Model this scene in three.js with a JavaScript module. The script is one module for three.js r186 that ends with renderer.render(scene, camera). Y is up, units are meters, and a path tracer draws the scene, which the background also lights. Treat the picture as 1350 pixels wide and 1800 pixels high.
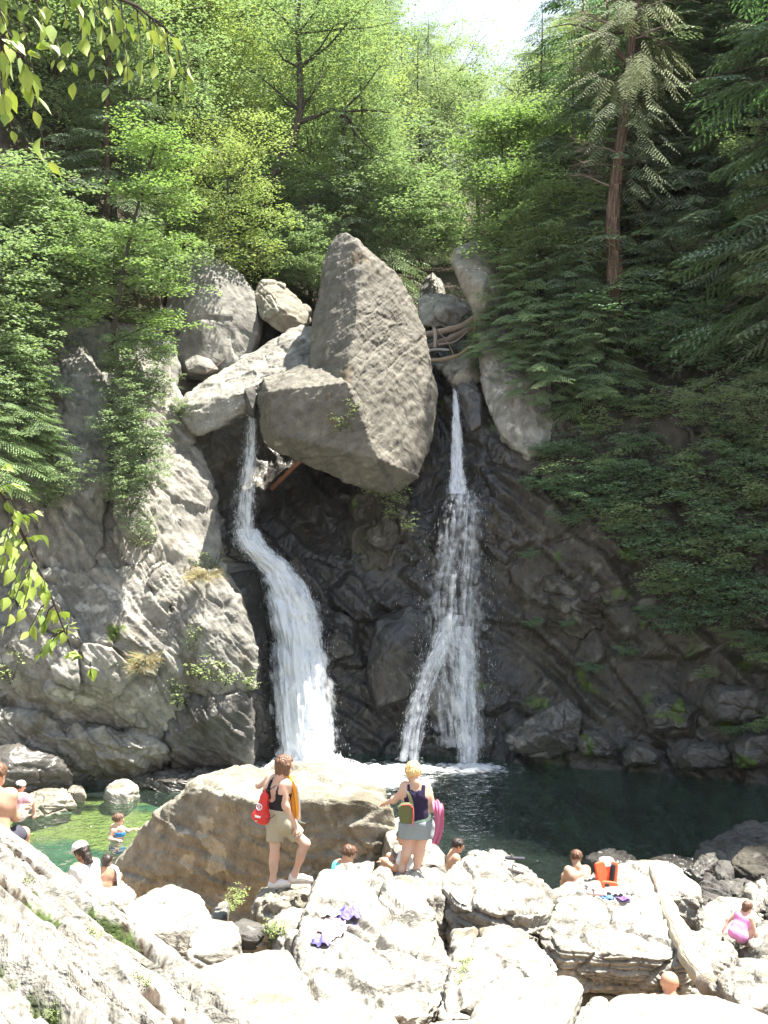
import * as THREE from 'three';
import { ConvexHull } from 'three/addons/math/ConvexHull.js';
import { mergeGeometries } from 'three/addons/utils/BufferGeometryUtils.js';

// ---------- camera, sky, sun, exposure ----------
const scene = new THREE.Scene();
const EYE = 7;                    // metres above the pool
const F = 1930;                   // focal length in photo pixels (1350 x 1800)
const camera = new THREE.PerspectiveCamera(50.0, 768 / 1024, 0.1, 600);
camera.position.set(0, EYE, 0);
camera.lookAt(0, EYE, -10);
const SUN_DIR = new THREE.Vector3(0.36, 0.93, -0.07).normalize();
const sun = new THREE.DirectionalLight(new THREE.Color(1.0, 0.95, 0.86), 5);
sun.position.copy(SUN_DIR).multiplyScalar(120).add(new THREE.Vector3(0, 5, -25));
sun.target.position.set(0, 5, -25);
sun.castShadow = true; sun.shadow.mapSize.set(4096, 4096); sun.shadow.radius = 1;
Object.assign(sun.shadow.camera, { left: -60, right: 60, top: 60, bottom: -60, near: 1, far: 300 });
scene.add(sun, sun.target);
{ // hazy bright summer sky
  const w = 256, h = 128, d = new Float32Array(w * h * 4);
  for (let j = 0; j < h; j++) for (let i = 0; i < w; i++) {
    const el = ((j + 0.5) / h - 0.5) * Math.PI, az = ((i + 0.5) / w - 0.5) * 2 * Math.PI;
    const y = Math.sin(el), dx = Math.cos(el) * Math.cos(az), dz = Math.cos(el) * Math.sin(az);
    const c = Math.max(0, dx * SUN_DIR.x + y * SUN_DIR.y + dz * SUN_DIR.z);
    const up = Math.max(0, y), t = Math.pow(1 - up, 1.7);
    const glow = 0.25 * Math.pow(c, 6);
    const o = (j * w + i) * 4;
    d[o] = 0.15 + 0.29 * t + glow; d[o + 1] = 0.21 + 0.25 * t + glow; d[o + 2] = 0.32 + 0.16 * t + glow * 0.9; d[o + 3] = 1;
  }
  const sky = new THREE.DataTexture(d, w, h, THREE.RGBAFormat, THREE.FloatType);
  sky.mapping = THREE.EquirectangularReflectionMapping; sky.magFilter = THREE.LinearFilter; sky.needsUpdate = true;
  scene.background = sky; scene.environment = sky;
}
const renderer = new THREE.WebGLRenderer({ antialias: true });
renderer.toneMapping = THREE.LinearToneMapping;
renderer.toneMappingExposure = 3.8;
renderer.shadowMap.enabled = true;
renderer.setSize(768, 1024);
scene.fog = new THREE.FogExp2(new THREE.Color(0.95, 0.97, 1.0), 0.0001);

// ---------- helpers ----------
const V = (x, y, z) => new THREE.Vector3(x, y, z);
const P = (px, py, D) => V((px - 675) / F * D, EYE - (py - 900) / F * D, -D);   // a photo pixel and a distance into the scene -> a point
const clamp = (x, a = 0, b = 1) => Math.min(b, Math.max(a, x));
const lerp = (a, b, t) => a + (b - a) * t;
const smooth = (a, b, x) => { const t = clamp((x - a) / (b - a)); return t * t * (3 - 2 * t); };
function rng(seed) { let s = (seed * 2654435761) >>> 0 || 1; return () => { s = (s + 0x6D2B79F5) >>> 0; let t = s; t = Math.imul(t ^ (t >>> 15), t | 1); t ^= t + Math.imul(t ^ (t >>> 7), t | 61); return ((t ^ (t >>> 14)) >>> 0) / 4294967296; }; }
const hash3 = (x, y, z) => { let h = Math.imul(x, 374761393) ^ Math.imul(y, 668265263) ^ Math.imul(z, 2147483647 - 1274126177); h = Math.imul(h ^ (h >>> 13), 1274126177); h ^= h >>> 16; h = Math.imul(h, 2246822519); return (h ^ (h >>> 15)) >>> 0; };
const PERM = new Uint8Array(512), GR = new Float64Array(768);
{ const r = rng(77); const p = [...Array(256).keys()]; for (let i = 255; i > 0; i--) { const j = Math.floor(r() * (i + 1)); [p[i], p[j]] = [p[j], p[i]]; } for (let i = 0; i < 512; i++) PERM[i] = p[i & 255];
  for (let i = 0; i < 256; i++) { const z = r() * 2 - 1, a = r() * 6.283, s = Math.sqrt(1 - z * z); GR[i * 3] = s * Math.cos(a); GR[i * 3 + 1] = s * Math.sin(a); GR[i * 3 + 2] = z; } }
function noise(x, y, z) { // gradient noise, about -1..1
  const X = Math.floor(x), Y = Math.floor(y), Z = Math.floor(z); x -= X; y -= Y; z -= Z;
  const u = x * x * x * (x * (x * 6 - 15) + 10), v = y * y * y * (y * (y * 6 - 15) + 10), w = z * z * z * (z * (z * 6 - 15) + 10);
  const Y0 = Y & 255, Y1 = (Y + 1) & 255, Z0 = Z & 255, Z1 = (Z + 1) & 255, A = PERM[X & 255], B = PERM[(X + 1) & 255];
  const a0 = PERM[A + Y0], a1 = PERM[A + Y1], b0 = PERM[B + Y0], b1 = PERM[B + Y1];
  let h = PERM[a0 + Z0] * 3; const n000 = GR[h] * x + GR[h + 1] * y + GR[h + 2] * z;
  h = PERM[b0 + Z0] * 3; const n100 = GR[h] * (x - 1) + GR[h + 1] * y + GR[h + 2] * z;
  h = PERM[a1 + Z0] * 3; const n010 = GR[h] * x + GR[h + 1] * (y - 1) + GR[h + 2] * z;
  h = PERM[b1 + Z0] * 3; const n110 = GR[h] * (x - 1) + GR[h + 1] * (y - 1) + GR[h + 2] * z;
  h = PERM[a0 + Z1] * 3; const n001 = GR[h] * x + GR[h + 1] * y + GR[h + 2] * (z - 1);
  h = PERM[b0 + Z1] * 3; const n101 = GR[h] * (x - 1) + GR[h + 1] * y + GR[h + 2] * (z - 1);
  h = PERM[a1 + Z1] * 3; const n011 = GR[h] * x + GR[h + 1] * (y - 1) + GR[h + 2] * (z - 1);
  h = PERM[b1 + Z1] * 3; const n111 = GR[h] * (x - 1) + GR[h + 1] * (y - 1) + GR[h + 2] * (z - 1);
  const p = n000 + u * (n100 - n000), q = n010 + u * (n110 - n010), r = n001 + u * (n101 - n001), t = n011 + u * (n111 - n011), l = p + v * (q - p), m = r + v * (t - r);
  return 1.5 * (l + w * (m - l));
}
function fbm(x, y, z, o = 4) { let s = 0, a = 0.5, f = 1; for (let i = 0; i < o; i++) { s += a * noise(x * f + i * 17.3, y * f - i * 9.1, z * f + i * 5.7); a *= 0.5; f *= 2.03; } return s; }
const VO = { d: 0, e: 0, id: 0, dx: 0, dy: 0, dz: 0 };
function voro(x, y, z) { // nearest and second nearest cell
  const X = Math.floor(x), Y = Math.floor(y), Z = Math.floor(z); let d1 = 9, d2 = 9;
  for (let i = -1; i <= 1; i++) for (let j = -1; j <= 1; j++) for (let k = -1; k <= 1; k++) {
    const h = hash3(X + i, Y + j, Z + k), px = X + i + (h & 1023) / 1023, py = Y + j + ((h >>> 10) & 1023) / 1023, pz = Z + k + ((h >>> 20) & 1023) / 1023;
    const dx = x - px, dy = y - py, dz = z - pz, q = dx * dx + dy * dy + dz * dz;
    if (q < d1) { d2 = d1; d1 = q; VO.id = h; VO.dx = dx; VO.dy = dy; VO.dz = dz; } else if (q < d2) d2 = q;
  }
  VO.d = Math.sqrt(d1); VO.e = Math.sqrt(d2) - VO.d; return VO;
}
const taken = {};
const numbered = (n) => { const k = taken[n] = (taken[n] ?? -1) + 1; return k ? `${n}_${String(k).padStart(3, '0')}` : n; };
function tag(o, label, category, group, kind) { if (label) o.userData.label = label; if (category) o.userData.category = category; if (group) o.userData.group = group; if (kind) o.userData.kind = kind; return o; }
function mesh(name, geo, mat, parent = scene) { const m = new THREE.Mesh(geo, mat); m.name = parent === scene ? numbered(name) : name; m.castShadow = m.receiveShadow = true; parent.add(m); return m; }
function group(name, x = 0, y = 0, z = 0) { const g = new THREE.Group(); g.name = numbered(name); g.position.set(x, y, z); scene.add(g); return g; }
function geoOf(pos, idx, col, cw = 3, uv) {
  const g = new THREE.BufferGeometry(); g.setAttribute('position', new THREE.BufferAttribute(pos instanceof Float32Array ? pos : new Float32Array(pos), 3));
  if (idx) g.setIndex(new THREE.BufferAttribute(idx instanceof Uint32Array ? idx : new Uint32Array(idx), 1));
  if (col) g.setAttribute('color', new THREE.BufferAttribute(col instanceof Float32Array ? col : new Float32Array(col), cw));
  if (uv) g.setAttribute('uv', new THREE.BufferAttribute(uv instanceof Float32Array ? uv : new Float32Array(uv), 2));
  return g;
}
function dataTex(n, fn, srgb) { // tiling texture; fn(u, v) -> value or rgb, 0..1
  const d = new Uint8Array(n * n * 4);
  for (let j = 0; j < n; j++) for (let i = 0; i < n; i++) { const c = fn(i / n, j / n), o = (j * n + i) * 4; const a = Array.isArray(c) ? c : [c, c, c]; d[o] = clamp(a[0]) * 255; d[o + 1] = clamp(a[1]) * 255; d[o + 2] = clamp(a[2]) * 255; d[o + 3] = 255; }
  const t = new THREE.DataTexture(d, n, n); t.wrapS = t.wrapT = THREE.RepeatWrapping; t.magFilter = THREE.LinearFilter; t.minFilter = THREE.LinearMipmapLinearFilter; t.generateMipmaps = true; if (srgb) t.colorSpace = THREE.SRGBColorSpace; t.needsUpdate = true; return t;
}
// tiling noise: walk a torus in 4-D folded into two 3-D lookups
const tileN = (u, v, f, s) => { const x = u * f, y = v * f, m = (k) => ((k % f) + f) % f; const X = Math.floor(x), Y = Math.floor(y), fx = x - X, fy = y - Y, a = fx * fx * (3 - 2 * fx), b = fy * fy * (3 - 2 * fy); const h = (i, j) => (hash3(m(X + i), m(Y + j), s) & 65535) / 65535; return lerp(lerp(h(0, 0), h(1, 0), a), lerp(h(0, 1), h(1, 1), a), b); };
const tileF = (u, v, f, o, s) => { let r = 0, a = 0.5, q = 0; for (let i = 0; i < o; i++) { r += a * tileN(u, v, f, s + i); q += a; a *= 0.55; f *= 2; } return r / q; };
// ---------- rock ----------
const grainTex = dataTex(512, (u, v) => { const f = tileF(u, v, 16, 5, 3), s = tileN(u, v, 128, 9), k = tileN(u, v, 40, 12); const x = 0.84 + 0.65 * (f - 0.5) + 0.25 * (s - 0.5) + (k > 0.86 ? 0.14 : 0) - (k < 0.1 ? 0.16 : 0); return [x * 1.01, x, x * 0.97]; });
const grainBump = dataTex(512, (u, v) => 0.6 * tileF(u, v, 12, 6, 21) + 0.4 * (1 - Math.abs(2 * tileF(u, v, 8, 5, 33) - 1)));
const rockMat = new THREE.MeshStandardMaterial({ name: 'dry schist', vertexColors: true, map: grainTex, bumpMap: grainBump, bumpScale: 0.07, roughness: 0.88 });
const wetMat = new THREE.MeshStandardMaterial({ name: 'wet schist', vertexColors: true, map: grainTex, bumpMap: grainBump, bumpScale: 0.08, roughness: 0.3 });
const damp = new THREE.MeshStandardMaterial({ name: 'damp schist', vertexColors: true, map: grainTex, bumpMap: grainBump, bumpScale: 0.08, roughness: 0.55 });
const PAL = { // linear base colours: [light, dark, lichen, stain]
  grey: [[0.29, 0.28, 0.25], [0.15, 0.145, 0.13], [0.43, 0.42, 0.385], [0.12, 0.10, 0.07]],
  pale: [[0.37, 0.35, 0.31], [0.24, 0.225, 0.195], [0.47, 0.45, 0.405], [0.17, 0.14, 0.095]],
  brown: [[0.32, 0.295, 0.24], [0.195, 0.178, 0.14], [0.46, 0.43, 0.345], [0.13, 0.118, 0.08]],
  wedge: [[0.185, 0.17, 0.142], [0.108, 0.099, 0.082], [0.27, 0.252, 0.208], [0.115, 0.088, 0.048]],
  sunnyGrey: [[0.345, 0.33, 0.295], [0.18, 0.17, 0.15], [0.47, 0.455, 0.41], [0.13, 0.11, 0.075]],  // grey rock lightened to carry the sun on the spine
  mossy: [[0.085, 0.075, 0.058], [0.042, 0.037, 0.029], [0.17, 0.162, 0.14], [0.036, 0.03, 0.02]],  // mossy brown with the shade of the far bank put into it
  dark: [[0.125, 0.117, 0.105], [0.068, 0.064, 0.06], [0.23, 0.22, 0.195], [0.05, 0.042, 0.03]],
  wet: [[0.07, 0.066, 0.062], [0.032, 0.03, 0.029], [0.12, 0.112, 0.098], [0.06, 0.042, 0.024]],
};
const MOSS = [0.075, 0.115, 0.022];
function frame(dip, strike) { // strata axes: rows are along, across, normal
  const q = new THREE.Quaternion().setFromEuler(new THREE.Euler(dip[0], dip[1], dip[2])); const m = new THREE.Matrix4().makeRotationFromQuaternion(q).elements;
  return [m[0], m[1], m[2], m[8], m[9], m[10], m[4], m[5], m[6]];
}
function rockDisp(o) {
  const A = o.amp ?? 0.1, S = o.size ?? 1.0, fr = o.frame ?? frame([0.3, 0, -0.5]), sd = (o.seed ?? 1) * 13.7, st = o.strata ?? 0.5, fc = o.facet ?? 1, cr = o.crack ?? 0.5, fineA = o.fine ?? 1;
  return (x, y, z) => {
    x += sd; const a = (x * fr[0] + y * fr[1] + z * fr[2]) / S, b = (x * fr[3] + y * fr[4] + z * fr[5]) / S, w = (x * fr[6] + y * fr[7] + z * fr[8]) / S;
    const wob = fbm(a * 0.9, b * 0.9, w * 0.9, 3);
    let d = wob * 0.6;
    if (fc) {
      const v = voro(a * 0.75 + wob * 0.15, b * 0.75, w * 1.5 + wob * 0.15);
      d += fc * (0.7 * ((v.id & 255) / 255 - 0.5) + 0.9 * (v.dx * (((v.id >>> 8) & 255) / 255 - 0.5) + v.dy * (((v.id >>> 16) & 255) / 255 - 0.5) + v.dz * ((v.id >>> 24) / 255 - 0.5))) * smooth(0, 0.10, v.e);
      d -= cr * 0.55 * (1 - smooth(0, 0.07, v.e));
      const v2 = voro(a * 2.1 + 7, b * 2.1, w * 4.6 + wob);
      d += fc * 0.19 * (((v2.id & 255) / 255 - 0.5) + (v2.dx * (((v2.id >>> 8) & 255) / 255 - 0.5) * 1.6)) * smooth(0, 0.14, v2.e) - cr * 0.16 * (1 - smooth(0, 0.09, v2.e));
    }
    if (st) { const t = w * 3.2 + wob * 0.5 + 0.3 * noise(a * 0.8, b * 0.8, w * 0.5), k = t - Math.floor(t); const msk = smooth(-0.35, 0.35, noise(a * 0.7 + 5, b * 0.7, w * 1.1)); d += st * msk * 0.55 * (Math.pow(k, 0.6) * (1 - smooth(0.86, 1, k)) - 0.45);
      const t2 = w * 11 + wob * 1.2 + 0.6 * noise(a * 1.7, b * 1.7, w), k2 = t2 - Math.floor(t2); d += st * 0.14 * (k2 * (1 - smooth(0.8, 1, k2)) - 0.4); }
    d += fineA * (0.22 * fbm(a * 4, b * 4, w * 6, 3) + 0.05 * noise(a * 30, b * 30, w * 40));
    return A * d;
  };
}
function rockColor(o) {
  const pal = PAL[o.pal ?? 'grey'], sd = (o.seed ?? 1) * 7.1, fr = o.frame ?? frame([0.3, 0, -0.5]), moss = o.moss ?? 0, lich = o.lichen ?? 0.3, stain = o.stain ?? 0.3, out = [0, 0, 0];
  return (x, y, z, nx, ny, nz) => {
    x += sd; const w = x * fr[6] + y * fr[7] + z * fr[8], a = x * fr[0] + y * fr[1] + z * fr[2];
    const n1 = fbm(x * 0.7, y * 0.7, z * 0.7, 4), n2 = fbm(a * 0.8, w * 4.5, z * 0.8, 3), n3 = fbm(x * 5, y * 5, z * 5, 2);
    const t = clamp(0.5 + n1 * 1.0 + n2 * 0.8 + n3 * 0.9);
    for (let i = 0; i < 3; i++) out[i] = lerp(pal[1][i], pal[0][i], t);
    const l = smooth(0.235, 0.27, fbm(x * 2.3 + 31, y * 2.3, z * 2.3, 5) + (lich - 0.5) * 0.5) * 0.8;
    const s = smooth(0.16, 0.34, fbm(x * 1.1 - 11, y * 0.6, z * 1.1, 4) + (stain - 0.5) * 0.5) * 0.75;
    for (let i = 0; i < 3; i++) { out[i] = lerp(out[i], pal[2][i], l); out[i] = lerp(out[i], pal[3][i], s); }
    if (moss) { const m = smooth(0.10, 0.2, fbm(x * 0.9 + 71, y * 0.9, z * 0.9, 5) + (moss - 0.6) * 0.6 + 0.08 * n3); for (let i = 0; i < 3; i++) out[i] = lerp(out[i], MOSS[i] * (1 + 0.7 * n3), m); }
    return out;
  };
}
const rockUV = (pos, tile = 1.3) => { const n = pos.length / 3, uv = new Float32Array(n * 2); for (let i = 0; i < n; i++) { const x = pos[i * 3], y = pos[i * 3 + 1], z = pos[i * 3 + 2]; uv[i * 2] = (x + 0.35 * z + 0.12 * noise(x * 2, y * 2, z * 2)) / tile; uv[i * 2 + 1] = (y * 0.8 - z * 0.6 + 0.12 * noise(x * 2 + 9, y * 2, z * 2)) / tile; } return uv; };
function finishRock(pos, idx, o) { // displace along normals, colour, normals
  const n = pos.length / 3; let g = geoOf(pos, idx); g.computeVertexNormals(); const nor = g.attributes.normal.array, D = rockDisp(o), C = rockColor(o);
  const src = pos.slice(), keep = o.hold;
  for (let i = 0; i < n; i++) { let d = D(src[i * 3], src[i * 3 + 1], src[i * 3 + 2]); if (keep) d *= keep(src[i * 3], src[i * 3 + 1], src[i * 3 + 2]); for (let k = 0; k < 3; k++) pos[i * 3 + k] += nor[i * 3 + k] * d; }
  g = geoOf(pos, idx, new Float32Array(n * 3), 3, rockUV(pos, pos[2] < -24 ? 3.1 : 1.5)); g.computeVertexNormals(); const N = g.attributes.normal.array, col = g.attributes.color.array;
  for (let i = 0; i < n; i++) { const c = C(pos[i * 3], pos[i * 3 + 1], pos[i * 3 + 2], N[i * 3], N[i * 3 + 1], N[i * 3 + 2]); col[i * 3] = c[0]; col[i * 3 + 1] = c[1]; col[i * 3 + 2] = c[2]; }
  return g;
}
const ICO = {};
function ico(n) { // icosphere with n steps along each edge
  if (ICO[n]) return ICO[n];
  const g = new THREE.IcosahedronGeometry(1, n - 1), p = g.attributes.position.array, v = [], idx = new Uint32Array(p.length / 3), map = new Map();
  for (let i = 0; i < idx.length; i++) { const k = Math.round(p[i * 3] * 20000) + 30000 + (Math.round(p[i * 3 + 1] * 20000) + 30000) * 65536 + (Math.round(p[i * 3 + 2] * 20000) + 30000) * 4294967296; let m = map.get(k); if (m === undefined) { m = v.length / 3; map.set(k, m); v.push(p[i * 3], p[i * 3 + 1], p[i * 3 + 2]); } idx[i] = m; }
  return ICO[n] = { v: new Float32Array(v), idx };
}
const STEPS = { 3: 8, 4: 12, 5: 21, 6: 34, 7: 54 };
function relax(pos, idx, rounds) { // round the edges off
  const n = pos.length / 3, acc = new Float32Array(n * 3), cnt = new Float32Array(n);
  for (let r = 0; r < rounds; r++) { acc.fill(0); cnt.fill(0);
    for (let t = 0; t < idx.length; t += 3) for (let k = 0; k < 3; k++) { const i = idx[t + k], j = idx[t + (k + 1) % 3]; cnt[i]++; acc[i * 3] += pos[j * 3]; acc[i * 3 + 1] += pos[j * 3 + 1]; acc[i * 3 + 2] += pos[j * 3 + 2]; }
    for (let i = 0; i < n * 3; i++) pos[i] = lerp(pos[i], acc[i] / cnt[(i / 3) | 0], 0.7); }
}
// a solid rock from the corners of its hull (world points), edges rounded, faces broken by cracks and layers; points lie closer together on the open side
function hullGeo(pts, o = {}) {
  const hull = new ConvexHull().setFromPoints(pts), c = V(0, 0, 0), box = new THREE.Box3().setFromPoints(pts); box.getCenter(c);
  { let m = V(0, 0, 0), aSum = 0; for (const f of hull.faces) { const e = f.edge, a = e.head().point, b = e.next.head().point, d = e.next.next.head().point, tri = new THREE.Triangle(a, b, d), ar = tri.getArea(); m.addScaledVector(tri.getMidpoint(V()), ar); aSum += ar; } c.copy(m.divideScalar(aSum)); }
  const pl = hull.faces.map((f) => [f.normal.x, f.normal.y, f.normal.z, Math.max(0.02, f.constant - f.normal.dot(c))]);
  const ext = box.getSize(V()), st = o.steps ?? STEPS[o.level ?? 5], { v, idx } = ico(st), n = v.length / 3, pos = new Float32Array(n * 3);
  for (let i = 0; i < n; i++) {
    let x = v[i * 3] * ext.x, y = (v[i * 3 + 1] + 0.18) * ext.y, z = (v[i * 3 + 2] + 0.42) * ext.z; const l = Math.hypot(x, y, z); x /= l; y /= l; z /= l; let mx = 1e-6;
    for (const p of pl) { const t = (p[0] * x + p[1] * y + p[2] * z) / p[3]; if (t > mx) mx = t; }
    pos[i * 3] = c.x + x / mx; pos[i * 3 + 1] = c.y + y / mx; pos[i * 3 + 2] = c.z + z / mx;
  }
  relax(pos, idx, Math.round((o.round ?? 1) * st / 12));
  return finishRock(pos, idx, o);
}
// outline traced in the photo + distance -> hull corners: rim, a nearer face and a farther back
function outlinePts(out, o) {
  const pts = [], cx = out.reduce((s, p) => s + p[0], 0) / out.length, cy = out.reduce((s, p) => s + p[1], 0) / out.length, D = o.D, fr = o.front ?? 0.6, bk = o.back ?? 1.5, ti = o.tilt ?? 0, tx = o.turn ?? 0;
  const at = (x, y) => D + ti * (cy - y) / F * D + tx * (x - cx) / F * D;      // tilt: upper rim farther away; turn: one side farther away
  for (const [x, y, d = 0] of out) { pts.push(P(x, y, at(x, y) + d)); const X = lerp(cx, x, o.face ?? 0.7), Y = lerp(cy, y, o.face ?? 0.7); pts.push(P(X, Y, at(X, Y) - fr + d)); const b = P(lerp(cx, x, 0.85), lerp(cy, y, 0.9), at(x, y)); b.z -= bk; pts.push(b); if (o.foot) { const f = P(x, y, at(x, y) + 0.2); if (y > cy) { f.y -= o.foot; pts.push(f); } } }
  return pts;
}
function boulder(name, label, groupName, hulls, o = {}, mat = rockMat) {
  const gs = hulls.map((h, i) => hullGeo(h, { ...o, seed: (o.seed ?? 1) + i * 3 })); const g = gs.length > 1 ? mergeGeometries(gs) : gs[0];
  return tag(mesh(name, g, mat), label, o.cat ?? 'boulder', groupName);
}
// ---------- the gorge wall, hillsides, near bank, pool ----------
function rbf(pts, val, eps = 0.15) { // surface through scattered values over a plane
  const n = pts.length, m = n + 3, A = [], K = (a, b) => Math.hypot(a[0] - b[0], a[1] - b[1]);
  for (let i = 0; i < n; i++) { A.push([...pts.map((p, j) => K(pts[i], p) - (i === j ? eps : 0)), 1, pts[i][0], pts[i][1], val[i]]); }
  A.push([...pts.map(() => 1), 0, 0, 0, 0], [...pts.map((p) => p[0]), 0, 0, 0, 0], [...pts.map((p) => p[1]), 0, 0, 0, 0]);
  for (let c = 0; c < m; c++) { let p = c; for (let r = c + 1; r < m; r++) if (Math.abs(A[r][c]) > Math.abs(A[p][c])) p = r; [A[c], A[p]] = [A[p], A[c]]; for (let r = 0; r < m; r++) if (r !== c) { const f = A[r][c] / A[c][c]; if (f) for (let k = c; k <= m; k++) A[r][k] -= f * A[c][k]; } }
  const w = A.map((r, i) => r[m] / r[i]);
  return (x, y) => { let s = w[n] + w[n + 1] * x + w[n + 2] * y; for (let i = 0; i < n; i++) s += w[i] * K([x, y], pts[i]); return s; };
}
const wallCtl = [[-350, 560, 30], [-350, 900, 26], [-350, 1250, 24], [-350, 1450, 23], [-150, 560, 31], [-150, 900, 28], [-150, 1200, 26.3], [-150, 1420, 25.6], [0, 500, 33.5], [0, 600, 31.5], [0, 900, 28.8], [0, 1200, 27.2], [0, 1390, 27.0], [150, 480, 35], [150, 600, 32.8], [150, 900, 29.5], [150, 1050, 28.7], [150, 1200, 28.0], [150, 1385, 28.0], [300, 460, 36.5], [300, 600, 35], [300, 760, 34], [300, 1000, 29.7], [300, 1200, 28.6], [300, 1300, 28.6], [300, 1360, 28.8], [380, 1190, 28.9],
  [350, 780, 36.5], [400, 760, 37], [400, 850, 37], [440, 820, 37], [400, 895, 33], [400, 1000, 31.8], [430, 1200, 30.4], [440, 1340, 29.9], [500, 780, 36.5], [500, 880, 34.5], [500, 1000, 32.6], [500, 1200, 31.4], [520, 1335, 31.3], [600, 780, 36], [620, 900, 33.6], [620, 1100, 32.6], [640, 1335, 31.9], [700, 780, 34.5], [700, 900, 32.8], [720, 1060, 32.2], [700, 1335, 31.8],
  [400, 600, 39], [550, 600, 39], [680, 600, 37.5], [790, 560, 38.5], [760, 660, 36.2], [800, 690, 34.3], [800, 780, 33.9], [800, 860, 33.3], [810, 890, 32.5], [810, 1060, 32.1], [810, 1200, 31.8], [820, 1335, 31.3], [860, 560, 34.6], [870, 640, 33.6], [900, 800, 32.2], [900, 1000, 31.6], [900, 1200, 31.3], [900, 1340, 30.9],
  [1000, 560, 34.5], [1000, 700, 32.9], [1000, 900, 31.3], [1000, 1150, 30.9], [1000, 1340, 30.4], [1150, 560, 34.5], [1150, 650, 33], [1150, 780, 31.4], [1150, 900, 30.7], [1150, 1150, 30.3], [1150, 1345, 29.6], [1350, 560, 33], [1350, 700, 31], [1350, 900, 29], [1350, 1150, 28.8], [1350, 1365, 28.2], [1550, 560, 31], [1550, 900, 27], [1550, 1365, 26], [1800, 560, 28], [1800, 900, 24], [1800, 1380, 23]];
const wallP = wallCtl.map(([a, b, d]) => P(a, b, d));
const wallZ = rbf(wallP.map((p) => [p.x, p.y]), wallP.map((p) => p.z), 0.2);
{
  const x0 = -17, x1 = 17, y0 = -3, y1 = 13.6, nx = 450, ny = 234, pos = new Float32Array((nx + 1) * (ny + 1) * 3), idx = new Uint32Array(nx * ny * 6); let q = 0;
  for (let j = 0; j <= ny; j++) for (let i = 0; i <= nx; i++) { const x = lerp(x0, x1, i / nx), y = lerp(y0, y1, j / ny), o = (j * (nx + 1) + i) * 3; pos[o] = x; pos[o + 1] = y; pos[o + 2] = wallZ(x, y); }
  for (let j = 0; j < ny; j++) for (let i = 0; i < nx; i++) { const a = j * (nx + 1) + i, b = a + 1, c = a + nx + 1, d = c + 1; idx.set([a, b, d, a, d, c], q); q += 6; }
  const fr = frame([0.35, 0.2, -0.7]);
  const o = { amp: 0.55, size: 1.5, seed: 3, frame: fr, strata: 0.9, crack: 0.35, facet: 1.0, pal: 'dark', moss: 0.28, lichen: 0.3, stain: 0.35 };
  const g = finishRock(pos, idx, o);
  // the wall is dry grey towards one side, wet and dark round the falls, mossy brown darkened for shade on the far side
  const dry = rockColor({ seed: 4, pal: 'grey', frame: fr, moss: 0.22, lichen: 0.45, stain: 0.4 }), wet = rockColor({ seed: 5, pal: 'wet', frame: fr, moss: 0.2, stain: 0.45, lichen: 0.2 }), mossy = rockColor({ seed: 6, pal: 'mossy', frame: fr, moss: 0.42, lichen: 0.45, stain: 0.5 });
  const p = g.attributes.position.array, N = g.attributes.normal.array, c = g.attributes.color.array;
  for (let i = 0; i < p.length; i += 3) { const x = p[i], y = p[i + 1], z = p[i + 2], w = fbm(x * 0.5, y * 0.5, z * 0.5, 4) * 1.2; const A = [...dry(x, y, z, N[i], N[i + 1], N[i + 2])], B = [...wet(x, y, z, N[i], N[i + 1], N[i + 2])], S = [...mossy(x, y, z, N[i], N[i + 1], N[i + 2])];
    const toWet = smooth(-4.6, -3.6, x + w * 0.6), toShade = smooth(3.0, 4.2, x + w * 0.8 - Math.max(0, 5 - y) * 0.15), low = smooth(1.3, 0.5, y + w * 0.4);
    for (let k = 0; k < 3; k++) { let v = lerp(A[k], B[k], Math.max(toWet, low * 0.9)); v = lerp(v, S[k], toShade * (1 - 0.75 * low)); c[i + k] = v; } }
  // two materials by face: wet rock shines
  const wetI = [], dryI = []; for (let t = 0; t < idx.length; t += 3) { const i = idx[t] * 3, x = p[i], y = p[i + 1], w = fbm(x * 0.7, y * 0.7, 3, 3); ((x > -4.4 + w && x < 3.6 + w) || y < 0.9 + w * 0.6 ? wetI : dryI).push(idx[t], idx[t + 1], idx[t + 2]); }
  g.setIndex(new THREE.BufferAttribute(new Uint32Array([...wetI, ...dryI]), 1)); g.addGroup(0, wetI.length, 0); g.addGroup(wetI.length, dryI.length, 1);
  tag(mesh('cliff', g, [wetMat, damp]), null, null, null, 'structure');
}
const cliff = scene.getObjectByName('cliff');
const block = (hull, o, mat = rockMat) => mesh('rock_block', hullGeo(hull, o), mat, cliff);

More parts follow.
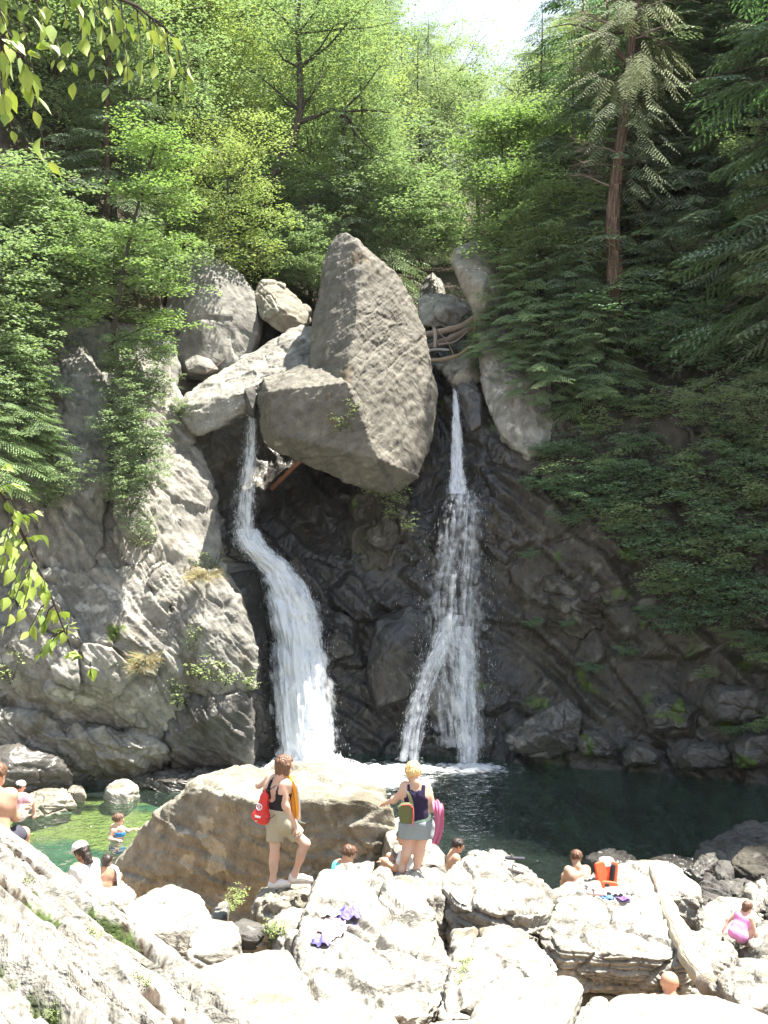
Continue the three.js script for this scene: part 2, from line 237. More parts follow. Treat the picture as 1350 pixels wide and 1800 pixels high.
// hillsides: a V-shaped valley that climbs away behind the falls
const valleyX = (d) => 2.2 + (d - 34) * 0.1;
function hill(x, z) {
  const d = -z, xc = valleyX(d), s = x - xc, fl = 11.2 + 0.40 * Math.max(0, d - 37) - 0.12 * Math.max(0, d - 100);
  let h = fl;
  if (s < 0) h += 0.80 * Math.max(0, -s - lerp(6.4, 1.5, smooth(42, 75, d))) + 0.10 * Math.max(0, -s - 3); else h += 0.78 * Math.max(0, s - 1.6) - 0.45 * Math.max(0, s - 16);
  h = Math.min(h, fl + 24 + 0.1 * Math.abs(s));
  h += 0.9 * fbm(x * 0.11, z * 0.11, 3, 4) + 0.25 * fbm(x * 0.6, z * 0.6, 8, 3);
  return h;
}
{
  const nx = 200, nd = 150, pos = [], idx = [], col = [], x0 = -90, x1 = 100;
  for (let j = 0; j <= nd; j++) for (let i = 0; i <= nx; i++) {
    const u = i / nx * 2 - 1, x = 5 + Math.sign(u) * (Math.abs(u) * 20 + Math.abs(u) ** 3 * 75), near = -wallZ(clamp(x, -16, 16), 12.3) + 0.3 - Math.max(0, Math.abs(x) - 16) * 1.1, t = j / nd, d = near + 0.0 + t * t * 170 + t * 12;
    const z = -d; let y = hill(x, z); y = Math.min(y, 12.4 + (d - near) * 1.6 + (x < -3 ? 0.6 : 0) + 0.8 * fbm(x * 0.4, z * 0.4, 1, 3)); if (x > -7 && x < 3.2 && d < 39) y = Math.min(y, 10.6);
    pos.push(x, y, z); const n = fbm(x * 0.8, y * 0.8, z * 0.8, 4), m = smooth(0, 0.2, fbm(x * 0.3, y * 0.3, z * 0.3, 4)); col.push(lerp(0.07, 0.06, m) + n * 0.02, lerp(0.055, 0.075, m) + n * 0.02, lerp(0.035, 0.03, m));
    if (i < nx && j < nd) { const a = j * (nx + 1) + i, b = a + 1, c = a + nx + 1, e = c + 1; idx.push(a, b, e, a, e, c); }
  }
  const g = geoOf(pos, idx, col, 3, rockUV(new Float32Array(pos))); g.computeVertexNormals();
  tag(mesh('hillside', g, new THREE.MeshStandardMaterial({ name: 'leaf litter', vertexColors: true, roughness: 1, bumpMap: grainBump, bumpScale: 0.08 })), null, null, null, 'structure');
}
// near bank and pool bed: one sheet from behind the camera down under the water
const bankCtl = [[-14, -3, 5], [-8, -3, 5], [-3, -3, 5.2], [3, -3, 4.6], [10, -3, 5], [-14, -9, 4.5], [-5, -9, 3.4], [-1.5, -8, 2.9], [2, -8, 2.7], [6, -8, 2.6], [12, -9, 3.2], [-14, -15, 2.5], [-6, -14, 1.6], [-3.5, -13.5, 1.2], [-1, -13, 1.4], [2, -13, 1.1], [6, -13, 1.2], [12, -14, 2],
  [-5, -17, 0.0], [-3, -18, -0.3], [0, -17, 0], [2, -18, -0.4], [4, -19, -0.3], [8, -18, 0.4], [13, -19, 0.8], [-16, -22, 0.6], [-9, -22, -0.7], [-5, -22, -0.8], [0, -22, -1.6], [4, -23, -1.5], [9, -22, -0.3], [13, -23, 0.3], [-14, -27, -0.2], [-9, -26.5, -0.2], [-7, -25.3, -0.35], [-5.5, -27, -0.22], [-2, -27, -2.4], [4, -28, -3], [10, -27, -2], [-8, -29, -0.2], [0, -31, -2.6], [8, -30, -2.4], [16, -28, -1], [-12, -33, 0], [0, -36, -2], [14, -33, -1]];
const bankRaw = rbf(bankCtl.map((c) => [c[0], c[1]]), bankCtl.map((c) => c[2]), 0.3);
const bank = (x, z) => bankRaw(x, z) + 0.14 * fbm(x * 0.9, z * 0.9, 2, 4);
{
  const nx = 170, nz = 160, pos = [], idx = [], col = [];
  for (let j = 0; j <= nz; j++) for (let i = 0; i <= nx; i++) { const x = lerp(-18, 18, i / nx), z = lerp(8, -36, j / nz); const y = z > -3 ? bank(x, -3) - 0.02 * (z + 3) : bank(x, z); pos.push(x, y, z);
    const n = fbm(x * 3, y * 3, z * 3, 4), k = fbm(x * 9, y * 9, z * 9, 2), under = smooth(0.05, -0.1, y + 0.06 * n);
    const gold = smooth(0.0, 0.12, fbm(x * 0.5, z * 0.5, 6, 4) + 0.9 * Math.exp(-(((x + 7.5) / 3.2) ** 2 + ((z + 27) / 1.9) ** 2)) - 0.32);   // ochre sand bars by the far shore
    const gravel = [0.30 + n * 0.1 + k * 0.08, 0.22 + n * 0.08 + k * 0.06, 0.14 + n * 0.05], bed = [lerp(0.08, 0.40, gold) + n * 0.05, lerp(0.14, 0.29, gold) + n * 0.06, lerp(0.10, 0.09, gold) + n * 0.03];
    for (let c = 0; c < 3; c++) col.push(lerp(gravel[c], bed[c], under));
    if (i < nx && j < nz) { const a = j * (nx + 1) + i, b = a + 1, c = a + nx + 1, e = c + 1; idx.push(a, b, e, a, e, c); } }
  const g = geoOf(pos, idx, col, 3, rockUV(new Float32Array(pos))); g.computeVertexNormals();
  tag(mesh('ground', g, new THREE.MeshStandardMaterial({ name: 'gravel and leaf litter', vertexColors: true, map: grainTex, bumpMap: grainBump, bumpScale: 0.06, roughness: 0.95 })), null, null, null, 'structure');
}
// pool
{
  const nx = 240, nz = 150, pos = [], idx = [], uv = [];
  for (let j = 0; j <= nz; j++) for (let i = 0; i <= nx; i++) { const x = lerp(-17, 17, i / nx), z = lerp(-15.5, -34, j / nz); const f = Math.exp(-(((x + 2) / 4.5) ** 2 + ((z + 30) / 4) ** 2)); pos.push(x, 0.012 * noise(x * 1.6, z * 2.6, 1) + 0.008 * noise(x * 4.1, z * 6, 2) + f * (0.05 * noise(x * 2.2, z * 2.2, 4) + 0.03 * noise(x * 5, z * 5, 5)), z); uv.push(x / 3, z / 3); if (i < nx && j < nz) { const a = j * (nx + 1) + i, b = a + 1, c = a + nx + 1, e = c + 1; idx.push(a, b, e, a, e, c); } }
  const g = geoOf(pos, idx, null, 3, uv); g.computeVertexNormals();
  const ripple = dataTex(512, (u, v) => 0.6 * tileF(u, v, 10, 4, 51) + 0.4 * (1 - Math.abs(2 * tileF(u, v, 14, 3, 61) - 1)));
  tag(mesh('pool_water', g, new THREE.MeshPhysicalMaterial({ name: 'pool water', color: new THREE.Color(0.50, 0.70, 0.60), roughness: 0.05, transmission: 0.98, thickness: 0, ior: 1.33, bumpMap: ripple, bumpScale: 0.15 })), null, null, null, 'structure');
}
// ---------- rock masses of the gorge wall ----------
const H = (list, o) => outlinePts(list, o);
const K3 = (list) => list.map((p) => P(...p));
const leanL = frame([0.5, 0.3, -0.95]), slabF = frame([0.25, 0.0, -0.45]);
// tall lit slab that leans against the cave
block(K3([[262, 600, 32], [300, 640, 32], [335, 770, 31.6], [372, 870, 31], [394, 960, 30.6], [390, 1020, 30.0], [320, 1025, 29.2], [205, 990, 28.5], [200, 760, 29.5], [205, 640, 30.6], [330, 760, 35], [390, 950, 34], [200, 620, 34], [200, 960, 33]]), { steps: 64, round: 0.6, amp: 0.26, size: 1.2, seed: 11, frame: leanL, strata: 0.9, crack: 0.3, facet: 1.1, pal: 'sunnyGrey', lichen: 0.35, stain: 0.2 });
block(K3([[95, 598, 31.5], [150, 610, 31], [188, 690, 30.2], [196, 800, 29.6], [185, 960, 28.8], [160, 1020, 28.4], [70, 1000, 28.2], [35, 820, 28.9], [60, 660, 30], [100, 700, 29.3], [110, 900, 28.3], [150, 620, 34], [60, 660, 34], [180, 960, 33], [30, 980, 33]]), { steps: 60, round: 1.0, amp: 0.3, size: 1.2, seed: 15, frame: leanL, strata: 1.1, crack: 0.4, pal: 'grey', lichen: 0.5, moss: 0.12 });
block(K3([[-140, 640, 30.5], [-20, 610, 31], [45, 700, 30], [50, 900, 28.9], [30, 1010, 28.2], [-140, 1000, 27], [-20, 800, 28.9], [-140, 640, 34], [40, 700, 34], [40, 1000, 33]]), { level: 6, amp: 0.25, size: 1.2, seed: 17, frame: leanL, pal: 'grey', lichen: 0.4, moss: 0.25 });
block(K3([[150, 1005, 28.7], [265, 1005, 28.8], [300, 1050, 28.5], [318, 1150, 28.2], [290, 1250, 28.1], [230, 1290, 28.3], [120, 1275, 27.9], [20, 1255, 27.5], [-60, 1220, 27.2], [0, 1130, 27.0], [70, 1000, 27.9], [220, 1120, 27.6], [240, 1200, 27.6], [110, 1190, 26.9], [180, 1000, 33], [300, 1280, 32], [-60, 1230, 31]]), { steps: 60, round: 0.6, amp: 0.34, size: 1.4, seed: 21, frame: leanL, strata: 0.8, crack: 0.6, facet: 1.3, pal: 'sunnyGrey', lichen: 0.55, stain: 0.35, moss: 0.1 });
block(K3([[-60, 1235, 27.0], [20, 1250, 27.0], [130, 1268, 27.5], [235, 1285, 27.8], [292, 1320, 28.0], [285, 1372, 28.7], [120, 1392, 28.3], [-60, 1400, 27.6], [100, 1300, 27.0], [220, 1315, 27.6], [-60, 1240, 31], [280, 1300, 32], [0, 1395, 31]]), { level: 7, round: 0.6, amp: 0.3, size: 1.1, seed: 22, frame: leanL, strata: 0.8, crack: 0.5, facet: 1.2, pal: 'grey', lichen: 0.4, stain: 0.4 }, damp);
block(K3([[308, 1012, 29.2], [345, 1000, 29.3], [388, 1003, 29.5], [420, 1050, 29.2], [455, 1125, 28.9], [450, 1215, 28.6], [380, 1225, 28.2], [315, 1215, 28.2], [300, 1090, 28.5], [360, 1100, 28.2], [400, 1010, 33], [450, 1190, 32], [310, 1180, 32]]), { level: 6, round: 0.6, amp: 0.24, size: 1, seed: 25, frame: leanL, strata: 0.9, crack: 0.4, pal: 'grey', stain: 0.7, lichen: 0.2 });
block(K3([[318, 1222, 28.4], [370, 1200, 28.4], [425, 1203, 28.5], [446, 1230, 28.5], [448, 1290, 28.4], [430, 1338, 28.8], [320, 1345, 28.4], [305, 1372, 28.9], [446, 1362, 29.3], [290, 1300, 28], [370, 1260, 27.8], [300, 1230, 32], [440, 1210, 32], [440, 1330, 32]]), { level: 6, round: 1.0, amp: 0.2, size: 0.9, seed: 28, frame: leanL, strata: 0.9, crack: 0.3, pal: 'dark', stain: 0.6, lichen: 0.3 }, damp);
block(K3([[185, 930, 29.2], [260, 960, 29.2], [395, 990, 30.2], [392, 1040, 29.8], [330, 1090, 28.9], [180, 1070, 28.3], [150, 990, 28.6], [270, 1020, 28.7], [190, 930, 33], [390, 1040, 33]]), { level: 7, round: 0.4, amp: 0.26, size: 1.1, seed: 23, frame: leanL, strata: 0.9, crack: 0.5, facet: 1.2, pal: 'sunnyGrey', stain: 0.4, moss: 0.12 });
block(K3([[262, 1050, 28.7], [330, 1050, 29], [350, 1160, 28.6], [330, 1280, 28.4], [285, 1345, 28.4], [235, 1300, 28.0], [290, 1180, 27.9], [270, 1050, 32], [330, 1330, 32]]), { level: 6, round: 0.4, amp: 0.24, size: 0.9, seed: 24, frame: leanL, strata: 0.9, crack: 0.5, facet: 1.2, pal: 'grey', stain: 0.45, moss: 0.18 });
block(K3([[170, 660, 31], [215, 650, 31.2], [220, 800, 30], [215, 990, 29], [165, 1010, 28.9], [170, 820, 29.7], [190, 660, 34], [200, 1000, 33]]), { level: 6, round: 0.5, amp: 0.2, size: 0.9, seed: 26, frame: leanL, strata: 0.8, pal: 'grey', moss: 0.3 });
block(K3([[-60, 1320, 26.3], [40, 1305, 26.6], [105, 1325, 26.8], [132, 1360, 26.9], [128, 1392, 27], [30, 1400, 26.3], [-60, 1410, 25.6], [30, 1340, 26], [0, 1320, 30], [120, 1390, 30], [-60, 1400, 29]]), { level: 6, amp: 0.16, size: 0.8, seed: 31, pal: 'dark', stain: 0.3, strata: 0.6 }, wetMat);
// backdrop rock above and behind the slab
block(K3([[300, 470, 36], [360, 440, 36.3], [415, 470, 36.6], [450, 520, 36.2], [460, 580, 35.8], [445, 640, 35.6], [400, 665, 35.4], [310, 665, 35], [285, 560, 35.2], [350, 540, 34.8], [360, 640, 34.7], [300, 460, 41], [450, 520, 41], [430, 660, 41]]), { level: 6, round: 1.0, amp: 0.22, size: 1.5, seed: 35, frame: frame([1.2, 0.2, 0.3]), strata: 0.5, facet: 0.8, pal: 'grey', stain: 0.3, moss: 0.15 });
block(K3([[262, 605, 34], [300, 595, 34.3], [318, 640, 34], [312, 690, 33.4], [280, 700, 33], [265, 650, 33], [280, 600, 37], [320, 690, 37]]), { level: 5, amp: 0.12, seed: 36, pal: 'grey' });
block(K3([[480, 360, 43], [580, 330, 44], [640, 400, 43], [600, 470, 42], [520, 480, 42], [470, 440, 42], [540, 400, 41.6], [520, 350, 47], [620, 460, 47]]), { level: 6, amp: 0.3, size: 1.4, seed: 37, pal: 'grey', moss: 0.3, stain: 0.4 });
// pillar and buttress between the right fall and the trees
block(K3([[800, 440, 35.5], [835, 420, 36], [870, 440, 36], [890, 520, 35], [880, 580, 34.6], [860, 610, 34.2], [838, 570, 34], [806, 500, 34.6], [795, 460, 35], [850, 500, 33.7], [800, 440, 38], [890, 520, 39], [870, 600, 38]]), { level: 6, round: 1.0, amp: 0.13, size: 1.1, seed: 41, frame: frame([1.3, 0, 0.2]), strata: 0.4, facet: 0.6, crack: 0.4, pal: 'brown', lichen: 0.3, stain: 0.25 });
block(K3([[838, 575, 34], [890, 560, 34.4], [960, 640, 33.4], [975, 720, 32.6], [965, 790, 31.9], [930, 812, 31.7], [880, 770, 31.9], [850, 700, 32.7], [845, 620, 33.3], [910, 690, 31.9], [850, 580, 38], [980, 760, 36], [900, 800, 36]]), { level: 7, round: 1.0, amp: 0.2, size: 1.0, seed: 43, frame: frame([1.2, 0.1, 0.4]), strata: 0.6, facet: 0.7, crack: 0.5, pal: 'sunnyGrey', lichen: 0.5, stain: 0.25, moss: 0.1 });
block(K3([[780, 660, 34.2], [820, 640, 34], [845, 690, 33.4], [850, 750, 32.8], [825, 765, 32.9], [820, 700, 33.3], [800, 650, 37], [850, 760, 36]]), { level: 5, amp: 0.12, size: 0.8, seed: 44, pal: 'dark', moss: 0.1 }, wetMat);
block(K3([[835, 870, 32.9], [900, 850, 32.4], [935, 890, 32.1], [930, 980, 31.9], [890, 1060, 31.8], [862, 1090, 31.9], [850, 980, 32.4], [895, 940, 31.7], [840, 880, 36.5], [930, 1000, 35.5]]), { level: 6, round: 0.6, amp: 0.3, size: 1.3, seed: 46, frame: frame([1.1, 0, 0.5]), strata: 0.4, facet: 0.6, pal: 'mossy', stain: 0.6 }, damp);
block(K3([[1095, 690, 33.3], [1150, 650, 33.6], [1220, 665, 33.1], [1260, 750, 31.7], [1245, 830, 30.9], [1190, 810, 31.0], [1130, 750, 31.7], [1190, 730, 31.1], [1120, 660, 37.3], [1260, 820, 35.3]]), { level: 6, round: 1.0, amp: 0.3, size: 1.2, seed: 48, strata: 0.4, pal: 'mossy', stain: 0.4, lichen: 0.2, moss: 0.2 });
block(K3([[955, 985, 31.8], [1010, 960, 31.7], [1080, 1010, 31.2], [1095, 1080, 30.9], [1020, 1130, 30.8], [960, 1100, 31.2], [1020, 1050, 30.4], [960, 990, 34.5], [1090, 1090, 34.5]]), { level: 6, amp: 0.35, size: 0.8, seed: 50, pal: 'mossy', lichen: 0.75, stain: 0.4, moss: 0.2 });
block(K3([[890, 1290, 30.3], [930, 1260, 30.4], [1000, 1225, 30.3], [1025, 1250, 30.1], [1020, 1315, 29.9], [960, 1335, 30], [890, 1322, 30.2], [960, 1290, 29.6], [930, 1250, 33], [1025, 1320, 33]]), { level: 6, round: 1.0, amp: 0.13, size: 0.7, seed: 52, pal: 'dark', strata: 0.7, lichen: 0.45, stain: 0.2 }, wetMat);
for (const [x, y, w, h, D, s] of [[1050, 1310, 70, 40, 29.8, 53], [1130, 1330, 70, 36, 29.4, 54], [1240, 1330, 110, 50, 28.8, 55], [1335, 1320, 90, 70, 28.2, 56], [1180, 1260, 90, 60, 29.6, 57], [1300, 1240, 120, 70, 28.8, 58]]) block(H([[x - w * 0.5, y], [x - w * 0.3, y - h * 0.5], [x + w * 0.2, y - h * 0.55], [x + w * 0.5, y - h * 0.1], [x + w * 0.45, y + h * 0.5], [x - w * 0.4, y + h * 0.5]], { D, front: 0.5, back: 2 }), { level: 5, amp: 0.14, size: 0.7, seed: s, pal: 'dark', moss: 0.35, stain: 0.4 }, damp);
// wet ledges that the falls run over
block(K3([[660, 1090, 31.9], [720, 1062, 32.1], [765, 1080, 32.0], [760, 1180, 31.6], [720, 1230, 31.4], [660, 1250, 31.4], [640, 1180, 31.6], [700, 1130, 31.3], [700, 1070, 34.1], [650, 1240, 34.1]]), { level: 6, round: 3.0, amp: 0.07, size: 0.9, seed: 61, pal: 'wet', strata: 0.2, facet: 0.4, crack: 0.2, moss: 0.1 }, wetMat);
block(K3([[745, 1180, 31.6], [785, 1130, 31.6], [815, 1150, 31.5], [810, 1250, 31.2], [770, 1268, 31.1], [745, 1240, 31.2], [785, 1190, 31], [780, 1140, 34], [750, 1260, 34]]), { level: 5, round: 3.0, amp: 0.09, size: 0.7, seed: 62, pal: 'dark', facet: 0.5, lichen: 0.3 }, wetMat);
block(K3([[770, 885, 32.6], [850, 868, 32.6], [860, 900, 32.2], [855, 980, 32], [760, 980, 32], [810, 930, 31.7], [780, 880, 36], [860, 970, 35]]), { level: 5, amp: 0.1, size: 0.8, seed: 63, pal: 'wet' }, wetMat);
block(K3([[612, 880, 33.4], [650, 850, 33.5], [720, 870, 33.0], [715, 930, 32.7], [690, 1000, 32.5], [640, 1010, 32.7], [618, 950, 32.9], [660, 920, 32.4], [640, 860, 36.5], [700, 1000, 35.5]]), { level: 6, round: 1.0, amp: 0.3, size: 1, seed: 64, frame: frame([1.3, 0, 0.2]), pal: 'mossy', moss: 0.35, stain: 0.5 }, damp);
block(K3([[545, 1090, 32.2], [590, 1075, 32.1], [628, 1090, 32], [625, 1150, 31.7], [570, 1165, 31.6], [550, 1130, 31.8], [590, 1110, 31.5], [550, 1090, 35], [625, 1160, 34]]), { level: 5, amp: 0.12, size: 0.6, seed: 65, pal: 'wet', lichen: 0.4 }, wetMat);
block(K3([[385, 900, 33], [420, 885, 33], [450, 920, 32.4], [445, 980, 31.9], [395, 1000, 31.8], [380, 960, 32], [415, 940, 31.6], [390, 900, 36], [450, 990, 35]]), { level: 6, amp: 0.14, size: 0.7, seed: 66, pal: 'dark', lichen: 0.5 }, wetMat);
block(K3([[395, 1010, 31.4], [455, 1000, 31.5], [470, 1100, 31], [480, 1250, 30.7], [490, 1345, 30.6], [440, 1345, 30.2], [445, 1150, 30.3], [420, 1060, 30.5], [400, 1010, 35], [490, 1340, 34]]), { level: 6, amp: 0.12, size: 0.9, seed: 67, pal: 'wet', stain: 0.2, lichen: 0.35 }, wetMat);

// ---------- the great split boulder, slab and rocks wedged above the falls ----------
const fin = K3([[590, 414, 32.8], [606, 408, 32.6], [624, 416, 32.2], [700, 482, 32.8], [728, 530, 33], [743, 575, 33], [757, 640, 32.9], [768, 690, 32.7], [760, 772, 32.2], [738, 836, 31.4], [650, 806, 29.9], [590, 775, 29.9], [545, 640, 31.6], [545, 600, 32.1], [556, 530, 32.5], [571, 448, 32.8], [640, 446, 31.8], [626, 560, 30.8], [606, 690, 29.9], [600, 420, 35], [760, 680, 37], [560, 620, 36], [730, 800, 36], [580, 780, 36]]);
const foot = K3([[452, 700, 31.2], [462, 664, 31.4], [545, 634, 31.9], [600, 648, 31.6], [735, 838, 31.5], [690, 868, 31.4], [640, 858, 31.2], [482, 792, 30.7], [462, 772, 30.8], [472, 688, 29.9], [610, 672, 29.75], [664, 806, 29.85], [486, 764, 29.9], [460, 700, 35], [480, 780, 34], [640, 850, 35], [720, 840, 35]]);
boulder('boulder', 'huge grey wedge of rock with a tall pointed fin, perched between the two falls', null, [fin, foot], { steps: 72, round: 0.1, amp: 0.15, size: 1.0, seed: 71, frame: frame([0.2, 0.2, 0.55]), strata: 0.45, fine: 1.9, facet: 0.38, crack: 0.04, pal: 'wedge', lichen: 0.25, stain: 0.32 });
boulder('boulder', 'long pale slab sloping down beside the wedge, bridging the dark cave', null, [K3([[308, 705, 31.4], [325, 688, 31.8], [415, 645, 33], [470, 605, 33.8], [520, 578, 34.2], [560, 572, 34.4], [560, 640, 33], [470, 655, 31.8], [445, 690, 31.4], [440, 712, 31.3], [385, 755, 31], [345, 768, 31], [318, 742, 31.1], [420, 690, 31.1], [330, 710, 31], [345, 750, 34], [540, 600, 36.5], [540, 680, 35], [420, 720, 34]])], { level: 7, round: 1.0, amp: 0.2, size: 0.9, seed: 75, frame: frame([0.2, 0.1, 0.4]), strata: 0.8, facet: 0.9, crack: 0.2, pal: 'sunnyGrey', lichen: 0.3, stain: 0.2 });
boulder('boulder', 'small dark slab edge pinched between the pale slab and the wedge', null, [K3([[428, 680, 31.4], [450, 676, 31.5], [452, 740, 31.3], [432, 725, 31.2], [432, 690, 31], [448, 730, 31], [440, 680, 33], [445, 735, 33]])], { level: 4, amp: 0.04, size: 0.4, seed: 76, pal: 'dark', cat: 'rock' });
boulder('boulder', 'brown speckled boulder resting behind the pale slab', null, [K3([[445, 520, 36.5], [460, 492, 36.8], [500, 500, 36.6], [548, 545, 36.2], [540, 572, 35.8], [490, 590, 35.4], [455, 560, 35.6], [495, 540, 35], [470, 500, 40], [545, 570, 39]])], { level: 6, round: 1.0, amp: 0.15, size: 0.9, seed: 77, pal: 'brown', moss: 0.15, lichen: 0.35 });
boulder('boulder', 'rounded grey-green boulder in the gap above the cave', null, [K3([[322, 635, 34], [345, 622, 34.2], [370, 632, 34], [386, 650, 33.6], [360, 660, 33.3], [328, 655, 33.3], [350, 640, 33.1], [350, 630, 35.5], [380, 655, 35.5]])], { level: 5, round: 3.0, amp: 0.04, size: 0.7, seed: 78, pal: 'grey', stain: 0.55, facet: 0.3 });
boulder('boulder', 'white sunlit boulder above the driftwood at the head of the narrow fall', null, [K3([[733, 525, 38], [755, 518, 38], [800, 522, 38], [838, 545, 37.6], [830, 570, 37], [780, 580, 36.8], [738, 575, 37], [780, 545, 36.5], [750, 520, 41], [830, 560, 41]])], { level: 6, round: 1.0, amp: 0.14, size: 0.8, seed: 79, pal: 'pale', strata: 0.7, stain: 0.3 });
boulder('boulder', 'grey upright boulder half hidden in the trees behind the white boulder', null, [K3([[735, 505, 42], [760, 478, 42], [780, 500, 42], [785, 540, 41], [740, 545, 41], [760, 510, 40.6], [760, 480, 44], [785, 530, 44]])], { level: 5, amp: 0.1, size: 0.8, seed: 80, pal: 'grey' });
boulder('boulder', 'mottled brown rock lodged under the driftwood at the lip of the narrow fall', null, [K3([[760, 640, 35.2], [800, 625, 35.4], [850, 612, 34.8], [855, 660, 34], [830, 690, 33.6], [790, 680, 33.8], [815, 650, 33.6], [800, 620, 38], [850, 650, 37]])], { level: 5, amp: 0.1, size: 0.6, seed: 81, pal: 'brown', stain: 0.5, lichen: 0.5 }, damp);
// ---------- boulders on the near bank ----------
// T: the rim of a rock's top as seen, each corner with its distance, and how far the rock goes down
const T = (rim, h, bulge = 0.12) => { const pts = [], c = V(0, 0, 0); for (const p of rim) { const q = P(...p); pts.push(q); c.addScaledVector(q, 1 / rim.length); } for (const q of pts.slice()) { const d = q.clone().lerp(c, -bulge); d.y = q.y - h * 0.4; pts.push(d); const e = q.clone().lerp(c, 0.12); e.y = Math.min(q.y - h, c.y - h); pts.push(e); } return pts; };
const bedding = frame([0.15, 0.5, -0.32]);
const PAVE = { frame: bedding, strata: 1.1, crack: 1.1, facet: 0.6, fine: 0.6, pal: 'pale', lichen: 0.3, stain: 0.25 };
const nearRock = (label, rims, o = {}, mat = rockMat) => boulder('boulder', label, null, rims, { ...PAVE, amp: 0.12, size: 0.6, level: 6, round: 0.6, ...o }, mat);
nearRock('big brown boulder standing in the pool edge behind the woman with the red bag', [[...K3([[345, 1372, 19.2], [430, 1348, 19.6], [560, 1343, 19.6], [655, 1372, 19.2], [340, 1380, 16.9], [400, 1398, 16.4], [480, 1416, 16.3], [560, 1408, 16.4], [640, 1404, 16.6], [686, 1415, 16.9], [250, 1452, 17.3], [206, 1512, 17.6], [198, 1532, 17.9], [230, 1570, 17.2], [400, 1590, 16.7], [560, 1590, 16.7], [700, 1540, 17.1], [702, 1480, 17.1], [250, 1480, 20.5], [690, 1470, 20.2]]), V(-4, -0.4, -18), V(0.2, -0.4, -17.3), V(-4, -0.4, -20.5), V(0.2, -0.4, -20.5), V(-2.5, 0.2, -16.9), V(-1, 0.2, -16.9)]], { steps: 76, seed: 101, amp: 0.13, size: 0.9, pal: 'brown', lichen: 0.5, stain: 0.45, strata: 0.7, facet: 1.1, crack: 0.35, fine: 1, moss: 0.1, round: 0.25 });
nearRock('sunlit rock the woman in grey denim skirt leans towards, beside the big boulder', [T([[672, 1452, 17], [690, 1430, 17.5], [725, 1430, 17.5], [760, 1470, 17], [785, 1500, 16.6], [783, 1525, 16], [700, 1510, 16.2], [680, 1480, 16.5]], 1.8)], { level: 5, seed: 103 });
nearRock('dark-sided ledge under the sneakers of the woman with the red bag', [T([[442, 1590, 13.6], [455, 1560, 14.1], [490, 1546, 14.5], [548, 1545, 14.4], [552, 1570, 13.8], [520, 1572, 13.5]], 1.4)], { level: 5, seed: 105, pal: 'brown' });
nearRock('mottled ledge under the bare feet of the woman in the denim skirt', [T([[682, 1548, 14.1], [700, 1528, 14.8], [770, 1524, 15], [788, 1540, 14.6], [778, 1575, 13.8], [740, 1582, 13.4]], 1.6)], { level: 5, seed: 107, lichen: 0.6, stain: 0.5 });
nearRock('large white boulder with the striped clothes spread on it', [T([[548, 1556, 12.9], [562, 1520, 13.4], [600, 1513, 13.5], [652, 1512, 13.5], [735, 1545, 13.0], [775, 1640, 11.7], [803, 1705, 10.9], [795, 1742, 10.5], [740, 1785, 10.1], [690, 1765, 10.3], [600, 1785, 10.0], [520, 1735, 10.5], [511, 1700, 10.9], [532, 1620, 11.9]], 1.3, 0.02)], { level: 7, seed: 109, amp: 0.14, size: 0.75, round: 0.9, frame: frame([0.5, -0.5, 0.3]) });
nearRock('broad white boulder with a pair of sandals left on top', [T([[778, 1562, 14], [785, 1528, 14.8], [830, 1496, 15.8], [885, 1490, 16], [935, 1525, 15.2], [978, 1582, 14.2], [972, 1607, 13.7], [930, 1604, 13.3], [860, 1604, 13.2], [800, 1580, 13.5]], 1.4, 0.0)], { level: 7, seed: 111, amp: 0.15, round: 0.9 });
nearRock('long speckled boulder just below the one with the sandals', [T([[800, 1632, 12.4], [870, 1618, 12.6], [935, 1640, 12.2], [972, 1682, 11.6], [965, 1715, 11.1], [900, 1702, 11], [850, 1722, 10.7], [800, 1765, 10.1], [775, 1790, 9.8], [790, 1700, 10.9]], 1.2, 0.03)], { level: 7, seed: 113, amp: 0.13, round: 1, lichen: 0.2, stain: 0.4 });
nearRock('flat white slab with a straight shaded edge, lying against the speckled boulder', [T([[858, 1722, 10.4], [960, 1712, 10.5], [1012, 1712, 10.4], [1028, 1728, 10.1], [985, 1800, 9.1], [970, 1860, 8.5], [800, 1860, 8.5], [835, 1770, 9.7]], 0.3, 0)], { level: 6, seed: 115, amp: 0.03, round: 0.6 });
nearRock('wide smooth white rock in front of the bald head', [T([[1025, 1775, 9.3], [1100, 1738, 9.9], [1180, 1735, 9.9], [1270, 1745, 9.7], [1400, 1800, 8.9], [1420, 1950, 7], [1000, 1950, 7], [1008, 1810, 8.6]], 1.1)], { level: 6, seed: 117, amp: 0.05, round: 2 });
nearRock('layered ledge with a deep shaded overhang, under the end of the pale log', [T([[970, 1562, 15.2], [1040, 1535, 16], [1120, 1552, 15.6], [1165, 1572, 15], [1205, 1640, 13.7], [1230, 1668, 13.2], [1205, 1684, 12.9], [1080, 1668, 13], [985, 1668, 12.8], [965, 1640, 13.3]], 0.5, 0.0), T([[985, 1640, 13.8], [1060, 1640, 14], [1210, 1680, 13.3], [1215, 1705, 13], [1080, 1700, 13.1], [985, 1690, 13.1]], 1.0)], { level: 7, seed: 119, amp: 0.15, size: 0.7, strata: 1.5, frame: frame([0.05, 0.2, -0.06]), round: 0.8 });
nearRock('arched white boulder at the water behind the orange life vest', [T([[1035, 1548, 17.5], [1060, 1520, 17.8], [1130, 1510, 18], [1180, 1514, 17.8], [1232, 1560, 16.8], [1226, 1580, 16.4], [1180, 1566, 16.4], [1090, 1550, 16.4], [1050, 1558, 16.5]], 1.5)], { level: 6, seed: 121, amp: 0.09, stain: 0.4 });
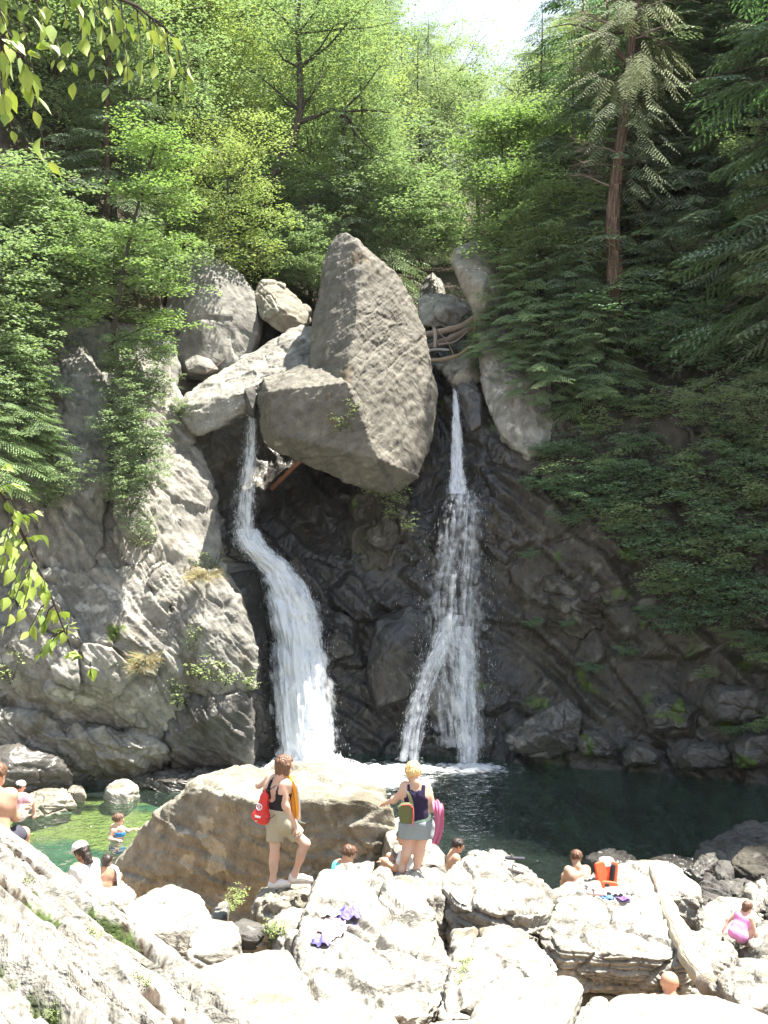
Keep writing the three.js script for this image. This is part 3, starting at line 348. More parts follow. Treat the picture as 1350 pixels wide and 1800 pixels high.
nearRock('dark ribbed rock bank running into the deep end of the pool', [T([[1205, 1518, 20.8], [1225, 1490, 21.6], [1262, 1462, 22.6], [1300, 1446, 23.2], [1420, 1436, 23.5], [1420, 1490, 21.8], [1330, 1496, 21.2], [1250, 1524, 20.4]], 1.5)], { level: 6, seed: 123, amp: 0.16, pal: 'dark', stain: 0.5, lichen: 0.15, strata: 1 }, damp);  // dark palette on this bank and its stones paints in their shade
nearRock('brown block lying on the dark ribbed bank', [T([[1282, 1512, 19.5], [1310, 1482, 20.1], [1390, 1474, 20.3], [1400, 1525, 18.9], [1322, 1536, 18.8]], 1)], { level: 5, seed: 125, pal: 'mossy', stain: 0.5 });
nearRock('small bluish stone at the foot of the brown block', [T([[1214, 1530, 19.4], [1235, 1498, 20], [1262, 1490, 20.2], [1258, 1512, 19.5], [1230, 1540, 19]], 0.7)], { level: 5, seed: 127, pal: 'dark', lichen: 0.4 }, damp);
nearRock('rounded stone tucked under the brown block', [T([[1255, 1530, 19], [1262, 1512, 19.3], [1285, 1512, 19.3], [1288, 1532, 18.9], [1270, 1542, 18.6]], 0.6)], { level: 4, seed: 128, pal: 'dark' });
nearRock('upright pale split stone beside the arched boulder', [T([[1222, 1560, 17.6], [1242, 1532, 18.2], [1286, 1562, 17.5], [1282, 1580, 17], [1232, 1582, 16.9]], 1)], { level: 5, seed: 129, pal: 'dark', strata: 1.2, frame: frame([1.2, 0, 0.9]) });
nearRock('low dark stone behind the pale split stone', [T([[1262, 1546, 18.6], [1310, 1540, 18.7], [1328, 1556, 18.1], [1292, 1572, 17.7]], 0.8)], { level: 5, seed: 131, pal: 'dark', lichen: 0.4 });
nearRock('white cobble wedged beside the girl in pink', [T([[1308, 1572, 17], [1318, 1552, 17.4], [1345, 1540, 17.6], [1352, 1570, 17], [1325, 1600, 16.3]], 0.8)], { level: 5, seed: 133 });
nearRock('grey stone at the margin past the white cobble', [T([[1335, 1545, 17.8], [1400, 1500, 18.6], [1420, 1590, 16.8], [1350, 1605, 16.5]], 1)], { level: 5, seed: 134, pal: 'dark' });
nearRock('white boulder behind the girl in pink', [T([[1226, 1606, 15.9], [1258, 1574, 16.6], [1310, 1578, 16.4], [1334, 1610, 15.6], [1315, 1640, 14.9], [1260, 1640, 14.8], [1230, 1626, 15.2]], 1.2)], { level: 6, seed: 135, amp: 0.06, round: 1.5 });
nearRock('pale rock shelf beside the lower part of the log', [T([[1195, 1650, 14], [1235, 1625, 14.6], [1275, 1635, 14.4], [1292, 1660, 13.9], [1280, 1685, 13.2], [1200, 1692, 13]], 0.8)], { level: 6, seed: 137, strata: 1 });
nearRock('shaded rock under the hand of the girl in pink', [T([[1300, 1650, 14.6], [1330, 1625, 15.2], [1420, 1600, 15.4], [1430, 1660, 13.9], [1330, 1668, 13.6]], 1)], { level: 5, seed: 139, pal: 'grey', stain: 0.6 });
nearRock('grooved grey-white rock in front of the girl in pink', [T([[1256, 1722, 11.6], [1298, 1686, 12.2], [1420, 1670, 12.4], [1440, 1760, 10.5], [1300, 1765, 10.3]], 1.2)], { level: 6, seed: 141, lichen: 0.2, stain: 0.45, strata: 1.2 });
nearRock('dark wet stone awash beside the arched boulder', [T([[1030, 1505, 21], [1060, 1490, 21.6], [1100, 1490, 21.6], [1122, 1510, 20.8], [1060, 1525, 20.2]], 0.8)], { level: 5, seed: 143, pal: 'wet' }, wetMat);
nearRock('flat dark stone awash towards the ribbed bank', [T([[1140, 1512, 20.6], [1175, 1500, 21.1], [1222, 1506, 20.8], [1215, 1528, 20], [1160, 1526, 20.1]], 0.7)], { level: 5, seed: 145, pal: 'wet' }, wetMat);
nearRock('white rounded boulder with a split grey cap, near the foot of the big boulder', [T([[212, 1595, 13.2], [262, 1563, 13.8], [302, 1554, 14], [348, 1572, 13.7], [374, 1606, 13], [366, 1626, 12.5], [330, 1634, 12.3], [245, 1640, 12.2]], 1)], { level: 6, seed: 147, amp: 0.07 });
nearRock('small white block beside the sloping layered slab', [T([[335, 1640, 12], [368, 1614, 12.4], [410, 1618, 12.3], [424, 1640, 11.8], [404, 1664, 11.4], [330, 1676, 11.2]], 0.6)], { level: 5, seed: 149, amp: 0.04 });
nearRock('white block under the seated child at the pool', [T([[148, 1550, 14.2], [185, 1531, 14.7], [215, 1545, 14.4], [238, 1568, 13.9], [212, 1584, 13.5], [160, 1584, 13.5]], 0.9)], { level: 5, seed: 151, amp: 0.05 });
nearRock('thin charcoal slate lying on the pink gravel', [T([[404, 1627, 12.2], [428, 1611, 12.6], [468, 1624, 12.4], [452, 1643, 11.9], [414, 1641, 11.9]], 0.16)], { level: 5, seed: 153, pal: 'dark', amp: 0.03, strata: 1 });
nearRock('tilted grey stone in the shade at the foot of the big boulder', [T([[368, 1608, 14], [385, 1585, 14.5], [402, 1580, 14.6], [398, 1605, 14], [380, 1618, 13.7]], 0.4)], { level: 4, seed: 154, pal: 'grey', amp: 0.04 });
nearRock('pale lumpy stone behind the small leafy plant', [T([[470, 1630, 12.3], [490, 1598, 12.9], [520, 1590, 13], [545, 1604, 12.7], [540, 1645, 12], [495, 1648, 11.9]], 0.8)], { level: 5, seed: 155 });
nearRock('smooth white slab leading from the gravel to the white boulder', [T([[345, 1700, 10.6], [420, 1672, 11], [510, 1662, 11.1], [525, 1740, 9.8], [565, 1810, 8.9], [480, 1840, 8.5], [360, 1800, 9.0]], 0.7)], { level: 6, seed: 157, amp: 0.045, round: 1.5 });
nearRock('blank white rock at the very front', [T([[440, 1815, 8.5], [530, 1768, 9], [600, 1746, 9.3], [690, 1775, 8.9], [735, 1840, 8.1], [700, 1920, 7.2], [420, 1920, 7.2]], 0.8)], { level: 6, seed: 159, amp: 0.04, round: 2 });
nearRock('low pale rock filling the gap at the foot of the flat slab', [T([[700, 1800, 9], [780, 1790, 9.3], [850, 1780, 9.5], [870, 1880, 8], [700, 1900, 7.8]], 0.6)], { level: 5, seed: 161, amp: 0.07, stain: 0.5 });
nearRock('broken pale rocks between the flat slab and the smooth white rock', [T([[1020, 1765, 9.9], [1060, 1745, 10.3], [1075, 1775, 9.7], [1030, 1830, 8.9], [1000, 1830, 8.9]], 0.7)], { level: 5, seed: 163, amp: 0.07, cat: 'rock' });
// stones along the far-left shore
nearRock('flat dark wet rocks between the shallows and the foot of the cliff', [T([[235, 1362, 28], [290, 1343, 29.3], [370, 1345, 29.2], [430, 1352, 28.8], [400, 1368, 27.8], [300, 1375, 27.4]], 0.7)], { level: 6, seed: 171, pal: 'dark', amp: 0.15, lichen: 0.3, strata: 1 }, wetMat);
nearRock('ochre-stained boulder half out of the shallows', [T([[184, 1385, 26.9], [200, 1370, 27.4], [225, 1367, 27.5], [242, 1380, 27], [225, 1394, 26.4], [195, 1394, 26.4]], 0.7)], { level: 5, seed: 173, pal: 'pale', stain: 0.5, amp: 0.05, round: 2 });
nearRock('brown rubble rock at the shore below the dark boulder', [T([[36, 1410, 25.6], [70, 1385, 26.4], [115, 1382, 26.5], [128, 1402, 25.9], [60, 1418, 25.2]], 0.6)], { level: 5, seed: 175, pal: 'brown', amp: 0.12 }, damp);
nearRock('small stone perched at the shore between shallows and dark boulder', [T([[116, 1392, 26.6], [126, 1378, 27], [145, 1380, 26.9], [150, 1392, 26.4]], 0.4)], { level: 4, seed: 177, pal: 'brown', amp: 0.06 });

// the sloping slab of tilted layers that fills the lower corner
{
  const A = P(0, 1420, 11.2), B = P(440, 1740, 8.6), C = P(0, 1800, 5.2);
  const n = B.clone().sub(A).cross(C.clone().sub(A)); if (n.y < 0) n.negate(); n.normalize();
  const e1 = B.clone().sub(A).normalize(), e2 = n.clone().cross(e1).normalize(); if (e2.z < 0) e2.negate();     // e1 down the layers, e2 across them towards the camera
  const ns = 290, nt = 470, pos = [], idx = [], seamAt = [], S = [-5, 6.5], TT = [-1.6, 6.0];
  for (let j = 0; j <= nt; j++) for (let i = 0; i <= ns; i++) {
    const s = lerp(S[0], S[1], i / ns), t = lerp(TT[0], TT[1], j / nt); const w = fbm(s * 0.35, t * 0.9, 4, 4);
    const layer = (per, amp, k, sh) => { const f = t / per + w * k + 0.35 * noise(s * sh, t * 0.3, per * 9), q = f - Math.floor(f), id = Math.floor(f), r = (hash3(id, Math.round(per * 100), 5) & 255) / 255; return amp * (0.25 + r) * (q * (1 - smooth(0.94, 1, q))) ; };
    const seam = (per, dep, wd, k) => { const f = t / per + w * k * 0.8 + 0.6 * noise(s * 0.22, t * 0.2, per * 31), id = Math.round(f), d = Math.abs(f - id) * per, m = smooth(-0.22, 0.12, noise(s * 0.55 + id * 7.3, id * 3.1, per * 5)); return dep * m * (1 - smooth(wd * 0.25, wd * (0.6 + 0.8 * m), d)); };
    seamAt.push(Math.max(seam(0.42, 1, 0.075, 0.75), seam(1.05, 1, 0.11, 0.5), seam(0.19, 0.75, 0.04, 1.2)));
    let h = layer(0.95, 0.14, 0.55, 0.18) + layer(0.37, 0.08, 0.9, 0.35) + layer(0.13, 0.026, 1.6, 0.8) - seam(0.42, 0.20, 0.06, 0.75) - seam(0.19, 0.11, 0.035, 1.2) - seam(1.05, 0.34, 0.08, 0.5) + 0.05 * fbm(s * 0.9, t * 2.2, 2, 4);
    const v = voro(s * 0.75 + 3, t * 1.6 + 0.8 * w, 1.5); h -= 0.10 * (1 - smooth(0, 0.035, v.e)) * smooth(0.3, 0.6, (v.id & 255) / 255); h += 0.05 * ((v.id >>> 8 & 255) / 255 - 0.5);
    const edge = t + 0.25 * noise(s * 0.8, 1, 1) + 0.1 * noise(s * 3, 2, 1); let drop = smooth(0.12, -0.9, edge) * 1.7 + smooth(0.5, 0, edge) * 0.06;
    const p = A.clone().addScaledVector(e1, s).addScaledVector(e2, t).addScaledVector(n, h - 0.12); p.y -= drop;
    pos.push(p.x, p.y, p.z); if (i < ns && j < nt) { const a = j * (ns + 1) + i, b = a + 1, c = a + ns + 1, d = c + 1; idx.push(a, c, d, a, d, b); }
  }
  const P3 = new Float32Array(pos), I3 = new Uint32Array(idx); const g = finishRock(P3, I3, { amp: 0.03, size: 0.5, seed: 8, strata: 0, facet: 0.4, crack: 0.2, pal: 'pale', frame: frame([0.5, 0, -0.5]), moss: 0, lichen: 0.35, stain: 0.3 });
  { // soil and moss in some seams, widened and darkened to paint groove shade
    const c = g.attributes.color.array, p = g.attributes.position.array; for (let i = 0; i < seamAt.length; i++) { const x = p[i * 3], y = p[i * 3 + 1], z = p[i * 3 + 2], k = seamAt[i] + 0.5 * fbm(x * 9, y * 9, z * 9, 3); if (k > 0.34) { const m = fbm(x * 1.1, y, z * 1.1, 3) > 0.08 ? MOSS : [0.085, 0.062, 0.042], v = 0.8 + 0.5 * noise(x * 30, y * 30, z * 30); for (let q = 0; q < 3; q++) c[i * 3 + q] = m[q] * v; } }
  }
  { // the mesh is an open sheet: make sure that it faces up
    const N = g.attributes.normal.array; if (N[1] < 0 && N[N.length - 2] < 0) { const ix = g.index.array; for (let t = 0; t < ix.length; t += 3) { const q = ix[t]; ix[t] = ix[t + 1]; ix[t + 1] = q; } g.computeVertexNormals(); } }
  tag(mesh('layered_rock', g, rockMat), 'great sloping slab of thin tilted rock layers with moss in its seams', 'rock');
}
// ---------- waterfalls ----------
const whiteWater = new THREE.MeshPhysicalMaterial({ name: 'white water', color: 0xffffff, vertexColors: true, transparent: true, roughness: 0.9, transmission: 0.35, thickness: 0, side: THREE.DoubleSide });
const spray = new THREE.MeshPhysicalMaterial({ name: 'spray', color: new THREE.Color(0.92, 0.95, 0.97), roughness: 0.6, transmission: 0.3, thickness: 0 });
// path: [px, py, D, half width in metres]; a veil of streaks with real bulges, in layers, plus torn drops
function fallSheet(path, o) {
  const pts = path.map((p) => P(p[0], p[1], p[2])), cur = new THREE.CatmullRomCurve3(pts, false, 'centripetal'), L = cur.getLength(), ns = Math.ceil(L / 0.07), nt = o.nt ?? 40, gs = [], r = rng(o.seed);
  const wid = (u) => { const f = u * (path.length - 1), i = Math.min(path.length - 2, Math.floor(f)); return lerp(path[i][3], path[i + 1][3], f - i); };
  const P0 = []; for (let i = 0; i <= ns; i++) P0.push(cur.getPoint(i / ns));
  for (let l = 0; l < (o.layers ?? 3); l++) {
    const pos = [], col = [], idx = [], sd = o.seed * 31 + l * 17;
    for (let i = 0; i <= ns; i++) { const u = i / ns, c = P0[i], w = wid(u);
      for (let j = 0; j <= nt; j++) { const t = j / nt * 2 - 1, s = u * L, X = t * w * (1 + (o.rag ?? 0.3) * (noise(s * 0.8, t < 0 ? 3 : 9, sd) + 0.6 * noise(s * 2.3, t < 0 ? 5 : 11, sd)));
        const st = fbm(X * 5 + sd, s * 0.55, l * 3, 3), fi = noise(X * 17 + sd, s * 1.3, l), br = fbm(X * 3, s * 2.2 + sd, 5, 3), grain = noise(X * 30 + sd, s * 7, l);
        const edge = 1 - smooth(0.5, 1.0, Math.abs(t) + 0.6 * st + 0.5 * br + 0.25 * fi), out = 0.10 + 0.34 * (st + 0.8 * br) * Math.min(1, w * 2) + l * 0.07 + (o.round ?? 0.15) * (1 - t * t) * Math.min(1, w);
        pos.push(c.x + X + 0.05 * fi, c.y + 0.06 * br, c.z + out); const tb = fbm(X * 6 + sd, s * 4.5, l * 2 + 9, 3), d = (o.density ?? 0.55) + 0.8 * st + 0.45 * fi + 0.6 * br + 0.7 * tb + 0.22 * grain - (1 - edge) * 1.2; const a = clamp(d * (o.gain ?? 1.3)) * edge * (o.max ?? 0.95);
        const k = 0.92; col.push(k, k * 1.02, k * 1.045, a);
        if (i < ns && j < nt) { const a0 = i * (nt + 1) + j, b0 = a0 + 1, c0 = a0 + nt + 1, e0 = c0 + 1; idx.push(a0, c0, e0, a0, e0, b0); } } }
    const g = geoOf(pos, idx, col, 4); g.computeVertexNormals(); gs.push(g);
  }
  // drops thrown off
  const drops = []; const dp = [], di = [];
  for (let k = 0; k < (o.drops ?? 1500); k++) { const u = Math.pow(r(), 0.8), c = cur.getPoint(u), w = wid(u); let t = (r() + r() - 1) * 1.35; if (r() < 0.35) t = Math.sign(t) * (0.7 + 0.35 * r() * r()); const q = V(c.x + t * w, c.y + (r() - 0.5) * 0.2, c.z + 0.1 + r() * 0.45), a = 0.003 + r() * r() * 0.006, h = a * (2 + 6 * r()), b = dp.length / 3, th = r() * 6.28, ct = Math.cos(th) * a, sn = Math.sin(th) * a;
    dp.push(q.x, q.y + h, q.z, q.x + ct, q.y, q.z + sn, q.x - sn, q.y, q.z + ct, q.x - ct * 0.8, q.y - h * 0.2, q.z - sn, q.x, q.y - h, q.z); di.push(b, b + 1, b + 2, b, b + 2, b + 3, b, b + 3, b + 1, b + 4, b + 2, b + 1, b + 4, b + 3, b + 2, b + 4, b + 1, b + 3); }
  const dg = geoOf(dp, di); dg.computeVertexNormals();
  return { sheet: mergeGeometries(gs), drops: dg };
}
function waterfall(label, pieces, foot) {
  const g = group('waterfall', foot.x, foot.y, foot.z); tag(g, label, 'waterfall');
  for (const [nm, path, o] of pieces) { const f = fallSheet(path, o); f.sheet.translate(-foot.x, -foot.y, -foot.z); f.drops.translate(-foot.x, -foot.y, -foot.z); mesh(nm, f.sheet, whiteWater, g); tag(mesh('spray', f.drops, spray, g), null, null, null, 'stuff'); }
  return g;
}
function foam(cx, cz, rx, rz, h, seed, mat) { // froth heaped on the water
  const n = 80, pos = [], col = [], idx = []; for (let j = 0; j <= n; j++) for (let i = 0; i <= n; i++) { const u = i / n * 2 - 1, v = j / n * 2 - 1, x = cx + u * rx, z = cz + v * rz, d = Math.hypot(u, v), f = fbm(x * 2.2 + seed, z * 2.2, 3, 4), e = fbm(x * 7 + seed, z * 7, 3, 3); const m = clamp(1.15 - d * 1.3 + f * 1.1); pos.push(x, 0.02 + h * m * (0.6 + 0.8 * e), z); const k = 0.84; col.push(k, k * 1.02, k * 1.04, clamp((m - 0.12 + e * 0.9) * 1.6) * (d < 1 ? 1 : 0)); if (i < n && j < n) { const a = j * (n + 1) + i, b = a + 1, c = a + n + 1, q = c + 1; idx.push(a, c, q, a, q, b); } }
  const g = geoOf(pos, idx, col, 4); g.computeVertexNormals(); return g;
}
const wf1 = waterfall('broad white cascade pouring from the dark cave gap beside the wedge', [
  ['plunge', [[446, 700, 31.9, 0.08], [444, 740, 31.7, 0.14], [441, 800, 31.5, 0.26], [434, 870, 31.3, 0.32], [432, 930, 31.1, 0.38], [438, 960, 31.0, 0.42]], { seed: 1, nt: 36, layers: 3, density: 0.26, drops: 1600, gain: 1.4 }],
  ['cascade', [[436, 930, 31.3, 0.36], [452, 965, 31.1, 0.46], [490, 1000, 31.1, 0.58], [512, 1050, 31.0, 0.76], [524, 1110, 30.9, 0.86], [530, 1180, 30.7, 0.9], [537, 1260, 30.5, 0.95], [546, 1338, 30.2, 1.0]], { seed: 2, nt: 70, layers: 4, density: 0.78, drops: 3200, gain: 1.8, max: 1, round: 0.5 }],
], P(545, 1335, 30.4));
const wf2 = waterfall('tall thin veil of falling water in the shade of the mossy cliff', [
  ['upper_chute', [[799, 684, 34.0, 0.07], [801, 720, 33.6, 0.13], [803, 780, 33.3, 0.2], [802, 830, 33.0, 0.26], [804, 868, 32.6, 0.36]], { seed: 3, nt: 30, layers: 3, density: 0.7, drops: 700 }],
  ['veil', [[812, 862, 32.1, 0.55], [811, 900, 31.6, 0.82], [806, 960, 31.5, 1.05], [800, 1020, 31.3, 1.2], [798, 1080, 31.2, 1.28], [800, 1150, 31.0, 1.25], [806, 1220, 30.9, 1.2], [812, 1310, 30.8, 1.1]], { seed: 4, nt: 80, layers: 3, density: 0.1, drops: 900, gain: 1.05, max: 0.85, rag: 0.35 }],
  ['left_strand', [[798, 1080, 31.2, 0.4], [770, 1140, 31.0, 0.44], [747, 1200, 30.8, 0.42], [731, 1260, 30.7, 0.4], [718, 1335, 30.5, 0.46]], { seed: 5, nt: 40, layers: 3, density: 0.26, drops: 500, max: 0.9, rag: 0.5 }],
  ['right_strand', [[815, 1100, 31.1, 0.4], [819, 1180, 30.9, 0.42], [822, 1260, 30.7, 0.38], [822, 1337, 30.5, 0.42]], { seed: 6, nt: 40, layers: 3, density: 0.34, drops: 500, max: 0.95, rag: 0.5 }],
], P(800, 1335, 30.6));
for (const o of wf2.children) if (/_strand$/.test(o.name)) o.name = 'strand';
for (const [w, cx, cz, rx, rz, h, s] of [[wf1, -1.8, -29.3, 2.6, 1.9, 0.3, 1], [wf1, -2.0, -29.7, 1.7, 1.2, 0.6, 7], [wf1, -2.0, -29.9, 1.3, 0.8, 0.9, 8], [wf1, -0.5, -28.6, 2.2, 1.4, 0.06, 2], [wf2, 0.7, -29.9, 1.3, 0.9, 0.1, 3], [wf2, 2.4, -29.8, 1.4, 1.0, 0.12, 4]]) { const g = foam(cx, cz, rx, rz, h, s); g.translate(-w.position.x, -w.position.y, -w.position.z); mesh('foam', g, whiteWater, w); }
// ---------- trees and plants ----------
const leafMat = (name, t = 0.42, rough = 1) => new THREE.MeshPhysicalMaterial({ name, vertexColors: true, color: 0xffffff, roughness: rough, transmission: t, thickness: 0, side: THREE.DoubleSide });
const broadMat = leafMat('broad leaves', 0.52), needleMat = leafMat('hemlock needles', 0.4), nearLeafMat = leafMat('near leaves', 0.5, 0.75), grassMat = leafMat('dry grass', 0.3);
const barkTex = dataTex(256, (u, v) => { const a = tileN(u, v, 8, 91), k = tileF(u + 0.02 * a, v * 0.125, 24, 3, 71); return clamp(0.15 + 1.3 * (k - 0.2) * (0.7 + 0.5 * a)); });
const barkMat = new THREE.MeshStandardMaterial({ name: 'bark', color: new THREE.Color(0.17, 0.135, 0.10), map: barkTex, roughness: 0.95, bumpMap: barkTex, bumpScale: 0.03 });
const hemBark = new THREE.MeshStandardMaterial({ name: 'hemlock bark', color: new THREE.Color(0.30, 0.20, 0.14), map: barkTex, roughness: 0.95, bumpMap: barkTex, bumpScale: 0.08 });
const deadMat = new THREE.MeshStandardMaterial({ name: 'dead twig', color: new THREE.Color(0.24, 0.19, 0.15), roughness: 0.95 });
class Wood { // tapered limbs
  constructor() { this.p = []; this.i = []; this.u = []; }
  limb(pts, r0, r1, sides = 6) { // pts: Vector3[]
    const n = pts.length, b = this.p.length / 3; let up = V(0.31, 0.2, 0.93), len = 0;
    for (let k = 0; k < n; k++) { const t = pts[Math.min(n - 1, k + 1)].clone().sub(pts[Math.max(0, k - 1)]).normalize(), x = up.clone().cross(t).normalize(), y = t.clone().cross(x), r = lerp(r0, r1, k / (n - 1)); if (k) len += pts[k].distanceTo(pts[k - 1]);
      for (let s = 0; s < sides; s++) { const a = s / sides * 6.2832, q = pts[k].clone().addScaledVector(x, Math.cos(a) * r).addScaledVector(y, Math.sin(a) * r); this.p.push(q.x, q.y, q.z); this.u.push(s / sides * 2, len); } }
    for (let k = 0; k < n - 1; k++) for (let s = 0; s < sides; s++) { const a = b + k * sides + s, c = b + k * sides + (s + 1) % sides; this.i.push(a, c, c + sides, a, c + sides, a + sides); }
    return this;
  }
  geo() { const g = geoOf(this.p, this.i, null, 3, this.u); g.computeVertexNormals(); return g; }
}
class Leaves { // each leaf a small folded diamond
  constructor() { this.p = []; this.i = []; this.c = []; }
  leaf(q, d, n, len, wid, c) { // base point, direction, normal
    const sx = d.y * n.z - d.z * n.y, sy = d.z * n.x - d.x * n.z, sz = d.x * n.y - d.y * n.x, b = this.p.length / 3, h = len * 0.45, f = wid * 0.18;
    this.p.push(q.x, q.y, q.z, q.x + d.x * h + sx * wid / 2 + n.x * f, q.y + d.y * h + sy * wid / 2 + n.y * f, q.z + d.z * h + sz * wid / 2 + n.z * f, q.x + d.x * len, q.y + d.y * len, q.z + d.z * len, q.x + d.x * h - sx * wid / 2 + n.x * f, q.y + d.y * h - sy * wid / 2 + n.y * f, q.z + d.z * h - sz * wid / 2 + n.z * f);
    this.i.push(b, b + 1, b + 2, b, b + 2, b + 3); for (let k = 0; k < 4; k++) this.c.push(c[0], c[1], c[2]);
  }
  // a flat spray of leaves round a point, layered like maple or beech twigs
  clump(r, c, R, n, size, col, flat = 0.28, droop = 0.25) {
    for (let k = 0; k < n; k++) { const a = r() * 6.2832, q = Math.sqrt(r()) * R, x = Math.cos(a) * q, z = Math.sin(a) * q, y = (r() - 0.5) * R * flat * 2 - droop * q * q / R; const b = r() * 6.2832, tl = 0.35 + 0.5 * r(); const d = V(Math.cos(b), -0.35 * r(), Math.sin(b)).normalize(), nn = V(Math.cos(a) * 0.5 * r() + (r() - 0.5) * tl, 1, Math.sin(a) * 0.5 * r() + (r() - 0.5) * tl); nn.addScaledVector(d, -nn.dot(d)).normalize(); const s = size * (0.7 + 0.6 * r()), v = 0.75 + 0.5 * r(); this.leaf(V(c.x + x, c.y + y, c.z + z), d, nn, s, s * 0.72, [col[0] * v, col[1] * v, col[2] * v * (0.8 + 0.4 * r())]); }
  }
  // a drooping feathery hemlock frond from a towards b
  frond(r, a, b, wid, col, step = 0.09, leafL = 0.11) {
    const d = b.clone().sub(a), L = d.length(); d.divideScalar(L); const side = V(-d.z, 0, d.x).normalize(), nn = side.clone().cross(d).normalize(); if (nn.y < 0) nn.negate();
    for (let s = 0.12 * L; s < L; s += step) { const w = wid * Math.min(1, 1.6 * (1 - s / L) + 0.12) * (0.7 + 0.5 * r());
      for (const sg of [-1, 1]) { const tw = side.clone().multiplyScalar(sg).addScaledVector(d, 0.75).addScaledVector(nn, -0.15 - 0.2 * r()).normalize(); const c0 = a.clone().addScaledVector(d, s); c0.y -= 0.10 * s * s / L;
        for (let t = 0; t < w; t += leafL * 0.62) { const q = c0.clone().addScaledVector(tw, t); q.y -= 0.12 * t * t / Math.max(0.1, w) + (r() - 0.5) * 0.02; const v = 0.7 + 0.6 * r(); const dd = tw.clone().addScaledVector(d, 0.4 * (r() - 0.3)).addScaledVector(nn, 0.35 * (r() - 0.6)).normalize(); const n2 = nn.clone().addScaledVector(side, 0.7 * (r() - 0.5)); n2.addScaledVector(dd, -n2.dot(dd)).normalize(); this.leaf(q, dd, n2, leafL * (0.8 + 0.5 * r()), leafL * 0.42, [col[0] * v, col[1] * v, col[2] * v]); } } }
  }
  geo() { return geoOf(this.p, this.i, this.c); }
}
const C_LIME = [0.28, 0.365, 0.09], C_GREEN = [0.215, 0.31, 0.105], C_DEEP = [0.11, 0.24, 0.06], C_HEM = [0.14, 0.205, 0.08], C_HEMD = [0.085, 0.17, 0.05], C_PALE = [0.26, 0.34, 0.13];
function wiggle(r, a, b, n, amp) { const o = []; for (let i = 0; i <= n; i++) { const t = i / n, q = a.clone().lerp(b, t); if (i && i < n) q.add(V((r() - 0.5) * amp, (r() - 0.5) * amp * 0.5, (r() - 0.5) * amp)); o.push(q); } return o; }
// broad-leaved tree of height 1 unit = metre h, stands at the origin
function broadTree(seed, h, spread, o = {}) {
  const r = rng(seed), w = new Wood(), l = new Leaves(), col = o.col ?? C_GREEN, size = o.leaf ?? 0.11, lean = o.lean ?? V((r() - 0.5) * 0.1 * h, h * 0.92, (r() - 0.5) * 0.1 * h);
  const trunk = wiggle(r, V(0, -0.4, 0), lean, 6, h * 0.05), r0 = o.r ?? h * 0.014; w.limb(trunk, r0, r0 * 0.2, 7);
  const at = (t) => { const f = clamp(t) * 6, i = Math.min(5, Math.floor(f)); return trunk[i].clone().lerp(trunk[i + 1], f - i); };
  const nl = o.limbs ?? 15, low = o.low ?? 0.3;
  for (let k = 0; k < nl; k++) { const t = lerp(low, 0.97, (k + r() * 0.6) / nl), a = k * 2.4 + r() * 0.8, prof = Math.sin(Math.PI * clamp(0.12 + 0.80 * (t - low) / (1 - low))) * 0.8 + 0.25, len = spread * prof * (0.75 + 0.5 * r()), s = at(t), e = s.clone().add(V(Math.cos(a) * len, len * (0.15 + 0.45 * r()) * (o.rise ?? 1), Math.sin(a) * len)), lp = wiggle(r, s, e, 3, len * 0.15); w.limb(lp, r0 * 0.45 * (1.1 - t), r0 * 0.08, 5);
    const nc = Math.round((o.clumps ?? 9) * (0.5 + prof)); for (let c = 0; c < nc; c++) { const f = 0.3 + 0.75 * r(), i = Math.min(2, Math.floor(f * 3)), q = lp[i].clone().lerp(lp[i + 1], Math.min(1.15, f * 3 - i)); q.add(V((r() - 0.5) * len * 0.75, (r() - 0.45) * len * 0.5, (r() - 0.5) * len * 0.75)); l.clump(r, q, (o.R ?? 0.55) * (0.7 + 0.6 * r()), o.n ?? 42, size, col, o.flat ?? 0.28); if (o.twig !== 0 && r() < 0.5) w.limb([lp[i], lp[i].clone().lerp(q, 0.6).add(V(0, 0.05, 0)), q], r0 * 0.09, r0 * 0.03, 3); } }
  return { wood: w.geo(), leaves: l.geo() };
}
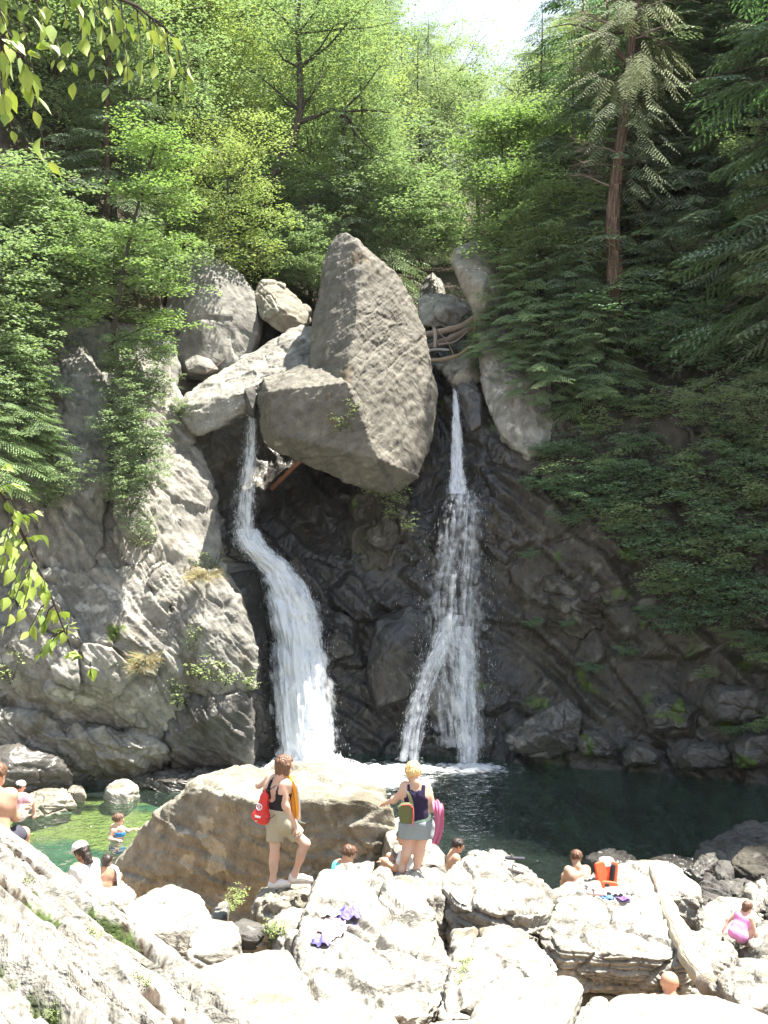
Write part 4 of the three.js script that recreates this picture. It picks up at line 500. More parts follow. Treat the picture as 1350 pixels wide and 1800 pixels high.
function hemlock(seed, h, o = {}) {
  const r = rng(seed), w = new Wood(), l = new Leaves(), col = o.col ?? C_HEM, r0 = o.r ?? h * 0.013; const trunk = wiggle(r, V(0, -0.4, 0), V((r() - 0.5) * 0.04 * h, h, (r() - 0.5) * 0.04 * h), 6, h * 0.02); w.limb(trunk, r0, r0 * 0.1, 7);
  const nb = o.nb ?? Math.round(h * 9), base = o.base ?? 0.12, wide = o.wide ?? h * 0.27;
  for (let k = 0; k < nb; k++) { const t = lerp(base, 0.985, (k + r() * 0.7) / nb), f = t * 6, i = Math.min(5, Math.floor(f)), s = trunk[i].clone().lerp(trunk[i + 1], f - i), a = k * 2.399 + r() * 0.7, len = wide * Math.pow(1 - t, 0.75) * (0.65 + 0.6 * r()) + 0.25, e = s.clone().add(V(Math.cos(a) * len, len * (0.12 - 0.5 * (1 - t) * (0.5 + r())), Math.sin(a) * len)); w.limb([s, s.clone().lerp(e, 0.5).add(V(0, 0.06 * len, 0)), e], r0 * 0.22 * (1.05 - t), 0.006, 3);
    const m = s.clone().lerp(e, 0.15); l.frond(r, m, e.clone().add(V(0, -0.05 * len, 0)), Math.min(0.6, len * 0.32), col, o.step ?? 0.12, o.leafL ?? 0.13);
    const ns = Math.round(len * 1.6); for (let q = 0; q < ns; q++) { const f2 = 0.3 + 0.6 * r(), b = s.clone().lerp(e, f2), a2 = a + (r() < 0.5 ? -1 : 1) * (0.5 + 0.5 * r()), l2 = len * (1 - f2) * 0.9 + 0.25; l.frond(r, b, b.clone().add(V(Math.cos(a2) * l2, -l2 * (0.1 + 0.35 * r()), Math.sin(a2) * l2)), Math.min(0.4, l2 * 0.4), col, o.step ?? 0.12, o.leafL ?? 0.13); } }
  return { wood: w.geo(), leaves: l.geo() };
}
function shrubGeo(seed, R, h, o = {}) {
  const r = rng(seed), w = new Wood(), l = new Leaves(), ns = o.stems ?? 6; for (let k = 0; k < ns; k++) { const a = k / ns * 6.283 + r(), e = V(Math.cos(a) * R * (0.3 + 0.6 * r()), h * (0.5 + 0.5 * r()), Math.sin(a) * R * (0.3 + 0.6 * r())), p = wiggle(r, V(0, -0.1, 0), e, 3, 0.1 * h); w.limb(p, o.r ?? 0.015, 0.004, 4); for (let c = 0; c < (o.clumps ?? 7); c++) { const f = 0.25 + 0.8 * r(), q = p[0].clone().lerp(e, f).add(V((r() - 0.5) * R * 0.8, (r() - 0.5) * h * 0.3 - (o.hang ?? 0) * r() * h, (r() - 0.5) * R * 0.8)); l.clump(r, q, (o.cr ?? 0.32) * (0.7 + 0.6 * r()), o.n ?? 34, o.leaf ?? 0.09, o.col ?? C_GREEN, o.flat ?? 0.22); } }
  return { wood: w.geo(), leaves: l.geo() };
}
function makePlant(name, parts, bark, leafM, woodName = 'trunk', leafName = 'crown') { const g = group(name); mesh(woodName, parts.wood, bark, g); mesh(leafName, parts.leaves, leafM, g); return g; }
const protos = {};
function plant(key, build, pos, scale, turn, label, category, groupName, sy = 1) { // first use keeps the original, later uses are copies
  let g; if (!protos[key]) { g = protos[key] = build(); g.userData.base = g.name; } else { g = protos[key].clone(); const nm = protos[key].userData.base.replace(/_\d+$/, ''); g.name = numbered(nm); scene.add(g); }
  g.position.copy(pos); g.scale.set(scale, scale * sy, scale); g.rotation.y = turn; g.userData = { label, category }; if (groupName) g.userData.group = groupName; if (protos[key] === g) g.userData.base = g.name; return g;
}
const kinds = {
  beechA: () => makePlant('broadleaf_tree', broadTree(201, 10, 3.4, { col: C_GREEN, clumps: 12, limbs: 20, n: 46, leaf: 0.13, R: 0.7 }), barkMat, broadMat),
  beechB: () => makePlant('broadleaf_tree', broadTree(202, 10, 2.9, { col: C_LIME, clumps: 12, limbs: 20, n: 46, leaf: 0.13, R: 0.65 }), barkMat, broadMat),
  beechC: () => makePlant('broadleaf_tree', broadTree(203, 9, 3.6, { col: C_PALE, clumps: 12, limbs: 18, n: 46, leaf: 0.13, R: 0.75, low: 0.18 }), barkMat, broadMat),
  hemA: () => makePlant('hemlock_tree', hemlock(211, 10, { col: C_HEM }), hemBark, needleMat),
  hemB: () => makePlant('hemlock_tree', hemlock(212, 8, { col: C_HEMD, wide: 2.6 }), hemBark, needleMat),
  hemL: () => makePlant('hemlock_sapling', hemlock(214, 3.6, { col: [0.16, 0.255, 0.07], wide: 1.8, nb: 46, step: 0.09, leafL: 0.1, base: 0.03, r: 0.026 }), barkMat, needleMat),  // needles lightened so that the sapling reads as sunlit
  hemS: () => makePlant('hemlock_sapling', hemlock(213, 3.6, { col: C_HEMD, wide: 1.75, nb: 46, step: 0.09, leafL: 0.1, base: 0.03, r: 0.026 }), barkMat, needleMat),
  shrubA: () => makePlant('leafy_shrub', shrubGeo(221, 1.1, 1.5, { clumps: 9, stems: 8, leaf: 0.1 }), barkMat, broadMat, 'stem', 'foliage'),
  shrubD: () => makePlant('maple_shrub', shrubGeo(222, 1.3, 1.0, { clumps: 6, stems: 9, leaf: 0.125, n: 24, col: C_DEEP, flat: 0.12, cr: 0.42 }), barkMat, broadMat, 'stem', 'foliage'),
  shrubE: () => makePlant('maple_shrub', shrubGeo(224, 1.2, 1.0, { clumps: 5, stems: 8, leaf: 0.13, n: 26, col: [0.22, 0.33, 0.085], flat: 0.12, cr: 0.42 }), barkMat, broadMat, 'stem', 'foliage'),  // lighter leaves stand in for sunlit sprays on the shaded slope
  saplingB: () => makePlant('broadleaf_sapling', broadTree(231, 4, 1.4, { col: [0.20, 0.31, 0.07], clumps: 9, limbs: 14, n: 34, leaf: 0.1, R: 0.4, low: 0.08 }), barkMat, broadMat),
  tuft: () => makePlant('small_plant', shrubGeo(223, 0.32, 0.42, { clumps: 3, stems: 5, leaf: 0.06, cr: 0.12, n: 12, r: 0.006, col: C_LIME }), barkMat, broadMat, 'stem', 'foliage'),
};
const R0 = rng(9001);
const put = (key, pos, s, label, cat, grp, sy) => plant(key, kinds[key], pos, s, R0() * 6.28, label, cat, grp, sy);
const groundAt = (x, z) => { const near = -wallZ(clamp(x, -16, 16), 12.3) + 0.3; return Math.min(hill(x, z), 12.6 + Math.max(0, -z - near) * 1.6); };
// the woods on both sides of the gorge
{
  const rows = [29.5, 31.5, 33.5, 35.5, 38, 41, 44.5, 48.5, 53, 58, 64, 71, 79, 88, 98, 110];
  for (const D of rows) { const half = 0.36 * D + 2, step = 1.9 + D * 0.042;
    for (let x = -half; x < half + (D < 60 ? 10 : 0); x += step) {
      const X = x + (R0() - 0.5) * step * 0.9, Z = -D - (R0() - 0.5) * D * 0.07, s = X - valleyX(-Z); const side = s < 0 ? -1 : 1;
      if (D < 35 && X < 10.5) continue; if (s > -7.5 && s < 1.6 && D < 40) continue; if (s > -3 && s < 1.2 && D < 52) continue; if (Math.abs(s) < 1.6 && D < 70) continue; if (D > 75 && s > -0.5 && s < 4) continue;
      const y = groundAt(X, Z) - 0.2, u = R0(); let key, sc;
      if (D < 42) { key = side < 0 ? (u < 0.6 ? 'hemA' : u < 0.75 ? 'beechB' : 'beechA') : (u < 0.7 ? 'hemB' : u < 0.85 ? 'hemA' : 'beechC'); sc = 0.7 + 0.35 * R0(); if (side > 0 && s < 5) sc *= 0.55; }
      else if (D < 50 && side > 0 && s < 6) { key = 'beechB'; sc = 0.55; }
      else { key = u < 0.25 ? 'hemA' : u < 0.5 ? 'beechA' : u < 0.78 ? 'beechB' : 'beechC'; if (side > 0 && s > 7) key = u < 0.6 ? 'hemA' : 'beechA'; sc = 0.85 + 0.4 * R0(); }
      if (X > 7.5 && D < 50) { key = u < 0.5 ? 'hemA' : 'hemB'; sc = 1.15 + 0.45 * R0(); }
      const hem = /^hem/.test(key), far = D > 62 ? 'high up the wooded valley' : D > 42 ? 'on the middle slope above the rocks' : 'just above the cliff top';
      const lab = (hem ? 'feathery dark hemlock ' : key === 'beechB' ? 'lime green broadleaf tree ' : key === 'beechC' ? 'pale green bushy tree ' : 'mid green broadleaf tree ') + far + (side < 0 ? ' on the sunny bank' : ' on the shaded bank');
      put(key, V(X, y, Z), sc, lab, 'tree', lab.replace(/^(\S+ ){0,1}/, '').replace('tree', 'trees').replace('hemlock', 'hemlocks'), 0.95 + 0.3 * R0());
    } }
}
// tall hemlocks added, many out of view, to shade the pool and narrow fall
for (const [x, D, s] of [[13.5, 27.5, 1.7], [16, 26, 1.9], [18.5, 25, 1.9], [18, 28.5, 2], [21, 26, 2], [8.2, 34.8, 1.3], [6.2, 35.6, 0.95], [10.4, 35.6, 1.4], [20.5, 22.5, 1.9], [17.8, 23, 1.8]]) put('hemA', V(x, Math.max(12.4, groundAt(x, -D) - 0.3), -D), s, 'towering dark hemlock added to shade the pool and the narrow fall', 'tree', 'towering hemlocks added for shade');
// ---------- single trees and plants ----------
const onWall = (px, py, out = 0.1) => { let D = 31; for (let k = 0; k < 25; k++) { const q = P(px, py, D); D = lerp(D, -wallZ(q.x, q.y), 0.6); } return P(px, py, D - out); };
// where the line of sight through a photo pixel meets the rock (so that things sit on it), or D metres off if it meets none
const caster = new THREE.Raycaster();
const onRock = (px, py, D, up = -0.02) => { scene.updateMatrixWorld(); const rocks = scene.children.filter((o) => /^(boulder|layered_rock|cliff|ground)/.test(o.name)), o = V(0, EYE, 0), d = P(px, py, 10).sub(o).normalize(); caster.set(o, d); const h = caster.intersectObjects(rocks, true)[0]; const q = h && Math.abs(-h.point.z - D) < 3 ? h.point.clone() : P(px, py, D); q.y += up; return q; };
// bright maple sapling on the rock spine beside the cave
{
  const r = rng(301), w = new Wood(), l = new Leaves(), b = P(194, 640, 30.2), at = (x, y, d = 30.2) => P(x, y, d).sub(b), tr = [at(194, 655), at(196, 600), at(206, 540), at(216, 480), at(228, 420), at(248, 340), at(272, 260), at(292, 196)];
  w.limb(tr, 0.085, 0.012, 8);
  const limbs = [[3, 120, 440, 29.5], [3, 330, 500, 29.6], [2, 320, 560, 29.8], [2, 150, 560, 29.6], [4, 150, 400, 30.4], [4, 340, 430, 29.6], [4, 320, 380, 31], [5, 200, 330, 30], [5, 340, 340, 30], [5, 320, 300, 31], [6, 230, 250, 30.2], [6, 330, 270, 30], [6, 225, 205, 30.4], [6, 300, 220, 30.2], [3, 250, 470, 28.8], [4, 240, 400, 29], [5, 260, 310, 29.2], [1, 280, 590, 29.4], [1, 300, 560, 30.6], [2, 130, 500, 30.6]];
  for (const [k, x, y, d] of limbs) { const e = at(x, y, d), s = tr[k], p = wiggle(r, s, e, 3, 0.15); w.limb(p, 0.03, 0.006, 5); for (let c = 0; c < 13; c++) { const f = 0.3 + 0.75 * r(), q = s.clone().lerp(e, f).add(V((r() - 0.5) * 0.9, (r() - 0.5) * 0.5, (r() - 0.5) * 0.9)); l.clump(r, q, 0.32 + 0.18 * r(), 40, 0.1, [0.22, 0.345, 0.07], 0.2); } }
  const g = makePlant('maple_sapling', { wood: w.geo(), leaves: l.geo() }, barkMat, broadMat); g.position.copy(b); tag(g, 'slender maple with bright yellow-green leaves growing from the rock spine by the cave', 'tree');
}
// leaning dark-trunked tree over the rocks behind the slab
{
  const r = rng(311), w = new Wood(), l = new Leaves(), b = P(440, 400, 41), at = (x, y, d = 42) => P(x, y, d).sub(b), tr = [at(435, 415, 41), at(462, 345, 41.2), at(490, 290), at(516, 240), at(528, 195), at(527, 120), at(522, 60), at(530, -40)];
  w.limb(tr, 0.26, 0.05, 9); w.limb([at(524, 215), at(545, 208), at(585, 192), at(620, 200)], 0.13, 0.03, 7);
  const limbs = [[4, 640, 150], [4, 600, 60], [5, 450, 60], [5, 620, 20], [6, 440, -20], [6, 600, -60], [6, 540, -80], [3, 620, 260], [3, 640, 320], [3, 690, 280], [4, 700, 200], [4, 680, 100], [5, 660, -10], [5, 520, 10], [2, 590, 330], [2, 660, 370], [3, 560, 290], [4, 480, 140], [5, 560, 90], [3, 720, 340], [6, 690, 40], [4, 420, 110]];
  for (const [k, x, y] of limbs) { const e = at(x, y, 40.5 + 4 * r()), s = k < 5 && x > 600 ? at(600, 197) : tr[k], p = wiggle(r, s, e, 3, 0.5); w.limb(p, 0.06, 0.012, 5); for (let c = 0; c < 22; c++) { const f = 0.25 + 0.85 * r(), q = s.clone().lerp(e, f).add(V((r() - 0.5) * 2.4, (r() - 0.5) * 1.3, (r() - 0.5) * 2.4)); l.clump(r, q, 0.5 + 0.25 * r(), 34, 0.13, C_GREEN, 0.2); } }
  const g = makePlant('leaning_tree', { wood: w.geo(), leaves: l.geo() }, barkMat, broadMat); g.position.copy(b); tag(g, 'leaning broadleaf tree with a dark forked trunk above the wedge of rock', 'tree');
}
// tall old hemlock with bare lower trunk and dead limbs
{
  const r = rng(321), w = new Wood(), dw = new Wood(), l = new Leaves(), b = P(1080, 545, 33), at = (x, y, d = 33) => P(x, y, d).sub(b), tr = [at(1082, 560), at(1080, 470), at(1076, 400), at(1080, 340), at(1090, 260), at(1102, 170), at(1106, 110), at(1112, 60), at(1122, 0), at(1130, -80)];
  w.limb(tr, 0.27, 0.07, 10);
  w.limb([at(1104, 110), at(1080, 85), at(1062, 60), at(1070, 20), at(1060, -20)], 0.09, 0.03, 6); w.limb([at(1062, 62), at(1030, 48), at(1000, 42), at(960, 50)], 0.05, 0.012, 5); w.limb([at(1106, 110), at(1130, 96), at(1142, 85)], 0.07, 0.02, 5);
  const dead = [[1082, 330, 1012, 305, 0.045], [1050, 318, 1030, 296, 0.015], [1088, 270, 1000, 240, 0.03], [1045, 255, 1010, 268, 0.012], [1095, 300, 1130, 268, 0.018], [1100, 150, 1010, 120, 0.03], [1110, 70, 1180, 40, 0.03], [1115, 50, 1200, 90, 0.025], [1112, 60, 1000, 10, 0.025], [1118, 20, 1190, -10, 0.03], [1090, 40, 960, 30, 0.02], [1080, 290, 1020, 285, 0.014]];
  for (const [x0, y0, x1, y1, rr] of dead) { const s = at(x0, y0), e = at(x1, y1, 32 + 2 * r()); dw.limb(wiggle(r, s, e, 4, 0.12), rr, 0.005, 4); for (let k = 0; k < 16; k++) { const f = 0.25 + 0.75 * r(), q = s.clone().lerp(e, f), a = r() * 6.28, len = 0.25 + 0.6 * r(); dw.limb([q, q.clone().add(V(Math.cos(a) * len, (r() - 0.6) * len * 0.9, Math.sin(a) * len))], 0.008, 0.002, 3); } }
  const fr = [[1110, 90, 1215, 150], [1112, 70, 1225, 110], [1115, 80, 1180, 170], [1105, 60, 1000, 60], [1090, 60, 1010, 90], [1060, 40, 1000, 20], [1110, 110, 1050, 170], [1110, 120, 1000, 150], [1105, 160, 1180, 210], [1100, 180, 1020, 200], [1095, 200, 1190, 180], [1092, 230, 1190, 260], [1090, 250, 1020, 260], [1085, 290, 1180, 300], [1082, 320, 1150, 330], [1120, 10, 1080, 40], [1122, 0, 1200, 30], [1118, 30, 1060, 10], [1120, 0, 1020, -20], [1110, 90, 1160, 120]];
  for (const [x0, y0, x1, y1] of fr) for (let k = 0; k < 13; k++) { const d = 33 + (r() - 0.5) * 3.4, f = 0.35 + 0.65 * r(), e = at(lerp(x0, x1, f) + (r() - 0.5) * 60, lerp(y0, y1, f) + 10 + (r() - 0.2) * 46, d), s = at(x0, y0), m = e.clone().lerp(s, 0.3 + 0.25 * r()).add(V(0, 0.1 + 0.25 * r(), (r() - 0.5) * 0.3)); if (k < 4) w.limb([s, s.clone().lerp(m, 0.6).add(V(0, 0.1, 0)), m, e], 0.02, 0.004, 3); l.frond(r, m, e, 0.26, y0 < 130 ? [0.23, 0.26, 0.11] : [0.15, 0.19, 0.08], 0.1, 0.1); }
  const g = group('old_hemlock', b.x, b.y, b.z); mesh('trunk', w.geo(), hemBark, g); tag(mesh('dead_limbs', dw.geo(), deadMat, g), null, null, null, 'stuff'); mesh('crown', l.geo(), needleMat, g); tag(g, 'tall old hemlock with reddish bare trunk and dead grey limbs', 'tree');
}
// hemlock saplings crowding the shaded brink
{
  const spots = [[845, 470, 35.5, 0.9], [880, 540, 34.6, 1.0], [930, 500, 35, 1.3], [900, 600, 33.4, 0.8], [960, 580, 33.8, 1.1], [1000, 520, 34.6, 1.4], [1010, 640, 32.8, 0.95], [1040, 580, 33.6, 1.1], [960, 680, 32.4, 0.75], [1060, 680, 32.2, 0.8], [1120, 600, 33.2, 1.2], [1150, 540, 34, 1.4], [1190, 640, 32, 0.9], [1230, 580, 32.8, 1.2], [1290, 620, 31.8, 1.1], [1340, 560, 32, 1.4], [1350, 680, 30.6, 0.9], [1100, 500, 34.8, 1.5], [1250, 480, 34.2, 1.5], [1310, 470, 33.6, 1.4], [890, 420, 37, 1.4], [950, 400, 37.5, 1.6], [830, 400, 39, 1.3], [1180, 450, 35.5, 1.5], [1030, 440, 36, 1.6], [860, 620, 33.7, 0.5], [920, 655, 32.6, 0.5]];
  for (const [x, y, D, s] of spots) if (x < 885 && y < 590) continue; else if (y < 545 && x < 1010) { for (const dx of [-14, 16]) put('saplingB', P(x + dx, y + 14, D), s * (0.7 + 0.2 * R0()), 'bright young broadleaf tree at the shaded brink beside the rock pillar', 'tree', 'young broadleaf trees beside the pillar'); } else if (x > 1100 && y > 560) { put('shrubD', P(x, y, D), s * 1.3, 'broad dark maple bush above the shaded cliff', 'shrub', 'maple bushes above the shaded cliff'); put('shrubE', P(x + 30, y - 40, D + 0.3), s * 1.2, 'mid green maple bush above the shaded cliff', 'shrub', 'mid green maple bushes above the cliff'); } else put(x % 20 ? 'hemS' : 'hemL', P(x, y, D), s, x % 20 ? 'small dense hemlock crowding the shaded brink above the mossy cliff' : 'small pale green hemlock at the shaded brink above the mossy cliff', 'tree', x % 20 ? 'hemlock saplings on the shaded brink' : 'pale hemlock saplings on the brink');
}
{ // dark layered maples hanging on the shaded cliff
  const spots = [[985, 845, 0.75], [1030, 865, 0.8], [940, 860, 0.5], [1060, 825, 0.8], [1110, 880, 0.95], [1170, 850, 0.9], [1230, 880, 1], [1300, 850, 1], [1140, 950, 0.9], [1200, 970, 1], [1270, 950, 1], [1340, 960, 1], [1170, 1040, 0.8], [1240, 1030, 0.95], [1310, 1040, 0.9], [1340, 880, 0.9], [1210, 1095, 0.6], [1150, 1080, 0.5], [1080, 930, 0.6], [1000, 920, 0.5], [1120, 790, 0.8], [1050, 760, 0.7], [990, 730, 0.6], [1280, 770, 0.9], [1345, 790, 0.9], [1000, 1100, 0.25], [940, 1100, 0.3], [1280, 1120, 0.45], [1330, 1130, 0.5], [1290, 1290, 0.4], [1340, 1280, 0.45], [1040, 1180, 0.35], [1100, 1150, 0.35], [1240, 1190, 0.35], [930, 980, 0.3], [1160, 980, 1.1], [1220, 1040, 1.1], [1290, 1060, 1.1], [1340, 1080, 1.0], [1120, 920, 1.1], [1260, 1090, 0.9], [1190, 1110, 0.7], [1310, 960, 1.2], [1000, 870, 0.9], [1050, 900, 0.8], [1330, 1160, 0.6], [980, 800, 0.7], [1090, 840, 0.9], [1200, 820, 0.9], [1320, 820, 1], [1250, 910, 1], [1290, 1000, 0.9], [1020, 800, 0.6], [960, 800, 0.5], [1150, 730, 0.8], [1090, 720, 0.8]];
  spots.forEach(([x, y, s], i) => i % 3 ? put('shrubD', onWall(x, y, 0.35), s * 0.85, 'dark green layered maple shrub rooted in the shaded mossy cliff', 'shrub', 'dark maple shrubs on the shaded cliff') : put('shrubE', onWall(x, y, 0.5), s * 0.85, 'mid green maple shrub reaching out from the shaded mossy cliff', 'shrub', 'mid green maple shrubs on the shaded cliff'));
  for (const [x, y, D, s] of [[1240, 745, 30, 0.9], [1330, 740, 29, 0.9], [1340, 290, 30, 0.9], [1345, 400, 29.5, 0.9], [1200, 470, 33, 1.0], [1340, 520, 29.5, 0.9]]) put('shrubA', P(x, y, D), s, 'light-catching maple shrub standing out from the shaded slope', 'shrub', 'paler shrubs on the shaded slope');
}
{ // greenery on the sunny cliff
  const bright = 'bright leafy shrub filling the cleft between the sunlit spine and the grey buttress';
  for (const [x, y, D, s] of [[215, 660, 29.6, 0.75], [255, 690, 29.4, 0.7], [225, 740, 29, 0.75], [250, 800, 28.6, 0.75], [225, 830, 28.4, 0.7], [260, 860, 28.3, 0.6], [230, 900, 28, 0.6], [245, 945, 27.9, 0.45], [285, 700, 29.8, 0.45], [275, 640, 30.2, 0.55], [205, 780, 28.8, 0.6], [215, 870, 28.2, 0.55]]) put('shrubA', P(x, y, D), s, bright, 'shrub', 'shrubs in the sunny cleft');
  for (const [x, y, D, s] of [[320, 735, 31.2, 0.4], [240, 520, 33, 1.3], [290, 500, 34.5, 1.2], [200, 500, 33, 1.4], [330, 440, 37, 1.2], [160, 540, 32, 1.1], [110, 870, 27.8, 0.6], [80, 890, 27.8, 0.5], [20, 560, 29.5, 1.5], [60, 520, 31, 1.5], [70, 600, 30.5, 1.1], [20, 700, 28, 1.1], [-10, 560, 28.5, 1.4], [40, 480, 31, 1.5], [100, 470, 32, 1.3], [-10, 660, 28, 1.3], [40, 620, 29.4, 1.2], [110, 520, 31.5, 1.2], [-20, 760, 27.4, 1.1], [20, 470, 31, 1.6], [-20, 400, 31, 1.6], [60, 430, 32, 1.5]]) put('shrubA', P(x, y, D), s, y < 700 && x < 340 ? 'sunlit shrub along the top of the grey buttress' : 'lone shrub clinging to the sunny cliff face', 'shrub', y < 700 && x < 340 ? 'shrubs along the buttress top' : 'lone shrubs on the sunny cliff');
  for (const [x, y, D, s] of [[30, 760, 27.8, 0.7], [-20, 830, 26.6, 0.8], [60, 790, 28, 0.5], [20, 660, 29, 0.8]]) put('hemL', P(x, y, D), s, 'drooping young hemlock on the sunny buttress', 'tree', 'young hemlocks on the sunny buttress');
  for (const [x, y, D, s] of [[335, 1140, 27.9, 0.8], [350, 1185, 27.7, 1.3], [375, 1195, 27.7, 1.5], [395, 1198, 27.8, 1.0], [312, 1235, 27.6, 1.2], [310, 1215, 27.7, 0.9], [345, 1120, 28.1, 0.8], [375, 998, 29.1, 1.1], [355, 996, 29.1, 1], [240, 958, 28.2, 1.4], [18, 1190, 26.5, 1.6], [440, 1210, 28.2, 0.7], [435, 1200, 28.2, 0.8]]) put('tuft', onRock(x, y, D), s, 'little bright plant in a crack of the sunny cliff', 'plant', 'little plants in the cliff cracks');
  for (const [x, y, D, s] of [[598, 752, 29.4, 1.0], [608, 748, 29.4, 0.8], [622, 725, 29.5, 0.9]]) put('tuft', onRock(x, y, D), s, 'fern tuft growing on the face of the great wedge', 'plant', 'fern tufts on the wedge');
  for (const [x, y, D, s] of [[650, 868, 31.6, 1.4], [680, 872, 31.5, 1.6], [700, 880, 31.5, 1.3], [690, 905, 31.6, 1.4], [715, 930, 31.6, 1.2]]) put('tuft', P(x, y, D), s, 'green tuft under the overhang of the great wedge', 'plant', 'tufts under the wedge');
  for (const [x, y, s] of [[500, 470, 1.0], [540, 480, 0.9], [470, 440, 1.2], [430, 430, 1.2], [400, 420, 1.3], [560, 440, 1], [700, 430, 1.3], [740, 460, 1.2], [680, 400, 1.5], [770, 430, 1.3], [720, 380, 1.5], [480, 380, 1.4], [600, 375, 1.2], [430, 470, 0.8], [530, 500, 0.8], [560, 510, 0.8], [500, 500, 0.7], [545, 470, 0.9]]) { const D = 39 + (500 - y) * 0.02; put('shrubA', P(x, y, D), s, 'leafy shrub among the rocks behind the great wedge', 'shrub', 'shrubs behind the wedge'); }
  for (const [x, y, D, s] of [[485, 1645, 11.9, 0.4], [478, 1636, 12, 0.35], [494, 1638, 12, 0.35]]) put('tuft', onRock(x, y, D), s, 'leafy plant at the foot of the pale lumpy stone', 'plant', 'leafy plants by the lumpy stone');
  for (const [x, y, D, s] of [[415, 1590, 15.2, 0.5], [420, 1578, 15.5, 0.45], [408, 1600, 15, 0.4]]) put('tuft', P(x, y, D), s, 'green plant in the shade at the foot of the big boulder', 'plant', 'plants at the foot of the big boulder');
  for (const [x, y, D, s] of [[815, 1705, 10.6, 0.28], [822, 1690, 10.8, 0.25], [808, 1725, 10.4, 0.25]]) put('tuft', onRock(x, y, D), s, 'green plant in the seam beside the speckled boulder', 'plant', 'plants beside the speckled boulder');
  for (const [x, y, D, s] of [[160, 1635, 8.6, 0.2], [240, 1715, 7.9, 0.16], [258, 1725, 7.8, 0.18], [95, 1785, 6.2, 0.18], [50, 1550, 9.8, 0.2], [170, 1650, 8.5, 0.16]]) put('tuft', onRock(x, y, D), s, 'tiny plant sprouting from a seam of the layered slab', 'plant', 'plants in the slab seams');
}
{ // straw-coloured grass tussocks on the sunny cliff
  const mk = (seed) => { const r = rng(seed), l = new Leaves(); for (let k = 0; k < 260; k++) { const a = r() * 6.28, q = V(Math.cos(a) * 0.22 * r(), (r() - 0.5) * 0.1, Math.sin(a) * 0.12 * r()), d = V(Math.cos(a) * 0.6 + 0.1, 0.5 - 0.9 * r(), Math.abs(Math.sin(a)) * 0.7 + 0.2).normalize(), n = V(0, 0.5, 1).addScaledVector(d, -0.5 * d.y - d.z).normalize(), v = 0.7 + 0.6 * r(); l.leaf(q, d, n, 0.25 + 0.3 * r(), 0.012, r() < 0.25 ? [0.16 * v, 0.24 * v, 0.05 * v] : [0.42 * v, 0.33 * v, 0.17 * v]); } return l.geo(); };
  for (const [x, y, D, k] of [[258, 1155, 27.3, 1], [250, 1170, 27.2, 2], [365, 1008, 28.9, 3], [350, 1015, 28.7, 4]]) { const m = tag(mesh('grass_tussock', mk(330 + k), grassMat), k < 3 ? 'straw-coloured grass tussock hanging from the lichen-covered cliff block' : 'straw-coloured grass tussock on the ledge below the sunlit spine', 'grass', k < 3 ? 'straw tussocks on the lichen block' : 'straw tussocks on the ledge'); m.position.copy(P(x, y, D)); }
}
